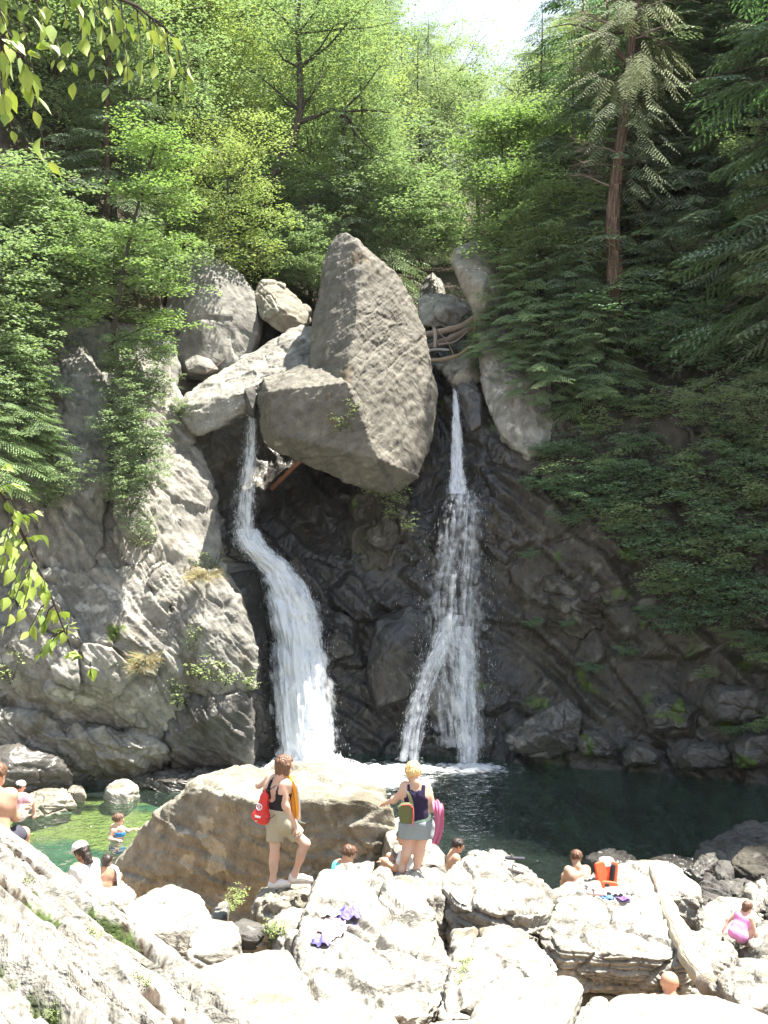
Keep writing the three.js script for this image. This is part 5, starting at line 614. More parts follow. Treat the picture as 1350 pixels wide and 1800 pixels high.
// the tree beside the camera whose leafy boughs reach into view
{
  const r = rng(341), g = group('overhanging_tree', -4.6, 4.7, -2.4), o = g.position, w = new Wood(), at = (x, y, D) => P(x, y, D).sub(o);
  const shape = [0, 0.34, 0.5, 0.42, 0.2, 0], leafG = [0, 1, 2, 3, 4].map((v) => { const p = [], ix = [], wd = [0.62, 0.5, 0.72, 0.56, 0.66][v]; shape.forEach((s, i) => { const t = i / 5, y = -0.3 * t * t * [0.3, 0.9, 0.6, -0.4, 1.3][v], lift = 0.14 * s * (1 + v * 0.35), sw = 0.12 * Math.sin(t * 3) * (v - 2) * 0.5; p.push(-s * wd + sw, y + lift, t, sw, y, t, s * wd + sw, y + lift * (v % 2 ? 0.3 : 1), t); }); for (let i = 0; i < 5; i++) for (let k = 0; k < 2; k++) { const a = i * 3 + k; ix.push(a, a + 3, a + 4, a, a + 4, a + 1); } const q = geoOf(p, ix); q.computeVertexNormals(); return q; });
  const mats = [[0.30, 0.40, 0.04], [0.25, 0.36, 0.04], [0.34, 0.43, 0.06], [0.20, 0.31, 0.04]].map((c, i) => new THREE.MeshPhysicalMaterial({ name: 'beech leaf', color: new THREE.Color(...c), roughness: 0.7, transmission: 0.5, thickness: 0, side: THREE.DoubleSide }));
  const trunk = [V(0, -0.3, 0), V(0.1, 2, 0.05), V(0, 4.5, -0.1), V(0.15, 7.5, -0.2)]; w.limb(trunk, 0.2, 0.08, 9);
  const b1 = [V(0.05, 4.2, -0.1), at(-260, -160, 4.2), at(-40, -70, 4.6), at(120, -40, 5.1), at(240, 10, 5.6), at(325, 80, 6)]; w.limb(b1, 0.03, 0.003, 6);
  const b2 = [V(0.05, 2.6, 0), at(-330, 720, 4.6), at(-120, 790, 5.0), at(0, 862, 5.3), at(50, 960, 5.4), at(95, 1060, 5.5), at(125, 1140, 5.6), at(158, 1172, 5.6)]; w.limb(b2, 0.014, 0.002, 6);
  const b3 = [V(0.1, 3.4, -0.1), at(-300, 30, 3.6), at(-120, 90, 3.7), at(-10, 60, 3.8), at(40, 100, 3.9)]; w.limb(b3, 0.014, 0.003, 5);
  let n = 0; const leaf = (q, s, dx, dy, dz) => { if (n++ > 292) return; const m = mesh('leaf', leafG[Math.floor(r() * 5)], mats[Math.floor(r() * 4)], g); m.position.copy(q); m.lookAt(q.clone().add(o).add(V(dx, dy, dz))); m.rotateZ((r() - 0.5) * 1.6); m.scale.setScalar(s); };
  const twig = (a, b, k, s) => { w.limb([a, a.clone().lerp(b, 0.5).add(V(0, 0.03, 0)), b], 0.006, 0.002, 3); for (let i = 0; i < k; i++) { const f = (i + 1) / k, q = a.clone().lerp(b, f), sg = i % 2 ? 1 : -1, dir = b.clone().sub(a).normalize(); leaf(q, s * (0.55 + 0.75 * r()), dir.x + sg * (0.5 + 0.4 * r()) * -dir.z + (r() - 0.5) * 0.6, dir.y - 0.5 - 0.5 * r(), dir.z + (r() - 0.2) * 0.8); } };
  const along = (br, t) => { const f = clamp(t) * (br.length - 1), i = Math.min(br.length - 2, Math.floor(f)); return br[i].clone().lerp(br[i + 1], f - i); };
  for (const [x, y, D, t] of [[30, 80, 4.9, 0.42], [70, 50, 4.9, 0.45], [95, 105, 5, 0.5], [110, 105, 5, 0.52], [130, 145, 5.2, 0.58], [165, 120, 5.3, 0.62], [150, 65, 5.2, 0.6], [190, 155, 5.4, 0.68], [210, 105, 5.4, 0.7], [225, 145, 5.5, 0.75], [250, 130, 5.6, 0.8], [275, 165, 5.8, 0.85], [300, 105, 5.8, 0.86], [305, 195, 5.9, 0.92], [330, 190, 6, 0.96], [338, 145, 6, 1], [270, 65, 5.7, 0.78], [230, 55, 5.5, 0.7], [60, 130, 4.9, 0.46], [10, 40, 4.7, 0.4], [180, 45, 5.3, 0.62], [310, 75, 5.9, 0.85], [20, 110, 4.8, 0.42]]) twig(along(b1, t), at(x, y, D), 5, 0.076);
  for (const [x, y, D, t] of [[55, 130, 3.9, 0.95], [60, 165, 4, 1], [15, 150, 3.9, 0.8], [25, 70, 3.8, 0.8], [70, 80, 3.9, 1], [10, 200, 3.8, 0.75], [20, 230, 4.2, 0.8], [85, 285, 4.4, 0.95]]) twig(along(b3, t), at(x, y, D), 4, 0.08);
  for (const [x, y, D, t] of [[20, 850, 5.3, 0.42], [5, 820, 5.2, 0.4], [60, 900, 5.4, 0.5], [30, 950, 5.3, 0.5], [70, 940, 5.5, 0.55], [20, 1000, 5.2, 0.55], [50, 1020, 5.3, 0.6], [80, 1040, 5.4, 0.65], [40, 1070, 5.2, 0.62], [15, 1050, 5.2, 0.58], [75, 1100, 5.5, 0.72], [50, 1110, 5.3, 0.7], [110, 1075, 5.6, 0.75], [90, 1130, 5.5, 0.8], [70, 1150, 5.5, 0.8], [120, 1100, 5.6, 0.82], [160, 1175, 5.6, 1], [140, 1150, 5.6, 0.95], [10, 1100, 5.1, 0.6], [5, 960, 5.1, 0.5], [30, 900, 5.3, 0.45], [0, 1010, 5, 0.5]]) twig(along(b2, t), at(x, y, D), 6, 0.068);
  mesh('trunk', w.geo(), barkMat, g); tag(g, 'tree whose boughs of large sunlit leaves hang in front of the sunny cliff', 'tree');
}
// ---------- people ----------
function surfaceNets(fill, lo, hi, h) { // smooth closed surface of a field < 0 on a grid
  const nx = Math.ceil((hi.x - lo.x) / h) + 1, ny = Math.ceil((hi.y - lo.y) / h) + 1, nz = Math.ceil((hi.z - lo.z) / h) + 1, F3 = new Float32Array(nx * ny * nz), at = (i, j, k) => i + nx * (j + ny * k);
  fill(F3, nx, ny, nz);
  const id = new Int32Array(nx * ny * nz).fill(-1), pos = [], idx = [];
  for (let k = 0; k < nz - 1; k++) for (let j = 0; j < ny - 1; j++) for (let i = 0; i < nx - 1; i++) {
    let m = 0, sx = 0, sy = 0, sz = 0, c = 0; for (let q = 0; q < 8; q++) if (F3[at(i + (q & 1), j + (q >> 1 & 1), k + (q >> 2))] < 0) m |= 1 << q; if (m === 0 || m === 255) continue;
    for (let a = 0; a < 8; a++) for (let b = 1; b < 8; b <<= 1) { if (a & b) continue; const e = a | b; if (((m >> a) & 1) === ((m >> e) & 1)) continue; const va = F3[at(i + (a & 1), j + (a >> 1 & 1), k + (a >> 2))], ve = F3[at(i + (e & 1), j + (e >> 1 & 1), k + (e >> 2))], t = va / (va - ve); sx += (a & 1) + (b === 1 ? t : 0); sy += (a >> 1 & 1) + (b === 2 ? t : 0); sz += (a >> 2) + (b === 4 ? t : 0); c++; }
    id[at(i, j, k)] = pos.length / 3; pos.push(lo.x + (i + sx / c) * h, lo.y + (j + sy / c) * h, lo.z + (k + sz / c) * h);
  }
  const quad = (a, b, c, d, flip) => { if (a < 0 || b < 0 || c < 0 || d < 0) return; flip ? idx.push(a, c, b, a, d, c) : idx.push(a, b, c, a, c, d); };
  for (let k = 1; k < nz - 1; k++) for (let j = 1; j < ny - 1; j++) for (let i = 1; i < nx - 1; i++) { const s = F3[at(i, j, k)] < 0;
    if (s !== F3[at(i + 1, j, k)] < 0) quad(id[at(i, j - 1, k - 1)], id[at(i, j, k - 1)], id[at(i, j, k)], id[at(i, j - 1, k)], !s);
    if (s !== F3[at(i, j + 1, k)] < 0) quad(id[at(i - 1, j, k - 1)], id[at(i - 1, j, k)], id[at(i, j, k)], id[at(i, j, k - 1)], !s);
    if (s !== F3[at(i, j, k + 1)] < 0) quad(id[at(i - 1, j - 1, k)], id[at(i, j - 1, k)], id[at(i, j, k)], id[at(i - 1, j, k)], !s); }
  const g = geoOf(pos, idx); g.computeVertexNormals(); return g;
}
const smin = (a, b, k) => { const h = Math.max(k - Math.abs(a - b), 0) / k; return Math.min(a, b) - h * h * k * 0.25; };
function capsule(x, y, z, B) { const a = B[0], b = B[1], ra = B[2], rb = B[3], px = x - a.x, py = y - a.y, pz = z - a.z, dx = b.x - a.x, dy = b.y - a.y, dz = b.z - a.z, l = dx * dx + dy * dy + dz * dz, t = l > 1e-9 ? clamp((px * dx + py * dy + pz * dz) / l) : 0; return Math.hypot(px - dx * t, py - dy * t, pz - dz * t) - lerp(ra, rb, t); }
const field = (bones, k) => (x, y, z) => { let d = 1; for (const B of bones) { const c = capsule(x, y, z, B); d = d > 0.9 ? c : smin(d, c, k); } return d; };
function bounds(bones, pad) { const b = new THREE.Box3(); for (const B of bones) for (const [p, r] of [[B[0], B[2]], [B[1], B[3]]]) { b.expandByPoint(p.clone().addScalar(r + pad)); b.expandByPoint(p.clone().addScalar(-r - pad)); } return b; }
function net(bones, k, h, cut, off = 0) { // bones joined smoothly, each worked out only near itself
  const b = bounds(bones, off + 0.02), lo = b.min, pad = off + Math.max(k, 0.02) + 2 * h;
  return surfaceNets((F3, nx, ny, nz) => { F3.fill(0.3);
    for (const B of bones) { const r = Math.max(B[2], B[3]) + pad, i0 = Math.max(0, Math.floor((Math.min(B[0].x, B[1].x) - r - lo.x) / h)), i1 = Math.min(nx - 1, Math.ceil((Math.max(B[0].x, B[1].x) + r - lo.x) / h)), j0 = Math.max(0, Math.floor((Math.min(B[0].y, B[1].y) - r - lo.y) / h)), j1 = Math.min(ny - 1, Math.ceil((Math.max(B[0].y, B[1].y) + r - lo.y) / h)), k0 = Math.max(0, Math.floor((Math.min(B[0].z, B[1].z) - r - lo.z) / h)), k1 = Math.min(nz - 1, Math.ceil((Math.max(B[0].z, B[1].z) + r - lo.z) / h));
      for (let q = k0; q <= k1; q++) for (let j = j0; j <= j1; j++) for (let i = i0; i <= i1; i++) { const n = i + nx * (j + ny * q), c = capsule(lo.x + i * h, lo.y + j * h, lo.z + q * h, B); F3[n] = smin(F3[n], c, k); } }
    for (let q = 0, n = 0; q < nz; q++) for (let j = 0; j < ny; j++) for (let i = 0; i < nx; i++, n++) if (F3[n] < 0.29) { F3[n] -= off; if (cut && F3[n] < h * 1.5) F3[n] = Math.max(F3[n], cut(lo.x + i * h, lo.y + j * h, lo.z + q * h)); } }, lo, b.max, h);
}
const skinMat = (c) => new THREE.MeshPhysicalMaterial({ name: 'skin', color: new THREE.Color(...c), vertexColors: true, roughness: 0.5 });
const SKIN = skinMat([0.55, 0.33, 0.23]), SKINF = skinMat([0.62, 0.40, 0.30]), SKINT = skinMat([0.42, 0.24, 0.16]);
const cloth = (name, c, rough = 0.9) => new THREE.MeshStandardMaterial({ name, color: new THREE.Color(...c), roughness: rough, bumpMap: grainBump, bumpScale: 0.004 });
const HAIR = (c) => new THREE.MeshStandardMaterial({ name: 'hair', color: new THREE.Color(...c), roughness: 0.5 });
const BROWN = HAIR([0.12, 0.06, 0.035]), BLOND = HAIR([0.62, 0.44, 0.2]), DARKH = HAIR([0.03, 0.02, 0.016]), CHEST = HAIR([0.14, 0.075, 0.045]);
const eyeMat = new THREE.MeshStandardMaterial({ name: 'eye', color: new THREE.Color(0.03, 0.02, 0.015), roughness: 0.2 }), lipMat = new THREE.MeshStandardMaterial({ name: 'lips', color: new THREE.Color(0.4, 0.14, 0.12), roughness: 0.5 });
class Fig {
  constructor(label, px, py, D, scale = 1) { this.o = P(px, py, D); this.px = px; this.py = py; this.D = D; this.g = group('person', this.o.x, this.o.y, this.o.z); tag(this.g, label, 'person'); this.bones = []; this.fine = []; this.extra = []; this.s = scale; }
  J(px, py, dz = 0) { return V((px - this.px) * this.D / F, (this.py - py) * this.D / F, dz); }
  bone(a, b, ra, rb) { this.bones.push([a, b, ra, rb]); return this; }
  limb(a, b, c, r) { return this.bone(a, b, r[0], r[1]).bone(b, c, r[1] * 0.98, r[2]); }
  torso(neck, chest, waist, hip, w, depth = V(0, 0, 1)) { // w: half width direction vector at the shoulders
    const s = this.s, W = (p, k) => [p.clone().addScaledVector(w, k), p.clone().addScaledVector(w, -k)];
    const [s1, s2] = W(neck.clone().lerp(chest, 0.3), 0.78), [c1, c2] = W(chest, 0.52), [w1, w2] = W(waist, 0.36), [h1, h2] = W(hip, 0.5);
    this.bone(s1, s2, 0.062 * s, 0.062 * s).bone(c1, c2, 0.098 * s, 0.098 * s).bone(w1, w2, 0.092 * s, 0.092 * s).bone(h1, h2, 0.108 * s, 0.108 * s).bone(c1, w1, 0.094 * s, 0.088 * s).bone(c2, w2, 0.094 * s, 0.088 * s).bone(w1, h1, 0.09 * s, 0.105 * s).bone(w2, h2, 0.09 * s, 0.105 * s).bone(s1, c1, 0.06 * s, 0.09 * s).bone(s2, c2, 0.06 * s, 0.09 * s).bone(neck.clone().lerp(chest, 0.2), neck, 0.065 * s, 0.05 * s); return this;
  }
  head(c, face, up = V(0, 1, 0)) { // c: centre of the skull
    const s = this.s, f = face.clone().normalize(), u = up.clone().addScaledVector(f, -up.dot(f)).normalize(), r = u.clone().cross(f).normalize(), at = (x, y, z) => c.clone().addScaledVector(r, x * s).addScaledVector(u, y * s).addScaledVector(f, z * s); this.hc = c; this.at = at; this.f = f; this.u = u; this.r = r;
    this.fine.push([at(0, 0.025, -0.02), at(0, 0.02, 0.02), 0.086 * s, 0.082 * s], [at(0, 0.02, 0.015), at(0, -0.075, 0.045), 0.076 * s, 0.042 * s], [at(0.025, -0.06, 0.03), at(-0.025, -0.06, 0.03), 0.045 * s, 0.045 * s], [at(0, 0.01, 0.092), at(0, -0.025, 0.108), 0.01 * s, 0.014 * s], [at(0.078, 0.005, -0.01), at(0.08, -0.025, -0.008), 0.014 * s, 0.01 * s], [at(-0.078, 0.005, -0.01), at(-0.08, -0.025, -0.008), 0.014 * s, 0.01 * s], [at(0, -0.05, -0.03), at(0, -0.115, -0.04), 0.056 * s, 0.052 * s]);
    this.bone(at(0, -0.05, -0.03), at(0, -0.13, -0.045), 0.05 * s, 0.052 * s); return this;
  }
  hand(wrist, dir, palm, spread = 1, curl = 0.5) { // dir: towards the fingers, palm: the palm's normal
    const s = this.s * 0.95, d = dir.clone().normalize(), n = palm.clone().addScaledVector(d, -palm.dot(d)).normalize(), w = d.clone().cross(n), at = (x, y, z) => wrist.clone().addScaledVector(w, x * s).addScaledVector(d, y * s).addScaledVector(n, z * s); const B = [];
    B.push([at(-0.018, 0.01, 0), at(-0.026, 0.08, 0), 0.017 * s, 0.014 * s], [at(0.018, 0.01, 0), at(0.024, 0.075, 0), 0.017 * s, 0.014 * s], [at(0, 0, 0), at(0, 0.078, 0), 0.019 * s, 0.015 * s], [at(0, -0.02, 0), at(0, 0.02, 0), 0.026 * s, 0.02 * s]);
    [[-0.03, 0.07], [-0.01, 0.08], [0.011, 0.075], [0.029, 0.058]].forEach(([x, len], i) => { const a = at(x, 0.08, 0), b = at(x * (1 + 0.25 * spread), 0.08 + len * 0.5, curl * 0.018), c = at(x * (1 + 0.35 * spread), 0.08 + len * (1 - 0.25 * curl), curl * 0.05); B.push([a, b, 0.0095 * s, 0.0088 * s], [b, c, 0.0088 * s, 0.0075 * s]); });
    B.push([at(-0.022, 0.025, 0.004), at(-0.05, 0.055, 0.014), 0.014 * s, 0.0105 * s], [at(-0.05, 0.055, 0.014), at(-0.058, 0.085, 0.024), 0.0105 * s, 0.0085 * s]);
    this.extra.push(net(B, 0.008, 0.0058)); return this;
  }
  foot(ankle, heel, toe) { const s = this.s; this.bone(ankle, heel, 0.036 * s, 0.034 * s).bone(heel, toe, 0.036 * s, 0.026 * s); return this; }
  body(mat) { const gs = [net(this.bones, 0.05 * this.s, this.cell ?? 0.0125), net(this.fine, 0.022 * this.s, 0.0068), ...this.extra]; const q = mergeGeometries(gs), p = q.attributes.position.array, c = new Float32Array(p.length); for (let i = 0; i < p.length; i += 3) { const a = fbm(p[i] * 7, p[i + 1] * 7, p[i + 2] * 7, 3), b = noise(p[i] * 60, p[i + 1] * 60, p[i + 2] * 60); c[i] = 1 + 0.16 * a + 0.05 * b; c[i + 1] = 0.97 - 0.14 * a + 0.05 * b; c[i + 2] = 0.95 - 0.2 * a + 0.05 * b; } q.setAttribute('color', new THREE.BufferAttribute(c, 3)); this.m = mesh('body', q, mat, this.g); return this; }
  face(mat) { for (const x of [-0.032, 0.032]) { const e = new THREE.SphereGeometry(0.0105 * this.s, 8, 6); e.translate(...this.at(x, 0.018, 0.086).toArray()); mesh('eye', e, eyeMat, this.g); } const l = new THREE.CapsuleGeometry(0.006 * this.s, 0.03 * this.s, 3, 6); l.rotateZ(Math.PI / 2); const q = new THREE.Quaternion().setFromRotationMatrix(new THREE.Matrix4().makeBasis(this.r, this.u, this.f)); l.applyQuaternion(q); l.translate(...this.at(0, -0.058, 0.083).toArray()); mesh('mouth', l, lipMat, this.g); return this; }
  hair(mat, o = {}) { // cap of hair over the skull with locks
    const s = this.s, at = this.at, B = [[at(0, 0.034, -0.028), at(0, 0.036, 0.012), 0.097 * s, 0.09 * s], ...(o.locks ?? []).map(([a, b, ra, rb]) => [at(...a), at(...b), ra * s, rb * s])], c = this.hc, f = this.f, u = this.u, line = o.line ?? 0.045, low = o.low ?? -0.03;
    const cut = (x, y, z) => { const px = x - c.x, py = y - c.y, pz = z - c.z, ff = (px * f.x + py * f.y + pz * f.z) / s, uu = (px * u.x + py * u.y + pz * u.z) / s; return Math.max(Math.min(ff - 0.035 - (uu > 0.05 ? (uu - 0.05) * 1.6 : 0), line - uu), low - uu) * 0.8 + 0.006 * noise(x * 60, y * 25, z * 60); };
    const hg = net(B, 0.03 * s, this.cell ? 0.009 : 0.0065, cut, 0.004), hp = hg.attributes.position.array, hn = hg.attributes.normal.array; for (let i = 0; i < hp.length; i += 3) { const k = 0.011 * s * (noise(hp[i] * 45, hp[i + 1] * 9, hp[i + 2] * 45) + 0.6 * noise(hp[i] * 120, hp[i + 1] * 22, hp[i + 2] * 120)); hp[i] += hn[i] * k; hp[i + 1] += hn[i + 1] * k; hp[i + 2] += hn[i + 2] * k; } hg.computeVertexNormals(); mesh('hair', hg, mat, this.g); return this;
  }
  wear(name, mat, bones, off, cut, k = 0.05) { const q = net(bones ?? this.bones, k * this.s, this.cell ?? 0.0105, cut && ((x, y, z) => cut(x, y, z) + 0.006 * noise(x * 14, y * 14, z * 14)), off), p = q.attributes.position.array, n = q.attributes.normal.array; for (let i = 0; i < p.length; i += 3) { const f = 0.009 * this.s * Math.max(-0.4, noise(p[i] * 16 + p[i + 1] * 9, p[i + 1] * 7 - p[i] * 8, p[i + 2] * 14) + 0.4 * noise(p[i] * 34, p[i + 1] * 22, p[i + 2] * 34)); for (let c = 0; c < 3; c++) p[i + c] += n[i + c] * f; } q.computeVertexNormals(); return mesh(name, q, mat, this.g); }
}
const uvBox = (g, s = 1) => { const p = g.attributes.position.array, uv = []; for (let i = 0; i < p.length; i += 3) uv.push((p[i] + p[i + 2]) / s, p[i + 1] / s); g.setAttribute('uv', new THREE.BufferAttribute(new Float32Array(uv), 2)); return g; };
function shoe(fig, heel, toe, mat, sole) { const up = V(0, 1, 0), d = toe.clone().sub(heel).normalize(), B = [[heel.clone().addScaledVector(up, 0.045), heel.clone().addScaledVector(up, 0.075), 0.046, 0.043], [heel.clone().addScaledVector(up, 0.042), heel.clone().lerp(toe, 0.55).addScaledVector(up, 0.05), 0.046, 0.046], [heel.clone().lerp(toe, 0.55).addScaledVector(up, 0.046), toe.clone().addScaledVector(up, 0.032), 0.046, 0.036]]; const m = mesh('shoe', net(B, 0.03, 0.007, (x, y, z) => heel.y + 0.012 + (x - heel.x) * (toe.y - heel.y) / (toe.x - heel.x + 1e-6) - y), mat, fig.g); const S = [[heel.clone().addScaledVector(up, 0.018), toe.clone().addScaledVector(up, 0.014), 0.044, 0.04]]; mesh('sole', net(S, 0.02, 0.007, (x, y, z) => y - heel.y - 0.03 - (x - heel.x) * (toe.y - heel.y) / (toe.x - heel.x + 1e-6)), sole, m); return m; }
const sneakerMat = cloth('sneaker', [0.72, 0.66, 0.62], 0.7), soleMat = cloth('sole', [0.45, 0.42, 0.4], 0.8);
// --- woman with the red drawstring bag
let W1;
{
  const w = W1 = new Fig('woman in black tank top and khaki shorts, one foot raised, seen from behind', 480, 1561, 14), J = (x, y, z) => w.J(x, y, z);
  const neck = J(494, 1368, 0), chest = J(488, 1388, 0.0), waist = J(488, 1420, 0), hip = J(493, 1442, 0), hw = V(0.15, -0.02, 0.12);
  w.torso(neck, chest, waist, hip, hw).head(J(501, 1345, -0.01), V(0.8, -0.12, -0.55));
  const sr = J(500, 1376, 0.11), er = J(506, 1412, 0.15), wr = J(521, 1449, 0.12), sl = J(474, 1372, -0.1), el = J(452, 1386, -0.16), wl = J(466, 1376, -0.3);
  w.limb(sr, er, wr, [0.046, 0.036, 0.024]).limb(sl, el, wl, [0.046, 0.036, 0.025]).hand(wr, V(0.35, -1, -0.05), V(-0.6, -0.3, -0.6)).hand(wl, V(0.5, 0.6, 0.2), V(1, 0, 0.3));
  const hs = J(484, 1452, 0.0), ks = J(483, 1504, 0.02), as = J(480, 1546, 0.02), hr = J(504, 1452, -0.02), kr = J(537, 1482, 0.02), ar = J(518, 1536, -0.02);
  w.limb(hs, ks, as, [0.088, 0.056, 0.037]).limb(hr, kr, ar, [0.088, 0.056, 0.037]).bone(ks.clone().lerp(as, 0.25).add(V(-0.012, 0, 0.02)), ks.clone().lerp(as, 0.5), 0.05, 0.042).bone(kr.clone().lerp(ar, 0.25).add(V(-0.02, 0, 0.015)), kr.clone().lerp(ar, 0.5), 0.05, 0.042);
  const hS = J(478, 1561, 0.03), tS = J(507, 1557, 0.0), hR = J(514, 1551, -0.02), tR = J(545, 1552, -0.05);
  w.foot(as, hS.clone().add(V(0, 0.045, 0)), tS.clone().add(V(0, 0.04, 0))).foot(ar, hR.clone().add(V(0, 0.045, 0)), tR.clone().add(V(0, 0.04, 0)));
  w.body(SKINF).face().hair(CHEST, { low: -0.12, line: 0.06, locks: [[[0, 0.02, -0.06], [0.01, -0.10, -0.055], 0.085, 0.055], [[0.06, 0, -0.02], [0.065, -0.11, 0.0], 0.05, 0.03], [[-0.06, 0, -0.02], [-0.065, -0.11, 0.0], 0.05, 0.03]] });
  const T1 = w.bones.slice(0, 11), yA = waist.y - 0.02; const tank = cloth('black knit', [0.015, 0.013, 0.016]);
  w.wear('tank_top', tank, T1, 0.008, (x, y, z) => { const top = chest.y + 0.02, side = (x - chest.x) * 0.8 + (z) * 0.6; let d = Math.max(yA - 0.02 - y, y - (chest.y - 0.02)); const strap = Math.max(Math.abs(Math.abs(side - 0.02) - 0.075) - 0.02, y - (neck.y - 0.015), chest.y - 0.12 - y); const scoop = Math.hypot((side + 0.02) * 1.0, (y - chest.y - 0.01) * 0.55) - 0.085; d = Math.max(d, -Math.max(scoop, -z - 0.02)); return Math.min(d, strap); });
  const shorts = cloth('khaki cotton', [0.40, 0.36, 0.26]); const SB = [...w.bones.filter((b) => b[0] === hs || b[0] === hr), ...T1];
  const th = hs.clone().lerp(ks, 0.42), tr = hr.clone().lerp(kr, 0.52);
  w.wear('shorts', shorts, [...T1, [hs.clone().add(V(0, 0.02, 0)), th, 0.1, 0.1], [hr.clone().add(V(0, 0.02, 0)), tr, 0.1, 0.092]], 0.014, (x, y, z) => Math.max(y - waist.y - 0.0, Math.min(Math.max((x - hr.x) * 0.72 + (hr.y - y) * 0.69 - 0.2, -0.5), 1), x < hr.x - 0.06 ? th.y - 0.02 - y : -1), 0.06);
  shoe(w, hS, tS, sneakerMat, soleMat); shoe(w, hR, tR, sneakerMat, soleMat);
}
{ // drawstring bag, hanging on her back
  const o = P(462, 1446, 14.05), g = group('drawstring_bag', o.x, o.y, o.z); tag(g, 'red drawstring bag with white print on the back of the woman in khaki shorts', 'bag'); const J = (x, y, z = 0) => V((x - 462) * 14 / F, (1446 - y) * 14 / F, z);
  const B = [[J(468, 1384, 0.08), J(468, 1396, 0.1), 0.01, 0.045], [J(467, 1396, 0.1), J(459, 1428, 0.12), 0.045, 0.085], [J(467, 1396, 0.08), J(467, 1432, 0.1), 0.04, 0.075], [J(453, 1430, 0.12), J(464, 1436, 0.12), 0.062, 0.066]]; const red = cloth('red nylon', [0.62, 0.03, 0.025], 0.45);
  const body = uvBox(net(B, 0.04, 0.009), 0.3); { const p = body.attributes.position.array; for (let i = 0; i < p.length; i += 3) { const k = 0.008 * noise(p[i] * 26, p[i + 1] * 7, p[i + 2] * 26); p[i] += k; p[i + 2] += k; } body.computeVertexNormals(); } mesh('bag_body', body, red, g);
  const cord = cloth('black cord', [0.03, 0.03, 0.03]); const w1 = new Wood().limb([J(470, 1386, 0.1), J(475, 1372, 0.12), J(482, 1364, 0.06)], 0.006, 0.006, 5).limb([J(466, 1434, 0.18), J(480, 1430, 0.2), J(490, 1421, 0.19)], 0.004, 0.004, 4).limb([J(470, 1388, 0.12), J(482, 1379, 0.15), J(494, 1372, 0.1)], 0.005, 0.005, 4); mesh('cord', w1.geo(), cord, g);
  // white round emblem and wordmark printed on the bag, laid over its surface
  const white = cloth('white print', [0.8, 0.78, 0.78]); const f = field(B, 0.04), stick = (geo) => { const p = geo.attributes.position.array; for (let i = 0; i < p.length; i += 3) { let z = 0.3; for (let k = 0; k < 60 && f(p[i], p[i + 1], z) > 0.004; k++) z -= 0.004; p[i + 2] += z; } geo.computeVertexNormals(); return geo; };
  const parts = []; const ring = new THREE.TorusGeometry(0.036, 0.006, 6, 28); ring.translate(...J(458, 1412).toArray()); parts.push(ring); for (const [a, b] of [[-0.6, 0.3], [0.2, 0.26], [0.9, 0.2]]) { const q = new THREE.BoxGeometry(0.008, 0.05 + b * 0.02, 0.004); q.rotateZ(a); q.translate(...J(458, 1412).toArray()); parts.push(q); } const bar = new THREE.BoxGeometry(0.075, 0.026, 0.004, 8, 2, 1); bar.rotateZ(-0.12); bar.translate(...J(456, 1428).toArray()); parts.push(bar); const b2 = new THREE.BoxGeometry(0.03, 0.012, 0.004, 4, 1, 1); b2.translate(...J(453, 1436).toArray()); parts.push(b2);
  mesh('printed_emblem', stick(mergeGeometries(parts.map((q) => { q.deleteAttribute('uv'); return q.toNonIndexed(); }))), white, g);
}
function drape(pts, wid, folds, seed, thick = 0.012) { // cloth hanging along a path: pts centre line, wid half width vectors per point
  const n = 40, m = 18, pos = [], idx = [], cur = new THREE.CatmullRomCurve3(pts), side = (t) => { const f = t * (wid.length - 1), i = Math.min(wid.length - 2, Math.floor(f)); return wid[i].clone().lerp(wid[i + 1], f - i); };
  for (let l = 0; l < 2; l++) for (let i = 0; i <= n; i++) { const t = i / n, c = cur.getPoint(t), w = side(t), nrm = w.clone().cross(cur.getTangent(t)).normalize(); for (let j = 0; j <= m; j++) { const s = j / m * 2 - 1, q = c.clone().addScaledVector(w, s).addScaledVector(nrm, folds * (Math.sin(s * 5 + seed + t * 2 + 2 * noise(s, t * 2, seed)) * (0.2 + 0.6 * t) + 1.1 * noise(s * 2.4, t * 2.2, seed)) + (l ? thick : 0)); q.y += 0.06 * t * noise(s * 2.5, seed, t); pos.push(q.x, q.y, q.z); if (i < n && j < m) { const a = l * (n + 1) * (m + 1) + i * (m + 1) + j, b = a + 1, c2 = a + m + 1, d = c2 + 1; l ? idx.push(a, b, d, a, d, c2) : idx.push(a, d, b, a, c2, d); } } }
  const g = geoOf(pos, idx); g.computeVertexNormals(); return uvBox(g, 0.3);
}
{ const o = P(520, 1438, 13.95), d = 13.95 / F, J = (x, y, z) => V((x - 520) * d, (1438 - y) * d, z); const m = mesh('towel', drape([J(505, 1362, 0.0), J(512, 1374, 0.06), J(517, 1400, 0.06), J(521, 1438, 0.06)], [V(0.03, 0, 0.03), V(0.035, 0.0, 0.04), V(0.05, 0, 0.04), V(0.055, 0, 0.04)], 0.012, 1), cloth('orange terry', [0.85, 0.36, 0.04])); m.position.copy(o); tag(m, 'orange towel hanging over the shoulder of the woman with the red bag', 'towel'); mesh('pale_border', drape([J(521.5, 1378, 0.09), J(525, 1404, 0.09), J(526.5, 1440, 0.09)], [V(0.012, 0, 0.01), V(0.014, 0, 0.01), V(0.014, 0, 0.01)], 0.004, 2), cloth('pale terry', [0.75, 0.7, 0.62]), m); }
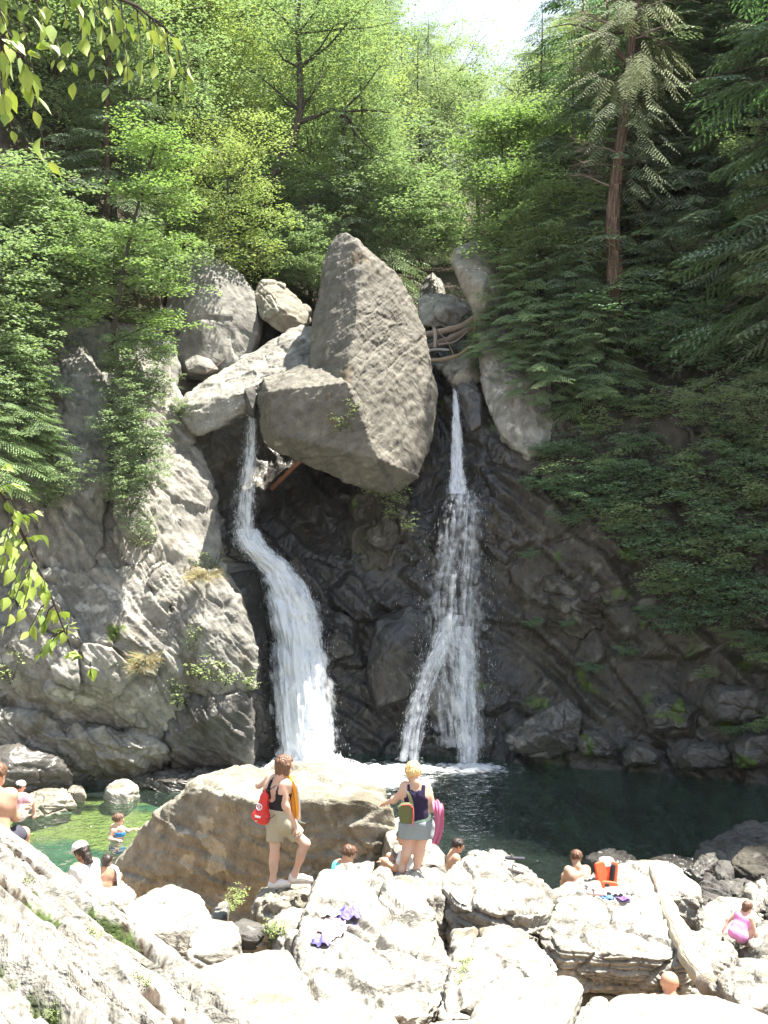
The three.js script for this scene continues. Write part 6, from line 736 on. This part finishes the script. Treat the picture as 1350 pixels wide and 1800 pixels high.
// --- woman in navy tank top
{
  const w = new Fig('blonde woman in navy tank top and grey denim skirt standing barefoot, seen from behind', 722, 1534, 14.6), J = (x, y, z) => w.J(x, y, z);
  const neck = J(729, 1377, 0.0), chest = J(731, 1396, 0.01), waist = J(732, 1428, 0), hip = J(732, 1450, 0), hw = V(0.172, 0.0, 0.02);
  w.torso(neck, chest, waist, hip, hw).head(J(725, 1359, -0.02), V(-0.45, -0.35, -0.85));
  const sl = J(711, 1390, 0.01), el = J(692, 1408, -0.04), wl = J(680, 1418, -0.2), sr = J(752, 1389, 0.01), er = J(762, 1421, 0.0), wr = J(752, 1428, -0.22);
  w.limb(sl, el, wl, [0.052, 0.042, 0.027]).limb(sr, er, wr, [0.052, 0.042, 0.027]).hand(wl, V(-0.5, -0.4, -0.7), V(0, -1, 0.3)).hand(wr, V(-0.6, 0.1, -0.7), V(0, 0.9, 0.2));
  const hl = J(720, 1460, 0.0), kl = J(716, 1492, 0.03), al = J(708, 1523, 0.0), hr = J(744, 1460, 0), kr = J(737, 1492, 0.04), ar = J(732, 1526, 0.04);
  w.limb(hl, kl, al, [0.1, 0.064, 0.041]).limb(hr, kr, ar, [0.1, 0.064, 0.041]).bone(kl.clone().lerp(al, 0.2).add(V(-0.01, 0, 0.03)), kl.clone().lerp(al, 0.5), 0.056, 0.05).bone(kr.clone().lerp(ar, 0.2).add(V(0.008, 0, 0.03)), kr.clone().lerp(ar, 0.5), 0.056, 0.05);
  w.foot(al, J(707, 1529, 0.03), J(704, 1530, -0.17)).foot(ar, J(732, 1531, 0.07), J(734, 1532, -0.12));
  w.body(SKINF).face().hair(BLOND, { low: -0.06, line: 0.055, locks: [[[0.03, 0.07, -0.06], [-0.03, 0.085, -0.05], 0.06, 0.055], [[0.045, 0.0, -0.06], [-0.045, 0.01, -0.06], 0.06, 0.06], [[0.05, 0.06, -0.02], [0.06, 0.02, -0.04], 0.05, 0.05], [[-0.05, 0.06, -0.02], [-0.06, 0.02, -0.04], 0.05, 0.05], [[0, 0.105, -0.05], [0.02, 0.11, -0.03], 0.035, 0.03]] });
  const T1 = w.bones.slice(0, 11), navy = cloth('navy jersey', [0.022, 0.014, 0.05]), mint = cloth('mint jersey', [0.45, 0.62, 0.5]), denim = cloth('grey denim', [0.27, 0.31, 0.33]);
  w.wear('undershirt', mint, T1, 0.009, (x, y, z) => Math.max(y - waist.y, hip.y + 0.045 - y), 0.05);
  w.wear('tank_top', navy, T1, 0.014, (x, y, z) => { const sx = x - chest.x; const lo = waist.y - 0.085 + sx * 0.28 - y; const top = Math.max(lo, y - (chest.y + 0.03), Math.abs(sx) - 0.16); const arm = -Math.min(Math.hypot(sx - 0.19, (y - chest.y - 0.06) * 0.8) - 0.085, Math.hypot(sx + 0.19, (y - chest.y - 0.06) * 0.8) - 0.085); const strap = Math.max(Math.abs(Math.abs(sx) - 0.1) - 0.022, y - neck.y + 0.0, chest.y - 0.02 - y); const neckc = -(Math.hypot(sx, (y - neck.y) * 0.9) - 0.075); return Math.min(Math.max(top, arm), Math.max(strap, -0.2), Math.max(Math.max(y - chest.y - 0.075, chest.y - y, Math.abs(sx) - 0.1), neckc)); });
  w.wear('skirt', denim, [...T1, [J(718, 1450, 0), J(746, 1450, 0), 0.112, 0.112], [J(717, 1468, 0), J(747, 1468, 0), 0.12, 0.12]], 0.016, (x, y, z) => Math.max(y - hip.y - 0.052 - x * 0.1, w.J(0, 1472).y - y), 0.06);
}
{ const o = P(714, 1440, 14.45), d = 14.45 / F, J = (x, y, z = 0) => V((x - 714) * d, (1440 - y) * d, z), g = group('shoulder_bag', o.x, o.y, o.z); tag(g, 'olive green shoulder bag with pink piping at the hip of the woman in navy', 'bag');
  const s = new THREE.Shape(); s.moveTo(-0.07, 0.03); s.lineTo(-0.09, 0.19); s.quadraticCurveTo(-0.06, 0.235, 0, 0.235); s.lineTo(0.075, 0.235); s.quadraticCurveTo(0.095, 0.2, 0.09, 0.1); s.lineTo(0.085, 0); s.lineTo(-0.02, 0.0); s.quadraticCurveTo(-0.06, 0.0, -0.07, 0.03); const b = new THREE.ExtrudeGeometry(s, { depth: 0.07, bevelEnabled: true, bevelSize: 0.012, bevelThickness: 0.014, bevelSegments: 3 }); b.translate(-0.01, 0, 0.1); mesh('bag_body', uvBox(b, 0.3), cloth('olive canvas', [0.13, 0.14, 0.055]), g);
  mesh('piping', new Wood().limb([V(-0.06, 0.24, 0.2), V(0.04, 0.243, 0.2), V(0.085, 0.2, 0.2), V(0.085, 0.1, 0.2), V(0.075, -0.03, 0.2)], 0.007, 0.007, 5).geo(), cloth('pink piping', [0.75, 0.08, 0.12]), g);
  mesh('strap', drape([J(714, 1385, 0.14), J(720, 1395, 0.16), J(725, 1420, 0.17), J(725, 1440, 0.16)], [V(0.02, 0, 0), V(0.02, 0, 0), V(0.02, 0, 0), V(0.02, 0, 0)], 0.0, 1, 0.006), cloth('olive strap', [0.2, 0.2, 0.12]), g); }
{ const o = P(765, 1478, 14.5), d = 14.5 / F, J = (x, y, z) => V((x - 765) * d, (1478 - y) * d, z); const m = mesh('towel', drape([J(758, 1424, -0.16), J(767, 1410, -0.05), J(770, 1418, 0.08), J(771, 1450, 0.1), J(763, 1480, 0.1)], [V(0.06, 0.0, 0.01), V(0.065, 0.0, 0.02), V(0.07, 0, 0.03), V(0.06, 0, 0.03), V(0.05, 0, 0.02)], 0.022, 4), cloth('pink terry', [0.52, 0.15, 0.26])); m.position.copy(o); tag(m, 'pink towel draped over the forearm of the woman in navy', 'towel'); }
// --- seated and half-hidden bathers
function seated(label, px, py, D, o) { // px, py: the seat; facing: unit vector in plan; small figures, hips on the rock
  const w = new Fig(label, px, py, D, o.s ?? 1); w.cell = 0.017; const s = w.s, f = o.face.clone().normalize(), r = V(f.z, 0, -f.x), at = (x, y, z) => r.clone().multiplyScalar(x * s).add(V(0, y * s, 0)).addScaledVector(f, z * s);
  const ln = o.lean ?? 0.1, hip = at(0, 0.1, 0), waist = at(0, 0.27, ln * 0.35), chest = at(0, 0.43, ln * 0.8), neck = at(0, 0.56, ln * 1.15), hw = r.clone().multiplyScalar((o.wide ?? 0.185) * s);
  w.torso(neck, chest, waist, hip, hw); w.head(at(0, 0.69, ln * 1.35 + 0.03), o.look ?? f.clone().add(V(0, o.nod ?? -0.2, 0)));
  for (const k of [-1, 1]) { const sh = at(k * 0.165, 0.5, ln), el = at(k * (o.out ?? 0.22), 0.27, ln + 0.12), wr = at(k * 0.12, 0.3, ln + 0.34); const A = o.arms?.[k < 0 ? 0 : 1]; const E = A ? A[0] : el, Wr = A ? A[1] : wr; w.limb(sh, E, Wr, [0.05 * s, 0.038 * s, 0.026 * s]); w.hand(Wr, Wr.clone().sub(E), V(0, -1, 0.1));
    if (!o.nolegs) { const L = o.legs?.[k < 0 ? 0 : 1], hp = at(k * 0.09, 0.08, 0.02), kn = L ? L[0] : at(k * 0.13, o.knee ?? 0.33, 0.42), an = L ? L[1] : at(k * 0.11, (o.knee ?? 0.33) - 0.38, 0.55); w.limb(hp, kn, an, [0.085 * s, 0.056 * s, 0.036 * s]); w.foot(an, an.clone().add(V(0, -0.04 * s, 0)).addScaledVector(f, -0.02), an.clone().add(V(0, -0.05 * s, 0)).addScaledVector(f, 0.17 * s)); } }
  w.body(o.skin ?? SKIN).face(); if (o.hair) w.hair(o.hair, o.hairO ?? { low: -0.03 }); w.ax = at; w.pt = { hip, waist, chest, neck }; return w;
}
const teeCut = (w, y0) => (x, y, z) => Math.max(y - w.pt.neck.y + 0.0, y0 - y);
function tee(w, mat, name = 'shirt', sleeves = true) { const T1 = w.bones.slice(0, 11); const S = sleeves ? w.bones.filter((b) => b[2] > 0.049 * w.s && b[2] < 0.0505 * w.s && b[3] < 0.039 * w.s).map((b) => [b[0], b[0].clone().lerp(b[1], 0.55), 0.064 * w.s, 0.06 * w.s]) : []; return w.wear(name, mat, [...T1, ...S], 0.012, teeCut(w, w.pt.hip.y - 0.03 * w.s)); }
function trunks(w, mat) { return w.wear('swim_shorts', mat, [...w.bones.slice(0, 11), ...w.bones.filter((b) => b[2] > 0.084 * w.s && b[2] < 0.086 * w.s).map((b) => [b[0], b[0].clone().lerp(b[1], 0.75), 0.1 * w.s, 0.085 * w.s])], 0.01, (x, y, z) => y - w.pt.waist.y + 0.08 * w.s); }
{ const w = seated('boy in turquoise shirt sitting low behind the large white boulder', 588, 1590, 14.6, { s: 0.92, face: V(0.8, 0, -0.5), lean: 0.16, hair: BROWN, nod: -0.35 }); tee(w, cloth('turquoise jersey', [0.12, 0.62, 0.62])); trunks(w, cloth('navy trunks', [0.03, 0.04, 0.1])); }
{ const w = seated('man with bare sunburnt back sitting at the pool beside the orange vest', 1019, 1590, 17, { s: 0.95, face: V(-0.1, 0, -1), lean: 0.14, hair: BROWN, nod: -0.45 }); trunks(w, cloth('grey trunks', [0.2, 0.2, 0.22])); }
{ const w = seated('bald man, only his sunburnt head showing above the smooth white rock', 1180, 1862, 10.9, { s: 1, face: V(0.15, 0, -1), skin: skinMat([0.6, 0.33, 0.22]) }); tee(w, cloth('white jersey', [0.7, 0.7, 0.7])); trunks(w, cloth('tan trunks', [0.4, 0.35, 0.25])); }
{ const w = seated('bather in a white cap and white shirt with long dark hair', 160, 1590, 13.9, { s: 0.92, face: V(-0.75, 0, -0.45), lean: 0.12, nod: -0.55, skin: SKINT, hair: DARKH, hairO: { low: -0.2, line: 0.05, locks: [[[0, -0.02, -0.07], [0, -0.2, -0.08], 0.07, 0.05]] } }); tee(w, cloth('white cotton', [0.8, 0.8, 0.8])); trunks(w, cloth('black trunks', [0.03, 0.03, 0.03]));
  const at = w.at, cap = cloth('white cap', [0.82, 0.82, 0.82]); const c = net([[at(0, 0.048, -0.025), at(0, 0.052, 0.015), 0.1, 0.098]], 0.02, 0.007, (x, y, z) => { const d = V(x, y, z).sub(w.hc); return 0.045 - d.dot(w.u); }); const cm = mesh('cap', c, cap, w.g); const bs = new THREE.Shape(); bs.absellipse(0, 0, 0.085, 0.085, 0, Math.PI, false, 0); const bg = new THREE.ExtrudeGeometry(bs, { depth: 0.008, bevelEnabled: true, bevelSize: 0.004, bevelThickness: 0.003, bevelSegments: 2 }); bg.rotateX(Math.PI / 2); bg.scale(1, 1, 1.1); bg.applyMatrix4(new THREE.Matrix4().makeBasis(w.r, w.u, w.f)); bg.translate(...at(0, 0.05, 0.075).toArray()); mesh('brim', bg, cap, cm); }
{ const w = seated('small child with dark hair next to the bather in the white cap', 182, 1580, 14.1, { s: 0.66, face: V(0.2, 0, -1), skin: SKINT, hair: DARKH, hairO: { low: -0.09, locks: [[[0, 0, -0.07], [0, -0.09, -0.075], 0.07, 0.06]] } }); trunks(w, cloth('violet trunks', [0.25, 0.15, 0.4])); mesh('shoulder_cloth', drape([w.pt.neck.clone().add(V(0.05, 0.02, -0.02)), w.pt.neck.clone().add(V(0.13, -0.03, 0.0)), w.pt.neck.clone().add(V(0.17, -0.2, 0.02))], [V(0, 0, 0.06), V(0, 0, 0.07), V(0.01, 0, 0.07)], 0.01, 3), cloth('white towel', [0.8, 0.8, 0.8]), w.g); }
{ const w = seated('broad bare-backed man sitting on the top of the layered slab', -20, 1494, 11.7, { s: 1.1, face: V(0.2, 0, -1), lean: 0.08, knee: 0.05, out: 0.17, wide: 0.235, hair: CHEST, hairO: { low: -0.01 } }); trunks(w, cloth('dark trunks', [0.05, 0.05, 0.07])); }
{ const w = seated('toddler in a pale cap peering past the bare-backed man', 28, 1440, 12.9, { s: 0.52, face: V(0.3, 0, -1), look: V(0.9, -0.1, -0.2), skin: SKINF, hair: DARKH }); tee(w, cloth('pink jersey', [0.6, 0.35, 0.4])); const c = net([[w.at(0, 0.05, -0.02), w.at(0, 0.055, 0.02), 0.1 * w.s, 0.1 * w.s]], 0.02, 0.006, (x, y, z) => { const d = V(x, y, z).sub(w.hc); return 0.02 - d.dot(w.u); }); mesh('cap', c, cloth('pale cap', [0.75, 0.72, 0.75]), w.g); trunks(w, cloth('white shorts', [0.7, 0.7, 0.7])); }
{ const w = seated('person in white sitting behind the legs of the woman in navy', 733, 1518, 16.2, { s: 0.95, face: V(-0.9, 0, -0.25), lean: 0.1, hair: BROWN }); tee(w, cloth('white tee', [0.78, 0.76, 0.74])); trunks(w, cloth('blue trunks', [0.05, 0.07, 0.2])); w.g.position.add(V(-0.05, -0.28, 0)); }
{ const w = seated('dark-haired bather whose head shows beside the broad white boulder', 789, 1556, 17.4, { s: 0.9, face: V(0.9, 0, -0.1), hair: DARKH }); trunks(w, cloth('teal trunks', [0.05, 0.2, 0.2])); }
{ // wading woman in a blue bikini
  const D = 23.6, w = new Fig('woman in a blue bikini top wading waist-deep in the green shallows', 208, 1472, D, 1), J = (x, y, z) => w.J(x, y, z), neck = J(206, 1453, 0), chest = J(206, 1463, 0), waist = J(206, 1476, 0), hip = J(206, 1492, 0);
  w.torso(neck, chest, waist, hip, V(0.13, 0, 0.13)).head(J(209, 1440.5, 0), V(0.97, -0.08, -0.2)); const sn = J(201, 1457, 0.12), en = J(196, 1471, 0.16), wn = J(210, 1472, 0.2), sf = J(212, 1457, -0.12), ef = J(222, 1465, -0.16), wf = J(231, 1462, -0.2);
  w.limb(sn, en, wn, [0.046, 0.036, 0.025]).limb(sf, ef, wf, [0.046, 0.036, 0.025]).hand(wn, V(1, -0.1, 0), V(0, -1, 0)).hand(wf, V(1, 0.1, 0), V(0, -1, 0));
  for (const k of [-1, 1]) w.limb(hip.clone().add(V(k * 0.06, -0.05, k * 0.06)), hip.clone().add(V(k * 0.07, -0.42, k * 0.07)), hip.clone().add(V(k * 0.07, -0.8, k * 0.07)), [0.085, 0.055, 0.036]);
  w.body(SKINF).face().hair(CHEST, { low: -0.04, locks: [[[0, 0.02, -0.1], [0, 0.03, -0.12], 0.045, 0.035]] }); w.wear('bikini_top', cloth('blue swimsuit', [0.03, 0.2, 0.5]), w.bones.slice(0, 11), 0.008, (x, y, z) => Math.min(Math.max(Math.abs(y - chest.y + 0.01) - 0.05, -x + 0.0 - 0.03), Math.abs(y - chest.y + 0.04) - 0.012)); w.wear('bikini_bottom', cloth('blue swimsuit', [0.03, 0.2, 0.5]), w.bones.slice(0, 11), 0.008, (x, y, z) => Math.abs(y - hip.y) - 0.07);
}
{ // crouching girl in pink
  const D = 14.3, w = new Fig('girl in a pink swimsuit crouching with both hands on the rocks', 1306, 1663, D, 0.6), J = (x, y, z) => w.J(x, y, z), hip = J(1295, 1640, 0.05), waist = J(1301, 1629, 0), chest = J(1309, 1617, -0.03), neck = J(1315, 1606, -0.05);
  w.torso(neck, chest, waist, hip, V(0.085, -0.035, 0.05)).head(J(1317, 1598, -0.06), V(0.85, -0.3, -0.4));
  w.limb(J(1318, 1613, 0.04), J(1325, 1638, 0.06), J(1333, 1657, 0.05), [0.034, 0.027, 0.019]).hand(J(1333, 1657, 0.05), V(0.8, -0.4, 0), V(0, -1, 0)); w.limb(J(1299, 1612, -0.1), J(1285, 1623, -0.12), J(1278, 1634, -0.08), [0.034, 0.027, 0.019]).hand(J(1278, 1634, -0.08), V(-0.5, -0.7, 0), V(0, -1, 0));
  w.limb(J(1300, 1641, 0.08), J(1318, 1635, 0.0), J(1314, 1659, 0.08), [0.058, 0.04, 0.027]).foot(J(1314, 1659, 0.08), J(1312, 1662, 0.08), J(1321, 1664, 0.06)); w.limb(J(1292, 1640, -0.02), J(1308, 1632, -0.15), J(1304, 1656, -0.1), [0.058, 0.04, 0.027]).foot(J(1304, 1656, -0.1), J(1303, 1660, -0.1), J(1312, 1661, -0.12));
  w.body(SKINF).face().hair(BROWN, { low: -0.1, locks: [[[0, 0, -0.06], [0, -0.09, -0.06], 0.075, 0.05]] }); w.wear('swimsuit', cloth('pink lycra', [0.72, 0.26, 0.5]), w.bones.slice(0, 11), 0.01, (x, y, z) => Math.max((x - neck.x) * 0.5 + (y - neck.y) * 0.86 + 0.04, -1));
}
// ---------- driftwood, clothes and gear ----------
const logMat = (c) => new THREE.MeshStandardMaterial({ name: 'weathered wood', color: new THREE.Color(...c), roughness: 0.85, bumpMap: barkTex, bumpScale: 0.015 });
function log(label, pts, r0, r1, c, sides = 12, name = 'driftwood_log', cat = 'log') {
  const a = pts.map((p) => P(...p)), cur = new THREE.CatmullRomCurve3(a), n = 40, b = a[0], w = new Wood(), r = rng(Math.round(pts[0][0] * 7 + pts[0][1])), path = []; for (let i = 0; i <= n; i++) path.push(cur.getPoint(i / n).sub(b)); w.limb(path, r0, r1, sides);
  for (let i = 0; i < w.p.length; i += 3) { const k = Math.floor(i / 3 / sides), c0 = path[k], f = 1 + 0.4 * noise(w.p[i] * 3, w.p[i + 1] * 3, w.p[i + 2] * 3) + 0.06 * noise(w.p[i] * 14, w.p[i + 1] * 14, w.p[i + 2] * 14); w.p[i] = c0.x + (w.p[i] - c0.x) * f; w.p[i + 1] = c0.y + (w.p[i + 1] - c0.y) * f; w.p[i + 2] = c0.z + (w.p[i + 2] - c0.z) * f; }
  for (const e of [0, n]) { const b0 = w.p.length / 3, q = path[e]; w.p.push(q.x, q.y, q.z); w.u.push(0, 0); for (let s = 0; s < sides; s++) { const i = e * sides + s, j = e * sides + (s + 1) % sides; e ? w.i.push(b0, i, j) : w.i.push(b0, j, i); } }
  const m = mesh(name, w.geo(), logMat(c), scene); m.position.copy(b); return tag(m, label, cat);
}
log('thick pale log leaning from the arched boulder down across the layered ledge', [[1152, 1526, 16.3], [1172, 1590, 14.8], [1198, 1645, 13.4], [1222, 1695, 12.3], [1246, 1730, 11.6]], 0.095, 0.13, [0.42, 0.37, 0.29], 18);
log('grey driftwood trunk jammed highest behind the wedge', [[742, 588, 35.2], [780, 582, 35.4], [815, 572, 35.6], [838, 555, 35.8]], 0.12, 0.1, [0.33, 0.26, 0.19]);
log('dark driftwood trunk lying under the grey one', [[748, 612, 34.9], [790, 596, 35.1], [838, 574, 35.5]], 0.13, 0.12, [0.2, 0.15, 0.11]);
log('yellow-brown bent branch lowest in the driftwood jam', [[752, 634, 34.2], [785, 630, 34.3], [810, 622, 34.2], [840, 596, 34]], 0.075, 0.05, [0.31, 0.24, 0.15]);
log('short grey stub standing upright in the driftwood jam', [[764, 612, 34.5], [765, 592, 34.6], [763, 577, 34.7]], 0.06, 0.05, [0.36, 0.3, 0.25]);
log('thin straight pole propped at the end of the driftwood jam', [[832, 600, 34.2], [834, 575, 34.4], [836, 547, 34.6]], 0.028, 0.022, [0.4, 0.26, 0.18], 8);
log('pale stick lying flat in the driftwood jam', [[752, 616, 34.3], [770, 614, 34.3], [790, 615, 34.4]], 0.045, 0.035, [0.42, 0.4, 0.38], 8);
log('forked grey branch lying across the driftwood jam', [[770, 606, 34.4], [800, 600, 34.4], [822, 582, 34.6]], 0.035, 0.015, [0.3, 0.25, 0.2], 7);
log('slim brown branch slanting down through the driftwood jam', [[758, 572, 35], [785, 600, 34.5], [805, 640, 34.1]], 0.03, 0.02, [0.22, 0.15, 0.1], 7);
log('rust-brown log wedged under the great boulder beside the plunge', [[478, 858, 33.2], [505, 832, 32.3], [536, 801, 31.1]], 0.075, 0.07, [0.3, 0.13, 0.07], 10);
log('thin twig trailing from the rounded boulder above the cave', [[362, 655, 33], [385, 640, 33.2], [402, 622, 33.4]], 0.02, 0.006, [0.3, 0.18, 0.12], 5, 'twig', 'twig');
// striped clothes on the white boulder
function rag(name, label, cat, px, py, D, rx, rz, h, seed, mats, tilt = [0, 0]) { // crumpled cloth lying on a rock
  const o = onRock(px, py, D, -0.01), n = 36, pos = [], idx = [], g = geoOf([0, 0, 0], [0, 0, 0]); for (let l = 0; l < 2; l++) for (let j = 0; j <= n; j++) for (let i = 0; i <= n; i++) { const u = i / n * 2 - 1, v = j / n * 2 - 1, a = Math.atan2(v, u), rr = Math.min(1, Math.hypot(u, v)) * (0.72 + 0.4 * fbm(Math.cos(a) * 1.3 + seed, Math.sin(a) * 1.3, 2, 3)), x = Math.cos(a) * rr * rx, z = Math.sin(a) * rr * rz; const y = l ? -0.01 : h * (1 - rr * rr * 0.8) * (0.6 + 0.9 * Math.abs(fbm(x * 9 + seed, z * 9, 1, 3))) + 0.012 * Math.sin(x * 60 + 3 * noise(x * 8, z * 8, seed)); pos.push(x, y + x * tilt[0] + z * tilt[1], z); if (i < n && j < n) { const A = l * (n + 1) * (n + 1) + j * (n + 1) + i, B = A + 1, C = A + n + 1, E = C + 1; l ? idx.push(A, B, E, A, E, C) : idx.push(A, E, B, A, C, E); } }
  const q = geoOf(pos, idx); q.computeVertexNormals(); uvBox(q, 0.3); const m = mesh(name, q, mats); m.position.copy(o); return tag(m, label, cat);
}
const violet = cloth('violet cotton', [0.16, 0.14, 0.42]);
rag('bundled_clothes', 'crumpled violet shirt bunched on the large white boulder', 'clothes', 617, 1613, 12.0, 0.19, 0.22, 0.15, 3, violet, [0, -0.05]);
{ const stripes = dataTex(64, (u) => { const k = Math.floor(u * 6) % 3; return k === 0 ? [0.93, 0.88, 0.93] : k === 1 ? [0.86, 0.42, 0.72] : [0.95, 0.92, 0.95]; }, true); const m = rag('striped_towel', 'pink and white striped towel spread beside the violet shirt', 'towel', 585, 1636, 11.65, 0.2, 0.38, 0.09, 7, new THREE.MeshStandardMaterial({ name: 'striped cotton', map: stripes, roughness: 0.9 }), [0, -0.05]); }
rag('folded_cloth', 'violet cloth folded at the end of the striped towel', 'clothes', 565, 1660, 11.3, 0.15, 0.14, 0.11, 11, violet, [0, -0.05]);
rag('folded_cloth', 'grey-brown cloth tucked above the striped towel', 'clothes', 590, 1610, 12.1, 0.2, 0.07, 0.07, 13, cloth('grey cotton', [0.35, 0.3, 0.27]), [0, -0.05]);
// orange life vest and swim gear on the ledge
{ const o = onRock(1060, 1555, 15.9), g = group('life_vest', o.x, o.y, o.z); tag(g, 'orange life vest with black straps propped against the arched boulder', 'life vest'); const or = cloth('orange nylon', [0.85, 0.1, 0.03], 0.6), bk = cloth('black webbing', [0.02, 0.02, 0.02]);
  const pan = (x, y, z, w, h, d, rz, ry) => { const s = new THREE.Shape(); s.moveTo(-w, -h + 0.03); s.quadraticCurveTo(-w, -h, -w + 0.03, -h); s.lineTo(w - 0.03, -h); s.quadraticCurveTo(w, -h, w, -h + 0.03); s.lineTo(w * 0.9, h - 0.04); s.quadraticCurveTo(w * 0.8, h, w * 0.5, h); s.lineTo(-w * 0.5, h); s.quadraticCurveTo(-w * 0.9, h, -w * 0.9, h - 0.04); const q = new THREE.ExtrudeGeometry(s, { depth: d, bevelEnabled: true, bevelSize: 0.02, bevelThickness: 0.025, bevelSegments: 4 }); q.rotateX(-0.25); q.rotateZ(rz); q.rotateY(ry); q.translate(x, y, z); return uvBox(q, 0.3); };
  mesh('vest_panel', pan(-0.04, 0.17, 0.02, 0.07, 0.16, 0.04, 0.12, 0.3), or, g); mesh('vest_panel', pan(0.11, 0.17, 0.0, 0.075, 0.16, 0.04, -0.12, -0.2), or, g); mesh('vest_panel', pan(0.06, 0.03, 0.12, 0.12, 0.06, 0.04, -0.1, 0), or, g);
  mesh('strap', pan(0.115, 0.18, 0.075, 0.018, 0.13, 0.006, -0.12, -0.2), bk, g); mesh('strap', pan(0.02, 0.03, 0.18, 0.018, 0.05, 0.006, -0.1, 0), bk, g); mesh('collar', pan(-0.1, 0.27, 0.0, 0.04, 0.08, 0.03, 0.4, 0), bk, g); mesh('vest_lining', pan(0.05, 0.33, -0.03, 0.1, 0.05, 0.03, 0, 0), cloth('white lining', [0.75, 0.72, 0.7]), g); }
rag('towel', 'white towel with a blue edge heaped below the orange vest', 'towel', 1083, 1572, 15.2, 0.2, 0.17, 0.14, 17, cloth('white terry', [0.8, 0.8, 0.82]));
rag('towel', 'blue towel crumpled under the white one', 'towel', 1068, 1580, 14.95, 0.13, 0.1, 0.07, 19, cloth('blue terry', [0.1, 0.2, 0.55]));
rag('folded_cloth', 'purple patterned cloth poking from under the white towel', 'clothes', 1095, 1580, 14.95, 0.13, 0.07, 0.05, 23, cloth('purple print', [0.2, 0.1, 0.35]));
function sandal(label, px, py, D, turn, c) { const o = onRock(px, py, D, 0.01), g = group('sandal', o.x, o.y, o.z); g.rotation.y = turn; tag(g, label, 'sandal'); const s = new THREE.Shape(); s.moveTo(-0.035, -0.12); s.quadraticCurveTo(-0.045, -0.02, -0.045, 0.06); s.quadraticCurveTo(-0.04, 0.13, 0, 0.135); s.quadraticCurveTo(0.045, 0.13, 0.045, 0.05); s.quadraticCurveTo(0.03, -0.02, 0.033, -0.12); s.quadraticCurveTo(0, -0.15, -0.035, -0.12); const q = new THREE.ExtrudeGeometry(s, { depth: 0.02, bevelEnabled: true, bevelSize: 0.005, bevelThickness: 0.005, bevelSegments: 2 }); q.rotateX(-Math.PI / 2); mesh('sole', uvBox(q, 0.3), cloth('sandal sole', c), g); mesh('strap', new Wood().limb([V(-0.045, 0.02, -0.02), V(-0.02, 0.055, -0.045), V(0, 0.06, -0.06), V(0.02, 0.055, -0.045), V(0.045, 0.02, -0.02)], 0.01, 0.01, 5).geo(), cloth('sandal strap', [0.08, 0.07, 0.07]), g); return g; }
sandal('grey sandal lying on the broad white boulder, its sole turned to us', 907, 1531, 15.05, 0.7, [0.35, 0.3, 0.28]); sandal('black sandal lying higher on the broad white boulder', 905, 1511, 15.5, 1.4, [0.04, 0.04, 0.05]);
sandal('pinkish sandal on the ledge beside the white towel', 1036, 1567, 15.3, 1.2, [0.6, 0.4, 0.36]); sandal('second pinkish sandal set in front of the white towel', 1048, 1573, 15.1, 1.3, [0.6, 0.42, 0.38]);
{ const o = onRock(1107, 1572, 15.3), m = mesh('swim_ring', (() => { const q = new THREE.TorusGeometry(0.055, 0.028, 10, 24); q.rotateX(0.4); return q; })(), cloth('white ring', [0.78, 0.76, 0.76])); m.position.copy(o); m.position.y += 0.06; tag(m, 'small white ring lying at the end of the heaped towels', 'ring'); }
renderer.render(scene, camera);
